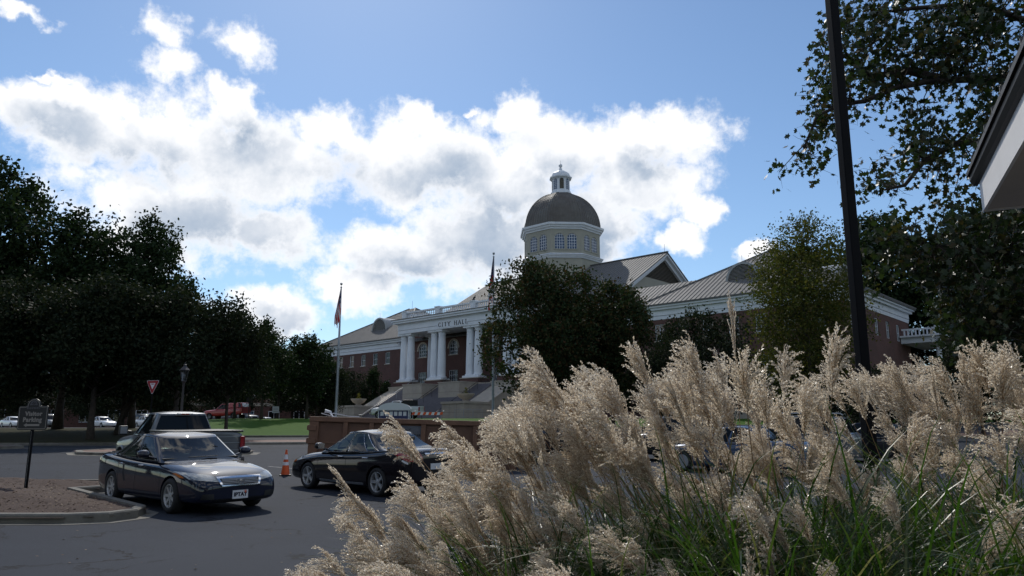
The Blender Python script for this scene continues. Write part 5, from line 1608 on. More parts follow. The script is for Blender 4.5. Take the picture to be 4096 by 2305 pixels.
# ---- standing seam roofs
def roof_plane(name, P, nrm_hint, along, spacing, mat='roof', th=.16, seam=True, par=None):
    """P: 3d polygon in a plane; seams run along direction 'along' (down the slope)"""
    P = [Vector(p) for p in P]
    n = (P[1] - P[0]).cross(P[2] - P[0]).normalized()
    if n.z < 0: n = -n; P = list(reversed(P))
    m = MB(); m.poly3([p - n * th for p in P], P)
    o = m.build(name, mat, par or CH, fix=True)
    if not seam: return o
    d = Vector(along); d = (d - n * d.dot(n)).normalized(); e = n.cross(d).normalized()
    us = [(p - P[0]).dot(e) for p in P]
    s = MB(); u = math.floor(min(us) / spacing) * spacing
    while u < max(us):
        hit = []
        for i in range(len(P)):
            a, c = P[i - 1], P[i]; ua, uc = (a - P[0]).dot(e), (c - P[0]).dot(e)
            if (ua - u) * (uc - u) < 0: hit.append(a.lerp(c, (u - ua) / (uc - ua)))
        if len(hit) == 2 and (hit[0] - hit[1]).length > .3:
            s.bar(hit[0] + n * .03, hit[1] + n * .03, .07, .06, up=n)
        u += spacing
    so = s.build('roof_seams', 'seam', o); so['kind'] = 'stuff'
    return o
SL = .602; OV = .85
def pyramid(blk):
    x0, x1, y0, y1 = blk; x0 -= OV; x1 += OV; y0 -= OV; y1 += OV
    hw_, hd = (x1 - x0) / 2, (y1 - y0) / 2; z0 = 16.75; cx, cy = (x0 + x1) / 2, (y0 + y1) / 2
    r_ = min(hw_, hd); z1 = z0 + SL * r_; rg = hw_ - r_
    a, b = (cx - rg, cy, z1), (cx + rg, cy, z1)
    if rg < .05: a = b = (cx, cy, z1)
    c = [(x0, y0, z0), (x1, y0, z0), (x1, y1, z0), (x0, y1, z0)]
    roof_plane('roof', [c[0], c[1], b] + ([a] if rg >= .05 else []), None, (0, -1, 0), .62)
    roof_plane('roof', [c[1], c[2], b], None, (1, 0, 0), .62)
    roof_plane('roof', [c[2], c[3], a] if rg < .05 else [c[2], c[3], a, b], None, (0, 1, 0), .62, seam=False)
    roof_plane('roof', [c[3], c[0], a], None, (-1, 0, 0), .62)
    m = MB()
    for p, q in ((c[0], a), (c[1], b), (c[2], b), (c[3], a)):
        m.bar(Vector(p) + Vector((0, 0, .08)), Vector(q) + Vector((0, 0, .08)), .22, .12)
    m.tube([(cx, cy, z1), (cx, cy, z1 + 1.5)], .025, 5)
    m.build('hip_cap', 'seam', CH)
    return cx, cy, z1
def barrel_dormer(xc, yf, z0, w_, h_, blk_y0):
    """round headed louvred dormer facing -y"""
    N = 18
    arc = [(xc + w_ * math.cos(math.pi * k / N), z0 + h_ * math.sin(math.pi * k / N)) for k in range(N + 1)]
    o_ = [(xc + (w_ + .28) * math.cos(math.pi * k / N), z0 + (h_ + .28) * math.sin(math.pi * k / N)) for k in range(N + 1)]
    m = MB()
    for k in range(N):
        yb0 = blk_y0 - OV + (o_[k][1] - 16.75) / SL + .4; yb1 = blk_y0 - OV + (o_[k + 1][1] - 16.75) / SL + .4
        a, b, c, d = o_[k], o_[k + 1], arc[k + 1], arc[k]
        m.hexa([(a[0], yf, a[1]), (b[0], yf, b[1]), (c[0], yf, c[1]), (d[0], yf, d[1]), (a[0], yb0, a[1]), (b[0], yb1, b[1]), (c[0], yb1, c[1]), (d[0], yb0, d[1])])
    dm = m.build('dormer', 'dormer', CH, fix=True)
    m = MB(); m.box(xc - w_ - .28, xc + w_ + .28, yf - .1, yf + .3, z0 - .22, z0); m.build('dormer_sill', 'seam', dm)
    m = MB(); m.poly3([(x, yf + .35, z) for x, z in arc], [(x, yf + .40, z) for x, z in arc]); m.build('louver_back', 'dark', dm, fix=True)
    z = z0 + .04; m = MB()
    while z < z0 + h_ - .05:
        hx = w_ * math.sqrt(max(0, 1 - ((z - z0 + .07) / h_) ** 2))
        m.hexa([(xc - hx, yf + .08, z), (xc + hx, yf + .08, z), (xc + hx, yf + .30, z + .12), (xc - hx, yf + .30, z + .12), (xc - hx, yf + .08, z + .03), (xc + hx, yf + .08, z + .03), (xc + hx, yf + .30, z + .15), (xc - hx, yf + .30, z + .15)])
        z += .16
    m.build('louver_slats', 'louver_light', dm)
    m = MB(); m.tube([(xc, yf + .2, z0 + h_), (xc, yf + .2, z0 + h_ + 1.1)], .02, 5); m.build('lightning_rod', 'seam', dm)
M['dormer'] = principled('dormer_metal', (0.30, 0.31, 0.31), 0.4)
M['louver_light'] = principled('louver_light', (0.30, 0.29, 0.27), 0.6)
pyramid(BL['left']); pyramid(BL['right'])
barrel_dormer(-31.6, 8.3, 19.25, 1.85, 2.0, 5.0)
barrel_dormer(36.7, 8.3, 19.05, 1.85, 2.0, 5.0)
# dormer on the right side of the right pavilion
m = MB(); N = 16
for k in range(N):
    a0, a1 = math.pi * k / N, math.pi * (k + 1) / N
    p = [(45.6, 16.8 + r * math.cos(t), 19.05 + r * math.sin(t)) for r, t in ((2.1, a0), (2.1, a1), (1.8, a1), (1.8, a0))]
    m.hexa(p + [(41.2, q[1], q[2]) for q in p])
dm2 = m.build('dormer', 'dormer', CH, fix=True)
m = MB(); arc = [(16.8 + 1.8 * math.cos(math.pi * k / N), 19.05 + 1.8 * math.sin(math.pi * k / N)) for k in range(N + 1)]
m.poly3([(45.3, y, z) for y, z in arc], [(45.25, y, z) for y, z in arc]); m.build('louver_back', 'louver', dm2, fix=True)
# link roof (low ridge)
zr = 16.6 + SL * 7.1
roof_plane('roof', [(15.9, 5.6, 16.6), (32, 5.6, 16.6), (32, 12.7, zr), (15.9, 12.7, zr)], None, (0, -1, 0), .62)
roof_plane('roof', [(15.9, 19.8, 16.6), (32, 19.8, 16.6), (32, 12.7, zr), (15.9, 12.7, zr)], None, (0, 1, 0), .62, seam=False)
# main gabled roof
RY, RZ = 25.5, 28.7
X0, X1 = -21.5, 16.9
ye = 4.2; ze_ = RZ - SL * (RY - ye)
roof_plane('roof', [(X0, ye, ze_), (X1, ye, ze_), (X1, RY, RZ), (X0, RY, RZ)], None, (0, -1, 0), .62)
roof_plane('roof', [(X0, 2 * RY - ye, ze_), (X1, 2 * RY - ye, ze_), (X1, RY, RZ), (X0, RY, RZ)], None, (0, 1, 0), .62, seam=False)
m = MB(); m.bar((X0, RY, RZ + .1), (X1, RY, RZ + .1), .35, .14); m.tube([(X1 - .6, RY, RZ), (X1 - .6, RY, RZ + 1.4)], .025, 5); m.build('ridge_cap', 'seam', CH)
for xg, sgn in ((16.0, 1), (-20.4, -1)):
    # gable wall, louvred triangle above a ledge, white raking cornice
    def gy(z): return (RZ - .3 - z) / SL
    zl = 24.2
    m = MB(); m.poly3([(xg - sgn * .5, RY - gy(15.5), 15.5), (xg - sgn * .5, RY + gy(15.5), 15.5), (xg - sgn * .5, RY + gy(zl), zl), (xg - sgn * .5, RY - gy(zl), zl)], [(xg, RY - gy(15.5), 15.5), (xg, RY + gy(15.5), 15.5), (xg, RY + gy(zl), zl), (xg, RY - gy(zl), zl)])
    gw = m.build('gable_wall', 'stucco', CH, fix=True)
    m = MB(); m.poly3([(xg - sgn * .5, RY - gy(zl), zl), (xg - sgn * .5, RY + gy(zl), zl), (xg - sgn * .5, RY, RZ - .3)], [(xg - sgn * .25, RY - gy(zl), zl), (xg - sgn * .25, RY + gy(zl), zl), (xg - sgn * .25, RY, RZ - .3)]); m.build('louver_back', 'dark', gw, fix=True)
    m = MB(); z = zl + .05
    while z < RZ - .6:
        y = gy(z + .12); m.hexa([(xg - sgn * .22, RY - y, z + .14), (xg - sgn * .22, RY + y, z + .14), (xg, RY + y, z), (xg, RY - y, z), (xg - sgn * .22, RY - y, z + .18), (xg - sgn * .22, RY + y, z + .18), (xg, RY + y, z + .04), (xg, RY - y, z + .04)]); z += .21
    m.build('louver_slats', 'louver', gw)
    m = MB()
    for s in (1, -1):
        m.bar((xg + sgn * .55, RY + s * (RY - ye), ze_ - .28), (xg + sgn * .55, RY, RZ - .28), .5, .42, up=(0, 0, 1)); m.bar((xg + sgn * .15, RY + s * (RY - ye - .3), ze_ - .62), (xg + sgn * .15, RY, RZ - .80), .4, .5)
    m.build('raking_cornice', 'white', gw)
m = MB()
for k in range(8): m.box(16.0, 16.04, 20.2, 21.2, 21.2 + k * .2, 21.32 + k * .2)
m.build('wall_vent', 'louver', CH)
# ---- drum, dome and lantern
M['winglass_sky'] = principled('drum_glass_sky', (0.035, 0.055, 0.12), 0.12, 0.0, 0.3)  # blue of the sky in the panes is put into their base colour
DC = Vector((-4.0, 25.66, 0)); RO = 6.75
def octa(r, z, off=math.pi / 8): return [(DC.x + r * math.cos(off + k * math.pi / 4), DC.y + r * math.sin(off + k * math.pi / 4), z) for k in range(8)]
def octa_ring(name, mat, r0, z0, r1, z1, par=None):
    m = MB(); m.poly3(octa(r0, z0), octa(r1, z1)); return m.build(name, mat, par or CH, fix=True)
cA = math.cos(math.pi / 8)
drum = octa_ring('drum', 'stucco', RO - .35, 20.0, RO - .35, 35.0)
for z0, z1, r0, r1 in ((29.65, 29.95, .18, .30), (29.95, 30.2, .42, .5), (30.2, 30.45, .62, .2)): octa_ring('band_molding', 'white', RO + r0, z0, RO + r1, z1, drum)
for z0, z1, r0, r1 in ((34.55, 34.85, .15, .2), (34.85, 35.2, .42, .55), (35.2, 35.55, .75, .8)): octa_ring('drum_cornice', 'white', RO + r0, z0, RO + r1, z1, drum)
# facing panels of the drum with window openings
fw_ = 2 * RO * math.sin(math.pi / 8); ap = RO * cA
for k in range(8):
    ang = k * math.pi / 4
    nx_, ny_ = math.cos(ang), math.sin(ang)
    f = empty('drum_face', (DC.x, DC.y, 0), ang + math.pi / 2, None, None); f.parent = drum
    # local: x along the face, y outward is -y ; face plane at y = -ap
    hsl = []
    for xc in (-1.02, 1.22 - .2):
        for p, q, _, t in [(a, b, 0, 33.0 + .85 * math.sqrt(max(0, 1 - (((a + b) / 2 - xc) / .80) ** 2))) for a, b in [(xc - .8 + 1.6 * i / 8, xc - .8 + 1.6 * (i + 1) / 8) for i in range(8)]]:
            hsl.append((p, q, 31.2, t))
    m = MB()
    xs_ = sorted(set([-fw_ / 2, fw_ / 2] + [h[0] for h in hsl] + [h[1] for h in hsl]))
    for a, b in zip(xs_, xs_[1:]):
        h = [q for q in hsl if q[0] < (a + b) / 2 < q[1]]
        if h: m.box(a, b, -ap, -ap + .30, 30.4, h[0][2]); m.box(a, b, -ap, -ap + .30, h[0][3], 34.6)
        else: m.box(a, b, -ap, -ap + .30, 30.4, 34.6)
    m.box(-fw_ / 2, fw_ / 2, -ap, -ap + .3, 20, 29.7)
    fm = m.mesh('wall_panel', 'stucco')
    fo = link('wall_panel', fm, drum, (DC.x, DC.y, 0), (0, 0, ang + math.pi / 2))
    bpy.data.objects.remove(f)
    m = MB(); g = MB(); sl_ = MB()
    for xc in (-1.02, 1.02):
        for i in range(5):
            x = xc - .8 + 1.6 * i / 4; zt = 33.0 + .85 * math.sqrt(max(0, 1 - ((x - xc) / .80) ** 2)) - (.02 if 0 < i < 4 else 0)
            m.box(x - .035, x + .035, -ap + .10, -ap + .17, 31.2, max(zt, 33.05))
        for i in range(6):
            z = 31.2 + .48 * i; m.box(xc - .8, xc + .8, -ap + .105, -ap + .165, z - .03, z + .035)
        for i in range(10):
            t0, t1 = math.pi * i / 10, math.pi * (i + 1) / 10
            m.bar((xc + .8 * math.cos(t0), -ap + .135, 33.0 + .85 * math.sin(t0)), (xc + .8 * math.cos(t1), -ap + .135, 33.0 + .85 * math.sin(t1)), .07, .08)
        g.quad((xc - .8, -ap + .18, 31.2), (xc + .8, -ap + .18, 31.2), (xc + .8, -ap + .18, 33.9), (xc - .8, -ap + .18, 33.9))
        sl_.box(xc - .95, xc + .95, -ap - .1, -ap - .001, 31.0, 31.18)
    wo = m.build('window', 'white', drum, loc=(DC.x, DC.y, 0), rot=(0, 0, ang + math.pi / 2))
    g.build('pane', 'winglass_sky', wo); sl_.build('sill', 'stucco', wo)
    # opaque panes: their dark blue colour stands for sky in the glass
prof = []
for k in range(15):
    z = 35.55 + 6.85 * math.sin(math.pi / 2 * k / 14 * .955); r = 6.62 * math.sqrt(max(0, 1 - ((z - 35.55) / 7.0) ** 2)); prof.append((r / cA * .965, z))
m = MB(); m.lathe(prof, 8, (DC.x, DC.y, 0), rot=math.pi / 8); dome = m.build('dome', 'dome', CH)
# smooth along the meridians, crisp on the eight hips: seams as real ribs
s = MB(); hp = MB()
for k in range(8):
    a0, a1 = math.pi / 8 + k * math.pi / 4, math.pi / 8 + (k + 1) * math.pi / 4
    for q in range(10):
        t = q / 10; tg = s if q else hp; wdt = .07 if q else .2
        for (ra, za), (rb, zb_) in zip(prof, prof[1:]):
            if ra < 1.4: break
            pa = Vector((ra * (math.cos(a0) * (1 - t) + math.cos(a1) * t) + DC.x, ra * (math.sin(a0) * (1 - t) + math.sin(a1) * t) + DC.y, za)); pb = Vector((rb * (math.cos(a0) * (1 - t) + math.cos(a1) * t) + DC.x, rb * (math.sin(a0) * (1 - t) + math.sin(a1) * t) + DC.y, zb_))
            mid = (pa + pb) / 2 - Vector((DC.x, DC.y, 36)); tg.bar(pa, pb, wdt, .09, up=mid.normalized())
so = s.build('dome_seams', 'dome', dome); so['kind'] = 'stuff'
hp.build('hip_ribs', 'dome', dome)['kind'] = 'stuff'
lan = octa_ring('lantern', 'white', 1.62, 42.35, 1.62, 45.2)
for z0, z1, r0, r1 in ((42.2, 42.5, 1.98, 1.95), (42.5, 42.85, 1.85, 1.75), (45.0, 45.2, 1.75, 1.85), (45.2, 45.42, 2.0, 2.05)): octa_ring('lantern_molding', 'white', r0, z0, r1, z1, lan)
m = MB(); m.lathe([(1.8 / 1.0, 45.42), (1.74, 45.7), (1.5, 46.15), (1.1, 46.5), (.6, 46.72), (.35, 46.85), (.30, 46.95)], 8, (DC.x, DC.y, 0), rot=math.pi / 8); m.build('lantern_dome', 'white', lan)
m = MB(); m.lathe([(.30, 46.9), (.24, 47.0), (.30, 47.15), (.16, 47.3), (.14, 47.42)] + [(.34 * math.sin(math.pi * (k + .6) / 12), 47.72 - .34 * math.cos(math.pi * (k + .6) / 12)) for k in range(11)] + [(.001, 48.06)], 16, (DC.x, DC.y, 0)); m.build('finial', 'white', lan, True)
m = MB(); m.tube([(DC.x, DC.y, 48), (DC.x, DC.y, 48.7)], .02, 5); m.build('lightning_rod', 'seam', lan)
for k in range(8):
    ang = k * math.pi / 4; apl = 1.62 * cA
    m = MB(); g = MB()
    pts_ = [(-.36, 43.1), (.36, 43.1)] + [(.36 * math.cos(math.pi * i / 8), 44.6 + .42 * math.sin(math.pi * i / 8)) for i in range(9)]
    if k % 2 == 1:
        z = 43.12
        while z < 44.95:
            hx = .34 if z < 44.6 else .36 * math.sqrt(max(0.01, 1 - ((z - 44.6) / .42) ** 2)); m.box(-hx, hx, -apl - .04, -apl - .012, z, z + .06); z += .12
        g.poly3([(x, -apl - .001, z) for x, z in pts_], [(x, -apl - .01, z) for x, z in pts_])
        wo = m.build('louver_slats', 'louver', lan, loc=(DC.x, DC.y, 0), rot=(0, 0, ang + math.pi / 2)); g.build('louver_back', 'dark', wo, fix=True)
    else:
        for x in (-.12, .12): m.box(x - .025, x + .025, -apl - .04, -apl - .012, 43.1, 44.98)
        for i in range(1, 6): m.box(-.35, .35, -apl - .04, -apl - .012, 43.1 + .3 * i, 43.14 + .3 * i)
        g.poly3([(x, -apl - .001, z) for x, z in pts_], [(x, -apl - .01, z) for x, z in pts_])
        wo = m.build('window', 'white', lan, loc=(DC.x, DC.y, 0), rot=(0, 0, ang + math.pi / 2)); g.build('pane', 'winglass_sky', wo, fix=True)
# ---- portico
PX0, PX1 = -16.9, 8.9
pc = cbox('portico_ceiling', 'white', PX0 + .9, PX1 - .9, 1.9, 4.995, 16.42, 16.7)
cbox('architrave', 'white', PX0 + .75, PX1 - .75, .05, 1.9, 16.40, 16.92)
cbox('shadow_joint', 'joint', PX0 + .78, PX1 - .78, .08, 1.85, 16.92, 16.97)
cbox('frieze', 'white', PX0 + .72, PX1 - .72, .02, 4.99, 16.97, 17.80)
for z0, z1, p in ((17.80, 17.95, .1), (17.95, 18.25, .55), (18.25, 18.48, .75)): cbox('cornice', 'white', PX0 + .72 - p, PX1 - .72 + p, .02 - p, 4.98, z0, z1)
cbox('gutter', 'seam', PX0 - .1, PX1 + .1, -.80, 4.97, 18.482, 18.60)
cbox('portico_roof', 'roof', PX0 + .5, PX1 - .5, .0, 6.5, 18.602, 18.66)
# letters: plain serif capitals
def letters(par):
    H_, Wl = .62, .42; th = .10; sf = .05
    defs = {'I': [((.5, 0), (.5, 1), 1)], 'T': [((.5, 0), (.5, 1), 1), ((.05, .95), (.95, .95), .5)], 'Y': [((.5, 0), (.5, .48), 1), ((.5, .46), (.05, 1), 1), ((.5, .46), (.95, 1), .6)],
            'H': [((.12, 0), (.12, 1), 1), ((.88, 0), (.88, 1), 1), ((.12, .5), (.88, .5), .5)], 'A': [((.03, 0), (.5, 1), .6), ((.97, 0), (.5, 1), 1), ((.2, .35), (.8, .35), .5)], 'L': [((.2, 0), (.2, 1), 1), ((.2, .05), (.95, .05), .6)]}
    x = -6.83
    for ch in 'CITY HALL':
        if ch == ' ': x += .62; continue
        wl = {'I': .25, 'C': .5, 'H': .58, 'A': .56, 'Y': .52, 'T': .5, 'L': .46}[ch]
        m = MB(); z0 = 16.72
        if ch == 'C':
            for k in range(14):
                a, b = R(50 + 20 * k), R(50 + 20 * (k + 1))
                m.bar((x + wl / 2 + wl * .48 * math.cos(a), -.015, z0 + H_ / 2 + H_ * .47 * math.sin(a)), (x + wl / 2 + wl * .48 * math.cos(b), -.015, z0 + H_ / 2 + H_ * .47 * math.sin(b)), th * (.5 + .6 * abs(math.cos((a + b) / 2))), .05, up=(0, 1, 0))
            m.box(x + wl * .80, x + wl * .86, -.04, .01, z0 + H_ * .72, z0 + H_)
        else:
            for (a, b, k) in defs[ch]:
                m.bar((x + a[0] * wl, -.015, z0 + a[1] * H_), (x + b[0] * wl, -.015, z0 + b[1] * H_), th * k, .05, up=(0, 1, 0))
                for e in (a, b):
                    if e[1] in (0, 1) and not (ch == 'A' and e[1] == 1): m.box(x + e[0] * wl - .11, x + e[0] * wl + .11, -.042, .008, z0 + e[1] * H_ - (sf if e[1] else 0), z0 + e[1] * H_ + (0 if e[1] else sf))
        m.build('letter', 'letter', par)
        x += wl + .235
letters(CH)
cbox('name_panel', 'white', -7.1, -.85, .006, .0195, 16.55, 17.48)
# balustrade
bal = cbox('balustrade_base', 'white', PX0 + 1.4, PX1 - 1.4, .15, .65, 18.605, 18.80)
cbox('balustrade_rail', 'white', PX0 + 1.4, PX1 - 1.4, .12, .68, 19.50, 19.72, bal)
posts = [-15.25, -7.7, -.3, 7.2]
for x in posts:
    m = MB(); m.box(x, x + .9, 0, .8, 18.55, 19.72); m.box(x - .07, x + .97, -.07, .87, 19.72, 19.88); m.box(x + .2, x + .7, -.02, -.001, 18.85, 19.5); m.build('balustrade_post', 'white', bal)
for a, b in zip(posts, posts[1:]):
    n = 15; m = MB()
    for k in range(n):
        x = a + 1.15 + (b - a - 1.4) * k / (n - 1)
        m.lathe([(.10, 18.8), (.10, 18.86), (.06, 18.9), (.125, 19.08), (.06, 19.32), (.10, 19.42), (.10, 19.50)], 8, (x, .4, 0))
    o = m.build('balusters', 'white', bal, True)
m = MB()
for k in range(8): m.lathe([(.10, 18.8), (.06, 18.9), (.125, 19.08), (.06, 19.32), (.10, 19.50)], 8, (PX0 + 1.75, 1.1 + k * .5, 0))
m.box(PX0 + 1.5, PX0 + 2.0, .7, 5, 19.5, 19.72); m.build('balusters', 'white', bal)
# columns in pairs on brick and stone pedestals
colm = MB()
colm.lathe([(.74, 9.36), (.76, 9.44), (.74, 9.54), (.66, 9.58), (.64, 9.66), (.62, 9.72)] + [(.62 - .10 * max(0, (k / 10 - .25) / .75) ** 1.3, 9.72 + 5.9 * k / 10) for k in range(11)] + [(.56, 15.70), (.565, 15.78), (.52, 15.82), (.53, 15.95), (.60, 16.0), (.69, 16.13)], 28)
cm = colm.mesh('column', 'white', True)
try: cm.set_sharp_from_angle(angle=R(40))
except Exception: pass
cap = MB(); cap.box(-.76, .76, -.76, .76, 16.13, 16.395); capm = cap.mesh('capital', 'white')
pln = MB(); pln.box(-.80, .80, -.80, .80, 9.06, 9.36); plm = pln.mesh('plinth', 'white')
for a, b in ((-15.6, -14.0), (-8.65, -7.05), (-1.1, .5), (6.0, 7.6)):
    for x in (a, b):
        c = link('column', cm, CH, (x, .95, 0)); link('capital', capm, c); link('plinth', plm, c)
    cbox('pedestal', 'brick', a - .95, b + .95, -.05, 1.95, 8.30, 8.94)
    cbox('pedestal_cap', 'stone', a - 1.05, b + 1.05, -.15, 2.05, 8.94, 9.055)
    yp = -3.9 if -10 < a < 3 else -.9
    cbox('pedestal_base', 'stone', a - 1.25, b + 1.25, yp, 2.2, ZG, 8.16); cbox('pedestal_band', 'stone', a - 1.33, b + 1.33, yp - .08, 2.28, 8.16, 8.298)
    for zj in (6.9, 5.6):
        cbox('stone_joint', 'joint', a - 1.253, b + 1.253, yp - .003, 2.2, zj, zj + .03)
for x in (-12.95, 4.95):
    c = link('column', cm, CH, (x, 4.2, 0)); link('capital', capm, c); link('plinth', plm, c)
# porch floor and iron rail
cbox('porch_floor', 'stone', -17.4, 9.4, -.4, 5.0, 7.6, 8.2)
for a, b in ((-12.9, -9.7), (-5.9, -2.2), (1.6, 4.8)):
    m = MB(); m.tube([(a, .3, 9.25), (b, .3, 9.25)], .03, 5); m.tube([(a, .3, 8.4), (b, .3, 8.4)], .025, 5)
    for k in range(int((b - a) / .16)): m.tube([(a + .16 * k, .3, 8.2), (a + .16 * k, .3, 9.25)], .013, 4)
    m.build('iron_railing', 'rail', CH)
# stairs: each tread a piece
NST = 34; zt, zb_ = 8.2, 2.95; run = 9.4
for k in range(NST):
    z1 = zt - (zt - zb_) * (k + 1) / NST + (zt - zb_) / NST; y1 = -.4 - run * k / NST
    cbox('step', 'step', -13.6, 4.7, y1 - run / NST - .0, y1 + .04, z1 - .45, z1 - .155 * 1)
# sloped cheek walls and podiums with planters
for x0, x1 in ((-17.4, -13.6), (4.7, 8.5)):
    m = MB(); P1 = [(x0, .3), (x1, .3)]
    def chk(x): return [(x, .3, ZG), (x, .3, 8.05), (x, -5.2, 5.15), (x, -5.2, ZG)]
    m.poly3(chk(x0 + .12), chk(x1 - .12)); m.build('cheek_wall', 'stone', CH, fix=True)
    m = MB(); m.poly3([(x0, .35, 8.06), (x0, .35, 8.28), (x0, -5.35, 5.28), (x0, -5.35, 5.06)], [(x1, .35, 8.06), (x1, .35, 8.28), (x1, -5.35, 5.28), (x1, -5.35, 5.06)]); m.build('cheek_coping', 'stone', CH, fix=True)
    cbox('podium', 'stone', x0 - .1, x1 + .1, -9.6, -5.12, ZG, 5.02); cbox('podium_cap', 'stone', x0 - .2, x1 + .2, -9.72, -5.02, 5.02, 5.3)
    for zj in (3.95,): cbox('stone_joint', 'joint', x0 - .104, x1 + .104, -9.604, -5.1, zj, zj + .03)
    for xj in (x0 + 1.25, x0 + 2.55): cbox('stone_joint', 'joint', xj, xj + .03, -9.606, -9.59, ZG, 5.0)
# hand rails on the stairs
for x in (-11.6, -4.0, 3.4):
    m = MB(); a = (x, -.6, 9.1); b = (x, -9.6, 3.95); m.tube([(x, .2, 9.15), a, b, (x, -10.2, 3.9)], .035, 6)
    for k in range(7):
        t = k / 6; m.tube([(x, -.6 - 9 * t, 9.1 - 5.15 * t), (x, -.6 - 9 * t, 8.05 - 5.1 * t)], .025, 5)
    m.build('hand_rail', 'galv' if x < -5 else 'rail', CH)
# side porch on the right end
sp_ = cbox('side_porch', 'white', 48.85, 53.2, 24.6, 34.5, 12.05, 12.75)
cbox('cornice', 'white', 48.86, 53.6, 24.2, 34.9, 12.75, 12.95, sp_)
for y in (24.8, 33.8): cbox('corner_post', 'white', 52.5, 53.2, y, y + .7, 12.955, 14.0, sp_)
cbox('parapet', 'white', 52.7, 53.0, 25.5, 33.8, 12.955, 13.8, sp_)
cbox('rail', 'white', 48.9, 52.5, 25.0, 25.2, 13.65, 13.85, sp_)
for k in range(8): cbox('baluster', 'white', 49.1 + .42 * k, 49.25 + .42 * k, 25.02, 25.18, 12.955, 13.65, sp_)
for y in (25.1, 33.9):
    for x in (52.7,): 
        m = MB(); m.lathe([(.42, 7.6), (.42, 7.9), (.33, 8.0), (.28, 11.7), (.40, 11.85), (.42, 12.045)], 18, (x, y + .2, 0)); m.build('column', 'white', sp_, True)
cbox('porch_base', 'stone', 48.85, 53.4, 24.4, 34.7, ZG, 7.598, sp_)

# planters on the podiums
def planter(x, label):
    p = empty('planter', tuple(CH.matrix_basis @ Vector((x, -7.4, 5.3))), 0, label, 'planter', 'stone bowl planters on the stair podiums')
    m = MB(); m.lathe([(.55, 0), (.55, .1), (.35, .2), (.40, .3), (.85, .55), (1.08, .85), (1.14, .95), (1.14, 1.02), (1.0, 1.02), (.95, .9), (.001, .9)], 28); o = m.build('bowl', 'stone', p, True); smooth_angle(o, 40)
    n = 420; a = rng.uniform(0, 6.28, n); r_ = np.sqrt(rng.uniform(0, 1, n)) * .85; h = rng.uniform(0, 1, n)
    pts_ = np.stack([r_ * np.cos(a) * (1 - .6 * h), r_ * np.sin(a) * (1 - .6 * h), .92 + h * (.15 + .75 * (r_ < .35))], 1)
    V, F = leaf_cards(pts_, .12, .24, seed=int(abs(x) * 10))
    o = link('flowers', np_mesh('flowers', V, F, ['flower']), p); o['kind'] = 'stuff'
planter(-15.5, 'stone bowl planter on the podium beside the grey flagpole')
planter(6.6, 'stone bowl planter on the podium behind the crowd barriers')

# ------------------------------------------------------------------ birds on the roof
def bird(p, label, s=1.0, rz=0.0):
    me = bpy.data.meshes.new('bird')
    J = [((0, 0, .22), .13), ((-.10, 0, .10), .11), ((-.24, 0, -.06), .05), ((-.36, 0, -.16), .035), ((.06, 0, .36), .10), ((.09, 0, .46), .045), ((.12, 0, .53), .05), ((.20, 0, .52), .022), ((.24, 0, .49), .010), ((.0, .08, .05), .045), ((.02, .08, -.10), .02), ((.0, -.08, .05), .045), ((.02, -.08, -.10), .02)]
    E_ = [(0, 1), (1, 2), (2, 3), (0, 4), (4, 5), (5, 6), (6, 7), (7, 8), (1, 9), (9, 10), (1, 11), (11, 12)]
    me.from_pydata([j[0] for j in J], E_, [])
    o = bpy.data.objects.new('bird', me); COL.objects.link(o)
    md = o.modifiers.new('skin', 'SKIN')
    for i, j in enumerate(J): me.skin_vertices[0].data[i].radius = (j[1], j[1])
    me.skin_vertices[0].data[0].use_root = True
    o.modifiers.new('sub', 'SUBSURF').levels = 1
    bpy.context.view_layer.update()
    nm = bpy.data.meshes.new_from_object(o.evaluated_get(bpy.context.evaluated_depsgraph_get()))
    bpy.data.objects.remove(o); nm.materials.append(M['bird']); nm.shade_smooth()
    b = link('bird', nm, None, p, (0, 0, rz), (s, s, s))
    return tag(b, label, 'bird')
bird(tuple(CH.matrix_basis @ Vector((X0 + .7, RY, RZ + .30))), 'dark vulture perched on the end of the main roof ridge', 1.45, 2.6)
bird(tuple(CH.matrix_basis @ Vector((.15, .4, 20.02))), 'dark vulture perched on a balustrade post', 1.2, 0.3)

# ------------------------------------------------------------------ building behind the left trees
fb_ = empty('brick_building', (-82, 150, gz(-82, 150)), R(14), 'two storey brick building behind the far parking lot', 'building')
def fbox(nm, mt, *a, par=None):
    m = MB(); m.box(*a); return m.build(nm, mt, par or fb_)
fbox('wall', 'brick', -20, 52, 0, 20, 0, 10.5); fbox('stone_band', 'stone', -20.1, 52.1, -.1, -.002, 4.6, 5.2); fbox('cornice', 'white', -20.5, 52.5, -.5, 20.5, 10.5, 11.2)
m = MB(); m.poly3([(-21, -1, 11.2), (53, -1, 11.2), (53, 10, 15), (-21, 10, 15)], [(-21, 21, 11.2), (53, 21, 11.2), (53, 10.1, 15), (-21, 10.1, 15)]); m.build('roof', 'roof', fb_, fix=True)
for i in range(14):
    for z in (1.2, 6.2):
        x = -17 + i * 5
        wf = fbox('window', 'white', x, x + 2.2, -.08, -.003, z, z + 2.4)
        for q in (0, 1): fbox('pane', 'winglass', x + .12 + q * 1.04, x + 1.04 + q * 1.04, -.1, -.082, z + .12, z + 2.28, par=wf)

# ------------------------------------------------------------------ eave of the near building, upper right
EC = Vector((5.14, 8.0, 0))
nb = empty('pavilion', (EC.x, EC.y, gz(EC.x, EC.y)), -R(24), 'low pavilion with white fascia, dark gutter and overhanging roof corner', 'building')
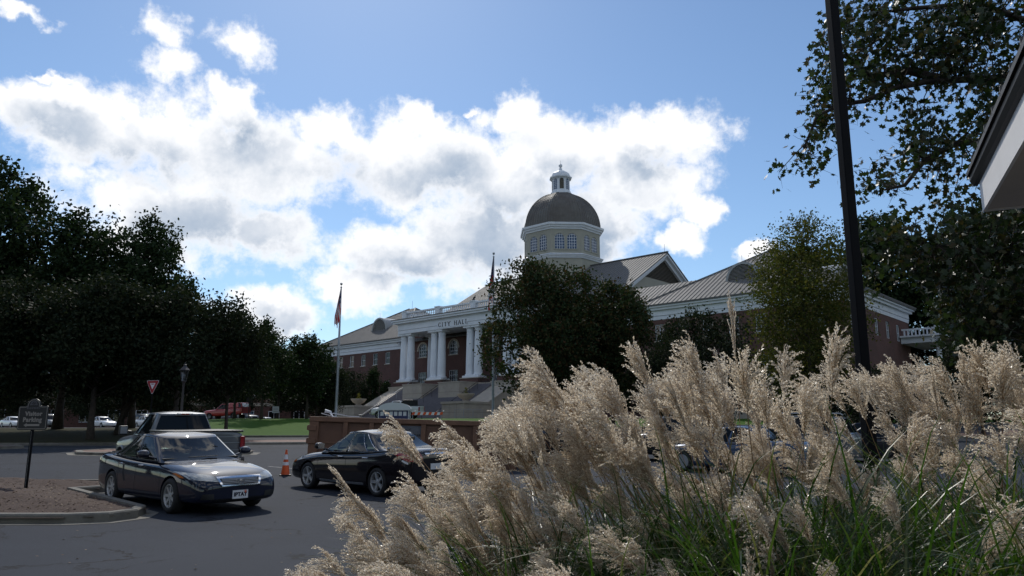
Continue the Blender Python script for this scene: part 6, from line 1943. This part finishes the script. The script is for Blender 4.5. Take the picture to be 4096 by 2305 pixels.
# local: x = v_ (right), y = u_ (away); corner at origin, the building lies towards -y and +x
z0 = 3.98
L1, L2 = 5.2, 5.0
def nbox(nm, mt, *a, par=None, bev=0):
    m = MB(); m.box(*a); o = m.build(nm, mt, par or nb)
    if bev: bevel(o, bev)
    return o
nbox('soffit', 'soffit', .03, L2, -L1, -.03, z0, z0 + .05)
nbox('fascia', 'fascia', 0, .03, -L1, 0, z0 - .02, z0 + .36); nbox('fascia', 'fascia', .03, L2, -.03, 0, z0 - .02, z0 + .36)
for s in range(1):
    m = MB()
    pr = [(0.0, .31), (-.04, .32), (-.07, .37), (-.075, .44), (-.065, .45), (-.058, .39), (-.035, .36), (0.0, .35)]
    m.poly3([(x, 0.12, z0 + z) for x, z in pr], [(x, -L1, z0 + z) for x, z in pr]); m.build('gutter', 'gutter', nb, fix=True)
    m = MB(); m.poly3([(0.0, -x, z0 + z) for x, z in pr], [(L2, -x, z0 + z) for x, z in pr]); m.build('gutter', 'gutter', nb, fix=True)
# hipped roof over it: shingle courses
a_, b_, c_, d_ = (-.10, .10, z0 + .47), (L2, .10, z0 + .47), (L2, -2.4, z0 + 1.9), (2.4, -2.4, z0 + 1.9)
m = MB(); m.poly3([Vector(p) - Vector((0, 0, .05)) for p in (a_, b_, c_, d_)], [Vector(p) for p in (a_, b_, c_, d_)]); rf = m.build('roof', 'gutter', nb, fix=True)
e_, f_ = (-.10, -L1, z0 + .47), (2.4, -L1, z0 + 1.9)
m = MB(); m.poly3([Vector(p) - Vector((0, 0, .05)) for p in (e_, a_, d_, f_)], [Vector(p) for p in (e_, a_, d_, f_)]); m.build('roof', 'gutter', nb, fix=True)
for k in range(9):      # standing seam ends seen past the gutter
    y = -.35 - k * .45
    m = MB(); m.hexa([(-.10, y - .012, z0 + .44), (-.10, y + .012, z0 + .44), (2.3, y + .012, z0 + 1.84), (2.3, y - .012, z0 + 1.84), (-.10, y - .012, z0 + .52), (-.10, y + .012, z0 + .52), (2.3, y + .012, z0 + 1.93), (2.3, y - .012, z0 + 1.93)]); m.build('roof_rib', 'seam', rf)
m = MB(); m.tube([(1.15, -.95, z0 - .11), (1.15, -.95, z0 - .002)], [.11, .13], 18); m.build('downlight', 'fascia', nb)
nbox('wall', 'soffit', 1.15, L2, -L1, -1.1, -.3, z0)
# ------------------------------------------------------------------ trees
def tree_meshes(seed, H, Rc, zlo, nl, ntw, nleaf, smin, smax, leaf, sig, shape='round', trunk_r=.28, limbs=9, shell=.62, droop=0.0, lf='quad', fork=False, lean=0.0):
    """returns (trunk mesh, crown mesh) for a tree of height H standing at the origin"""
    g = np.random.default_rng(seed); rd = random.Random(seed)
    def env(h):
        if shape == 'round': return Rc * math.sqrt(max(.04, 1 - (1.9 * (h - .42)) ** 2)) if h > .42 else Rc * math.sqrt(max(.1, 1 - (1.5 * (h - .42)) ** 2))
        if shape == 'oval': return Rc * max(.12, math.sin(math.pi * min(1, .08 + .90 * h)) ** .7)
        if shape == 'cone': return Rc * (1.03 - h)
        if shape == 'vase': return Rc * (.45 + .55 * math.sin(math.pi * min(1, .15 + h * .75)))
        return Rc
    lob = []
    for i in range(nl):
        h = ((i + rd.random()) / nl) ** .9; a = i * 2.4 + rd.uniform(-.5, .5); e = env(h)
        d = e * rd.uniform(.35, .68) * (1 if h < .9 else .4)
        r_ = max(.5, min(e * rd.uniform(.36, .52), (H - zlo) * .22))
        z = zlo + (H - zlo) * h; z = min(z, H - r_ * .75)
        lob.append((d * math.cos(a) + lean * h, d * math.sin(a), z, r_))
    T = MB()
    top = zlo + (H - zlo) * .72
    tp = [(0, 0, -.3)]
    for k in range(1, 9):
        t = k / 8; tp.append((rd.uniform(-.12, .12) * t * 2 + lean * t * .8, rd.uniform(-.12, .12) * t * 2, top * t))
    T.tube(tp, [trunk_r * 1.5] + [trunk_r * (1 - .82 * k / 8) for k in range(1, 9)], 9)
    def trunk_at(z):
        for a, b in zip(tp, tp[1:]):
            if z <= b[2]:
                t = (z - a[2]) / max(1e-6, b[2] - a[2]); return Vector(a).lerp(Vector(b), max(0, t))
        return Vector(tp[-1])
    for (x, y, z, r_) in lob:
        hz = max(zlo * .75, min(top, z - math.hypot(x, y) * .75)); s0 = trunk_at(hz); e0 = Vector((x, y, z))
        md = s0.lerp(e0, .5) + Vector((rd.uniform(-.3, .3), rd.uniform(-.3, .3), -.08 * (e0 - s0).length))
        rr = trunk_r * .32 * (1 - hz / (H * 1.2))
        T.tube([s0, md, e0], [rr, rr * .7, rr * .35], 6)
        for q in range(4):
            v = Vector((g.normal(), g.normal(), g.normal() + .3)).normalized() * r_ * .85
            T.tube([e0, e0 + v * .5 + Vector((0, 0, .05)), e0 + v], [rr * .35, rr * .2, .012], 5, cap=False)
    tm = T.mesh('trunk', 'bark', True)
    vol = np.array([l[3] ** 2 for l in lob]); pick = g.choice(len(lob), ntw, p=vol / vol.sum())
    L = np.array(lob)[pick]
    d = g.normal(size=(ntw, 3)); d[:, 2] += .15; d /= np.linalg.norm(d, axis=1)[:, None]
    rad = L[:, 3] * (shell + (1.12 - shell) * g.random(ntw) ** .7)
    C = L[:, :3] + d * rad[:, None]
    C[:, 2] -= droop * g.random(ntw)
    ok = C[:, 2] > zlo * .92; C = C[ok]
    per = max(1, nleaf // len(C))
    P = np.repeat(C, per, 0) + g.normal(size=(len(C) * per, 3)) * (sig * g.uniform(.6, 1.3, (len(C) * per, 1)))
    if droop:
        P[:, 2] -= np.abs(g.normal(size=len(P))) * droop * .5
    V, F = leaf_cards(P, smin, smax, seed + 5, lf, -droop * .6)
    cmh = np_mesh('crown', V, F, [leaf])
    return tm, cmh
def tree(meshes, x, y, label, group=None, rz=0.0, s=(1, 1, 1), dz=0.1, name='tree'):
    t = empty(name, (x, y, gz(x, y) + dz), rz, label, 'tree', group); t.scale = s
    link('trunk', meshes[0], t); c = link('crown', meshes[1], t); c['kind'] = 'stuff'
    return t
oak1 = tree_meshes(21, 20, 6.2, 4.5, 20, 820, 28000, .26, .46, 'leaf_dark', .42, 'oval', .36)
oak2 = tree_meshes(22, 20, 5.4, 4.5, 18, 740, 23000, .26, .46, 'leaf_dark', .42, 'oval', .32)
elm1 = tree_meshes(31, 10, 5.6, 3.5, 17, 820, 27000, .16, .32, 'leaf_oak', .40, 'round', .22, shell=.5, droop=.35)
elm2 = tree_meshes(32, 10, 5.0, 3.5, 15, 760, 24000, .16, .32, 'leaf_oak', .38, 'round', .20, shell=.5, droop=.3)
yng = tree_meshes(41, 10, 3.5, 2.4, 13, 300, 8200, .22, .38, 'leaf_dark', .30, 'oval', .15)
yng2 = tree_meshes(42, 10, 3.3, 2.4, 12, 270, 7600, .22, .38, 'leaf_dark', .30, 'oval', .15)
maple1 = tree_meshes(51, 15, 6.3, 3.2, 20, 860, 29000, .22, .40, 'leaf_mid', .38, 'oval', .24)
maple2 = tree_meshes(52, 13.4, 4.8, 3.0, 15, 660, 21000, .22, .40, 'leaf_mid', .36, 'oval', .2)
loc1 = tree_meshes(61, 14, 4.2, 3.0, 32, 900, 33000, .10, .21, 'leaf_locust', .30, 'oval', .15, shell=.3, droop=.2)
shr = tree_meshes(71, 9, 5.0, 1.6, 14, 520, 14000, .18, .32, 'leaf_oak', .36, 'round', .14)
con = tree_meshes(81, 5, 1.5, .4, 9, 160, 5200, .12, .22, 'leaf_dark', .2, 'cone', .08)
GT = 'tall shade trees behind the left lot'
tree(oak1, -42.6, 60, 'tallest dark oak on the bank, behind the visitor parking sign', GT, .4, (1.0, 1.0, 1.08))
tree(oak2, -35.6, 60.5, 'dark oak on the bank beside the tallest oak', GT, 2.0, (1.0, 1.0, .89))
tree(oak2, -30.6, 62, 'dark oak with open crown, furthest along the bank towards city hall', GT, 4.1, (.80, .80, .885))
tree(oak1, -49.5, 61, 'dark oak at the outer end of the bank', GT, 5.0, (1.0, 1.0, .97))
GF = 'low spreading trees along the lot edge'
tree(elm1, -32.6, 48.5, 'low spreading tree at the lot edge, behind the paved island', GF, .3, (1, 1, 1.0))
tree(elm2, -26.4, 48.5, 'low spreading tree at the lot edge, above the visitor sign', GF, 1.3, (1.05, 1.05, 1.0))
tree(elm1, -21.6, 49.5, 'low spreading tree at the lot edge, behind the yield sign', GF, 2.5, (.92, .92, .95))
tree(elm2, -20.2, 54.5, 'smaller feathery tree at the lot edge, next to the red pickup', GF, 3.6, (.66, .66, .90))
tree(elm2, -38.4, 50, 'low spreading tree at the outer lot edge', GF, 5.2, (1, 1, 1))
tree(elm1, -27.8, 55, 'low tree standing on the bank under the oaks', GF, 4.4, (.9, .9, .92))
GY = 'young trees beyond the lawn'
tree(yng, -25.7, 79, 'young tree on the lawn crest behind the red pickup', GY, .2, (1, 1, 1.0))
tree(yng2, -22.4, 84, 'young tree on the lawn crest closest to the left wing', GY, 1.2, (1, 1, .92))
tree(yng, -31.0, 86, 'young tree behind the red pickup, deeper in the row', GY, 2.2, (1, 1, .95))
tree(yng2, -28.0, 92, 'young tree deep behind the small white notice', GY, 3.3, (1, 1, .9))
tree(yng2, -24.4, 96, 'young tree standing close to the left corner of city hall', GY, .9, (1.05, 1.05, .85))
GSH = 'dark shrubs before the left wing'
tree(shr, -23.2, 97, 'dark rounded shrub tree before the brick left wing', GSH, .5, (.62, .62, .74))
tree(shr, -25.2, 118, 'dark low shrub tree between left wing and portico', GSH, 1.7, (.8, .8, .85))
tree(con, -21.6, 118.5, 'small cone shaped evergreen before the left wing', GSH, 0, (1.5, 1.5, 1.6))
tree(con, -19.6, 117.5, 'small cone shaped evergreen beside the stone cheek wall', GSH, 1, (1.2, 1.2, 1.2))
tree(shr, 7.6, 92, 'low dark shrub beside the right podium', GSH, 2.2, (.5, .5, .36))
tree(shr, 13.0, 90, 'dark hedge like shrub before the right connector', GSH, 3.2, (.7, .7, .55))
GM = 'maples on the lawn in front of city hall'
tree(maple1, 3.0, 66, 'large dark maple with reddish leaf tips hiding the right of the portico', GM, .7, (.91, .91, .96))
tree(maple2, 8.9, 68, 'smaller dark maple standing right beside the large one', GM, 2.1, (.92, .92, .95))
tree(maple2, 6.4, 71, 'dark maple filling the gap behind the two lawn maples', GM, 3.9, (.8, .8, .86))
GR2 = 'trees and shrubs before the right wing'
tree(shr, 15.6, 62, 'dark rounded tree below the right wing windows', GR2, .9, (1.0, 1.0, 1.08))
tree(shr, 12.2, 58, 'dark shrub tree left of the light locust', GR2, 2.9, (.6, .6, .80))
tree(loc1, 18.0, 46, 'light yellow green locust with airy crown before the right wing', GR2, .4, (1.10, 1.10, 1.0), 0)
tree(shr, 19.5, 50, 'dark low growth under the airy locust', GR2, 4.9, (.75, .75, .72))
GD = 'dark trees beyond the right wing'
tree(oak1, 51, 104, 'dark tall tree rising behind the right end of city hall', GD, .4, (1.45, 1.45, 1.42))
tree(oak2, 61, 100, 'dark tall tree behind the white side porch', GD, 2.4, (1.5, 1.5, 1.35))
tree(oak2, 46, 118, 'dark tall tree behind the right pavilion roof', GD, 3.4, (1.4, 1.4, 1.38))
tree(oak1, 40.5, 61, 'dark tall tree behind the star leaved tree', GD, 1.9, (1, 1, .98))
tree(oak1, 46.5, 58, 'dark tall tree furthest right beyond the pavilion roof', GD, 3.9, (1, 1, 1.1))
tree(shr, 27.0, 56, 'dark low shrub tree below the side porch', GD, .4, (.7, .7, .55))
tree(elm2, 38.5, 46, 'dark low tree at the right lot edge, under the star leaved tree', GD, 1.4, (1, 1, .95))
GB = 'distant trees behind the far parking lot'
for k, (x, y, sx, lb) in enumerate(((-62, 132, 1.1, 'distant yellow green tree behind the white van'), (-50, 138, 1.0, 'distant green tree behind the blue sedan'), (-74, 135, 1.2, 'distant green tree behind the white sedans'), (-88, 130, 1.2, 'distant green tree at the outer end of the far lot'), (-40, 140, 1.0, 'distant green tree between red pickup and lot'))):
    tree(maple2, x, y, lb, GB, k * 1.3, (sx, sx, .8))
# leaning trunk on the bank (two bare stems)
lt = empty('leaning_trunk', (-27.2, 53.0, gz(-27.2, 53)), 0, 'dark leaning double trunk crossing the view of the parked cars', 'tree')
m = MB(); m.tube([(0, 0, -.2), (.3, 0, 1.2), (1.1, .1, 3.2), (1.7, .2, 5.5)], [.2, .17, .13, .1], 8); m.build('trunk', 'bark', lt, True)
m = MB(); m.tube([(.1, 0, .6), (.9, .1, 2.2), (1.9, .1, 4.0), (2.5, .1, 5.6)], [.13, .12, .10, .07], 8); m.build('trunk', 'bark', lt, True)
V, F = leaf_cards(np.array([(2.0, .2, 5.6)]) + rng.normal(size=(1500, 3)) * np.array([1.2, .9, .7]), .18, .32, 77)
o = link('crown', np_mesh('crown', V, F, ['leaf_oak']), lt); o['kind'] = 'stuff'

# ------------------------------------------------------------------ star leaved tree reaching in from the right
st_ = empty('sweetgum_tree', (10.6, 12.6, gz(10.6, 12.6)), 0, 'broad leaved tree with star shaped leaves reaching over the pavilion roof', 'tree')
base = Vector(st_.location)
POL = [[(5.66, 8.95), (9.6, 9.5), (9.3, 7.46), (7.59, 7.39), (6.31, 7.46), (5.62, 7.79)], [(5.04, 8.2), (5.6, 8.38), (5.74, 7.55), (5.56, 7.1), (5.13, 7.39)], [(4.67, 6.78), (5.18, 7.32), (5.63, 7.24), (5.82, 6.88), (5.66, 6.6), (5.24, 6.39), (4.81, 6.48)],
       [(4.62, 6.39), (5.18, 6.42), (5.26, 6.21), (4.88, 5.52), (4.58, 5.55)], [(5.64, 7.46), (6.31, 7.46), (6.27, 7.03), (5.65, 6.92)], [(6.58, 7.19), (9.34, 7.83), (8.94, 4.84), (7.72, 4.87), (6.84, 5.09), (6.46, 6.21), (6.42, 6.74)],
       [(5.84, 5.97), (6.28, 6.07), (6.47, 5.52), (6.12, 5.41)], [(5.95, 4.97), (7.73, 5.01), (8.95, 4.92), (8.72, 3.19), (7.76, 3.19), (7.18, 3.68), (5.96, 4.42)], [(6.96, 3.84), (8.78, 3.68), (8.62, 2.48), (7.44, 2.48), (6.94, 2.95)]]
DEN = [26, 22, 20, 8, 10, 15, 12, 30, 34]
rd = random.Random(5); CL = []
for P_, dn in zip(POL, DEN):
    ar = 0
    for i in range(len(P_)): ar += P_[i - 1][0] * P_[i][1] - P_[i][0] * P_[i - 1][1]
    n = max(4, int(abs(ar) / 2 * dn)); xs_ = [p[0] for p in P_]; zs_ = [p[1] for p in P_]
    while n:
        x, z = rd.uniform(min(xs_), max(xs_)), rd.uniform(min(zs_), max(zs_))
        if in_poly(x, z, P_): CL.append((x, 12 + rd.gauss(0, .45), z)); n -= 1
LIMBS = [[(10.6, 12.6, 4.0), (10.0, 12.4, 7.0), (8.7, 12.2, 7.61), (7.34, 12.0, 7.46), (7.0, 12, 7.43), (6.48, 12, 7.32), (5.95, 12, 7.08), (5.56, 11.9, 6.99), (5.08, 11.9, 6.78), (4.82, 11.9, 6.2)],
         [(7.34, 12, 7.46), (6.86, 12.2, 7.72), (6.26, 12.3, 7.68), (5.77, 12.2, 8.01), (5.35, 12.2, 8.01)], [(10.5, 12.5, 5.0), (8.5, 12.3, 6.56), (7.48, 12.2, 6.39), (6.86, 12, 6.04), (6.48, 12, 5.6), (6.14, 12, 5.52)],
         [(10.6, 12.6, 6.5), (9.4, 12.3, 8.6), (8.2, 12.2, 9.0), (7.0, 12.0, 8.8), (6.2, 12, 8.7)], [(10.5, 12.5, 3.2), (9.0, 12.3, 4.4), (8.0, 12.1, 4.5), (7.2, 12, 4.5), (6.4, 12, 4.7)], [(10.5, 12.5, 2.4), (9.2, 12.2, 3.2), (8.0, 12.1, 3.2), (7.4, 12, 2.9)]]
m = MB(); m.tube([(0, 0, -.3), (-.05, 0, 2), (.05, .0, 5), (-.1, 0, 8), (0, 0, 12)], [.42, .34, .28, .2, .08], 12); m.build('trunk', 'bark', st_, True)
m2 = MB(); LP = []
for L_ in LIMBS:
    n = len(L_)
    mm_ = MB(); mm_.tube([Vector(p) - base for p in L_], [.075 * (1 - .85 * i / (n - 1)) + .008 for i in range(n)], 7); mm_.build('limb', 'bark', st_, True)
    for a, b in zip(L_, L_[1:]):
        for q in range(6): LP.append(Vector(a).lerp(Vector(b), q / 6))
for c in CL:
    cv = Vector(c); p = min(LP, key=lambda q: (q - cv).length + .3 * max(0, cv.x - q.x))
    md = p.lerp(cv, .5) + Vector((rd.uniform(-.08, .08), rd.uniform(-.08, .08), .08 * (cv - p).length))
    m2.tube([p - base, md - base, cv - base], [.012, .008, .004], 4, cap=False)
    for q in range(5):
        e = cv + Vector((rd.gauss(0, .16), rd.gauss(0, .16), rd.gauss(-.04, .16))); m2.tube([md.lerp(cv, .6) - base, cv.lerp(e, .5) - base + Vector((0, 0, .02)), e - base], [.004, .003, .0015], 3, cap=False)
o = m2.build('twigs', 'bark', st_); o['kind'] = 'stuff'
C = np.array(CL) - np.array(base)
per = 22
Pn = np.repeat(C, per, 0) + rng.normal(size=(len(C) * per, 3)) * .15
V, F = leaf_cards(Pn, .08, .145, 91, 'star')
o = link('crown', np_mesh('crown', V, F, ['leaf_near']), st_); o['kind'] = 'stuff'

# unseen trees added around the lot to give paint and glass dark reflections
GZ = 'unseen trees added for dark reflections'
for k, (x, y, sc) in enumerate(((-30, -26, 1.0), (-19, -30, .9), (-8, -27, 1.05), (4, -31, .95), (15, -27, 1.0), (27, -30, .95), (-42, -20, 1.0), (38, -22, 1.0), (-48, -4, .9), (-46, 8, 1.0), (-50, 19, 1.05), (-55, 31, 1.0), (-58, 43, 1.0), (-62, 54, 1.1))):
    tree(oak1 if k % 2 else oak2, x, y, 'unseen tree added around the outer side of the parking lot for dark reflections', GZ, k * 1.1, (sc * 1.15, sc * 1.15, sc * .8))

GH = 'dark hedge trees behind the far parking lot'
for k, (x, lb) in enumerate(((-96, 'dark bushy tree behind the far lot, outermost of its row'), (-82, 'dark bushy tree behind the far lot, before the brick building corner'), (-69, 'dark bushy tree behind the far lot, behind the silver sport utility'), (-57, 'dark bushy tree behind the far lot, behind the parking sign'), (-46, 'dark bushy tree behind the far lot, behind the blue sedan'), (-36, 'dark bushy tree behind the far lot, behind the red pickup'))):
    tree(shr, x, 127 + (k % 2) * 4, lb, GH, k * 1.9, (1.45, 1.2, 1.0))

for k, (x, y, sx, lb) in enumerate(((57, 104, 1.5, 'dark low tree behind the side porch'), (67, 99, 1.5, 'dark low tree beyond the side porch, at the lot edge'), (48, 113, 1.4, 'dark low tree behind the right end wall'), (76, 92, 1.6, 'dark low tree far right behind the star leaved tree'))):
    tree(shr, x, y, lb, GD, k * 1.4, (sx, sx, 1.35))
tree(shr, 36.5, 60, 'dark low tree between side porch and pavilion', GD, 2.2, (.8, .8, .8))
# ------------------------------------------------------------------ ornamental grass in the foreground
BEDP = [(-1.6, 2.0), (5.6, 2.0), (5.2, 6.9), (3.5, 7.2), (.2, 6.6), (-1.5, 5.0)]
bed('planting_bed', BEDP, 'mulch', .2, .05, .02)
def plume_mesh(seed, spread=1.0, droop=1.0, Hs=1.55, closed=False):
    rd = random.Random(seed); g = np.random.default_rng(seed)
    ln = rd.uniform(.10, .26)
    stalk = [Vector((ln * t ** 2.4, .02 * math.sin(t * 3 + seed), Hs * t)) for t in [i / 8 for i in range(9)]]
    m = MB(); m.tube(stalk, [.0042 - .0022 * i / 8 for i in range(9)], 5, 1, cap=False)
    tip = stalk[-1]; d0 = (stalk[-1] - stalk[-2]).normalized()
    rl = .20
    m.tube([tip, tip + d0 * rl], [.002, .001], 4, 1, cap=False)
    S = []; Dd = []
    nb = 40 if not closed else 20
    for b in range(nb):
        s = (b + rd.random()) / nb
        p = tip + d0 * rl * s
        a = b * 2.4 + rd.uniform(-.4, .4)
        rad = Vector((math.cos(a), math.sin(a), 0))
        op = (.14 + .20 * rd.random()) * spread if not closed else .05
        d = (d0 + rad * op).normalized()
        L = (.245 - .085 * s) * rd.uniform(.8, 1.15)
        n = 14; pts_ = [p.copy()]
        for k in range(n):
            t = k / n
            d = (d + Vector((.165, 0, -.115)) * droop * (t ** 1.2) + rad * .012 * spread + Vector((rd.gauss(0, .02), rd.gauss(0, .02), 0))).normalized()
            p = p + d * L / n; pts_.append(p.copy())
        m.tube(pts_[::2], [.0011, .001, .0009, .0008, .0007, .0006, .0005, .0005][:len(pts_[::2])], 3, 1, cap=False)
        nsp = int(L / .0046)
        for k in range(nsp):
            t = .06 + .94 * k / nsp; i = min(n - 1, int(t * n)); q = pts_[i].lerp(pts_[i + 1], t * n - i)
            dd = (pts_[i + 1] - pts_[i]).normalized()
            S.append(q); Dd.append(dd)
    S = np.array(S); Dd = np.array(Dd); n = len(S)
    off = g.normal(size=(n, 3)); off -= (off * Dd).sum(1)[:, None] * Dd; off /= np.linalg.norm(off, axis=1)[:, None]
    ax = Dd * .8 + off * (.75 if not closed else .3) * g.uniform(.5, 1.2, (n, 1)); ax /= np.linalg.norm(ax, axis=1)[:, None]
    sd = np.cross(ax, g.normal(size=(n, 3))); sd /= np.linalg.norm(sd, axis=1)[:, None]
    l = g.uniform(.010, .019, (n, 1)); wd = g.uniform(.0022, .0042, (n, 1))
    V = np.stack([S, S + ax * l * .45 + sd * wd, S + ax * l, S + ax * l * .45 - sd * wd], 1).reshape(-1, 3)
    b0 = len(m.v)
    m.v += [tuple(v) for v in V]; m.f += [(b0 + 4 * i, b0 + 4 * i + 1, b0 + 4 * i + 2, b0 + 4 * i + 3) for i in range(n)]; m.m += [0] * n
    return m.mesh('plume', ['plume', 'plume_stem'])
PLM = [plume_mesh(100 + i, .7 + .8 * (i % 4) / 3, .6 + .9 * ((i * 7) % 5) / 4) for i in range(14)]
PLC = [plume_mesh(200 + i, .3, .15, closed=True) for i in range(2)]
def blades_mesh(seed, n, lmin, lmax, rbase, out):
    g = np.random.default_rng(seed); ns = 9
    a = g.uniform(0, 2 * np.pi, n); r = rbase * np.sqrt(g.random(n))
    P = np.stack([r * np.cos(a), r * np.sin(a), np.zeros(n)], 1)
    a2 = a + g.normal(size=n) * .5
    tilt = np.abs(g.normal(size=n)) * out + .06
    D = np.stack([np.sin(tilt) * np.cos(a2), np.sin(tilt) * np.sin(a2), np.cos(tilt)], 1)
    L = g.uniform(lmin, lmax, n); bend = g.uniform(.05, .23, n) * L
    hor = np.stack([np.cos(a2), np.sin(a2), np.zeros(n)], 1); side = np.stack([-np.sin(a2), np.cos(a2), np.zeros(n)], 1)
    wd = g.uniform(.004, .0095, n); rows = []
    for k in range(ns + 1):
        t = k / ns; w_ = wd * (1 - t ** 3) * (.55 + .45 * min(1, t * 5))
        tw = side + hor * 0 + np.stack([np.zeros(n), np.zeros(n), .3 * np.sin(t * 5 + a)], 1)
        rows.append((P - tw * w_[:, None], P + tw * w_[:, None]))
        D = D + (hor * .55 + np.array([0, 0, -1.0])) * (bend * (.25 + 1.9 * t ** 1.5))[:, None]
        D /= np.linalg.norm(D, axis=1)[:, None]; P = P + D * (L / ns)[:, None]
    V = np.stack([np.stack(rw, 1) for rw in rows], 1).reshape(-1, 3)      # n, ns+1, 2
    b = (np.arange(n) * (ns + 1) * 2)[:, None] + (np.arange(ns) * 2)[None]
    F = np.stack([b, b + 1, b + 3, b + 2], -1).reshape(-1, 4)
    return np_mesh('blades', V, F, ['blade'])
BLM = [blades_mesh(300 + i, 1450, .95, 2.0, .28, .42) for i in range(4)]
GG = 'ornamental grass clumps in the foreground bed'
CLUMPS = [  # x, y, plume height, plumes, lean left, blade scale, label
    (.16, 4.25, 1.50, 38, .30, .84, 'low ornamental grass clump spilling furthest left over the asphalt'),
    (.60, 4.45, 1.80, 38, .26, .92, 'ornamental grass clump with pale plumes before the black sedan'),
    (1.06, 4.7, 2.06, 36, .20, 1.0, 'ornamental grass clump with tall plumes before the dark maple'),
    (1.48, 4.6, 2.20, 30, .15, 1.0, 'ornamental grass clump holding a tall narrow closed plume'),
    (2.12, 5.1, 2.05, 18, .12, 1.0, 'ornamental grass clump beneath the airy locust'),
    (2.62, 5.0, 2.06, 20, .14, 1.0, 'ornamental grass clump in front of the black light pole'),
    (3.15, 5.3, 2.20, 22, .10, 1.05, 'ornamental grass clump with tall plumes before the side porch'),
    (3.55, 5.0, 2.28, 22, .05, 1.05, 'tallest ornamental grass clump under the pavilion eave'),
    (-.02, 3.85, 1.15, 32, .40, .76, 'lowest ornamental grass clump at the outer corner of the bed'),
    (.30, 3.05, 1.0, 22, .36, .62, 'small ornamental grass clump full of plumes at the front corner of the bed'),
    (.80, 3.15, 1.12, 18, .30, .70, 'small ornamental grass clump full of plumes along the front of the bed'),
    (.46, 3.4, 1.16, 22, .34, .84, 'short ornamental grass clump at the front of the bed, leaning to the asphalt'),
    (1.15, 3.6, 1.38, 8, .18, .98, 'leafy ornamental grass clump with few plumes at the bed front'),
    (1.75, 3.6, 1.40, 7, .12, 1.0, 'leafy ornamental grass clump in the middle of the bed front'),
    (2.40, 3.75, 1.52, 8, .05, 1.0, 'ornamental grass clump at the bed front below the pavilion'),
    (2.25, 3.1, 1.20, 4, .05, .92, 'short leafy ornamental grass clump in the bed corner'),
    (2.95, 4.1, 1.75, 9, .05, 1.02, 'ornamental grass clump at the bed front, next to the tallest one'),
    (1.45, 3.0, 1.15, 4, .1, .90, 'short leafy ornamental grass clump between two leafy clumps at the bed edge'),
    (.15, 5.0, 1.15, 10, .2, .75, 'thin ornamental grass clump behind the low one on the asphalt side'),
]
rd = random.Random(77)
for ci, (x, y, hp_, npl, ll, bs, lb) in enumerate(CLUMPS):
    z = gz(x, y)
    c = empty('ornamental_grass', (x, y, z), 0, lb, 'ornamental grass', GG)
    b = link('blades', BLM[ci % 4], c, rot=(0, -.10 * ll * 2, ci * 1.7), scale=(bs, bs, bs)); b['kind'] = 'stuff'
    for k in range(int(npl * 1.4)):
        closed = rd.random() < .03 or (ci == 3 and k == 0)
        me = rd.choice(PLC if closed else PLM)
        a = rd.uniform(0, 2 * math.pi); r_ = .22 * math.sqrt(rd.random())
        out = rd.uniform(.02, .32)
        tx, ty = out * math.cos(a) - (ll + .05) * rd.uniform(.3, 1.3), out * math.sin(a) * .7
        h = hp_ * (1 - .46 * rd.random() ** 1.3)
        if ci == 3 and k == 0: tx, ty, h = .02, 0, 2.38
        # stalk leans along (tx, ty); the plume's drooping side follows, mostly to the left
        ang = math.atan2(ty + rd.gauss(0, .25), tx - .14 + rd.gauss(0, .10)) ; tl = math.hypot(tx, ty)
        up = Vector((tx, ty, 1)).normalized()
        q = up.to_track_quat('Z', 'X')
        xl = Vector((math.cos(ang), math.sin(ang), 0)); xl = (xl - up * xl.dot(up)).normalized()
        mt = Matrix((xl, up.cross(xl), up)).transposed()
        s = h / 1.85 / max(.6, up.z)
        v_ = rd.uniform(.7, 1.1); link('plume', me, c, (r_ * math.cos(a), r_ * math.sin(a), 0), mt.to_euler(), ((.55 + .45 * s) * v_, (.55 + .45 * s) * rd.uniform(.8, 1.25), s))
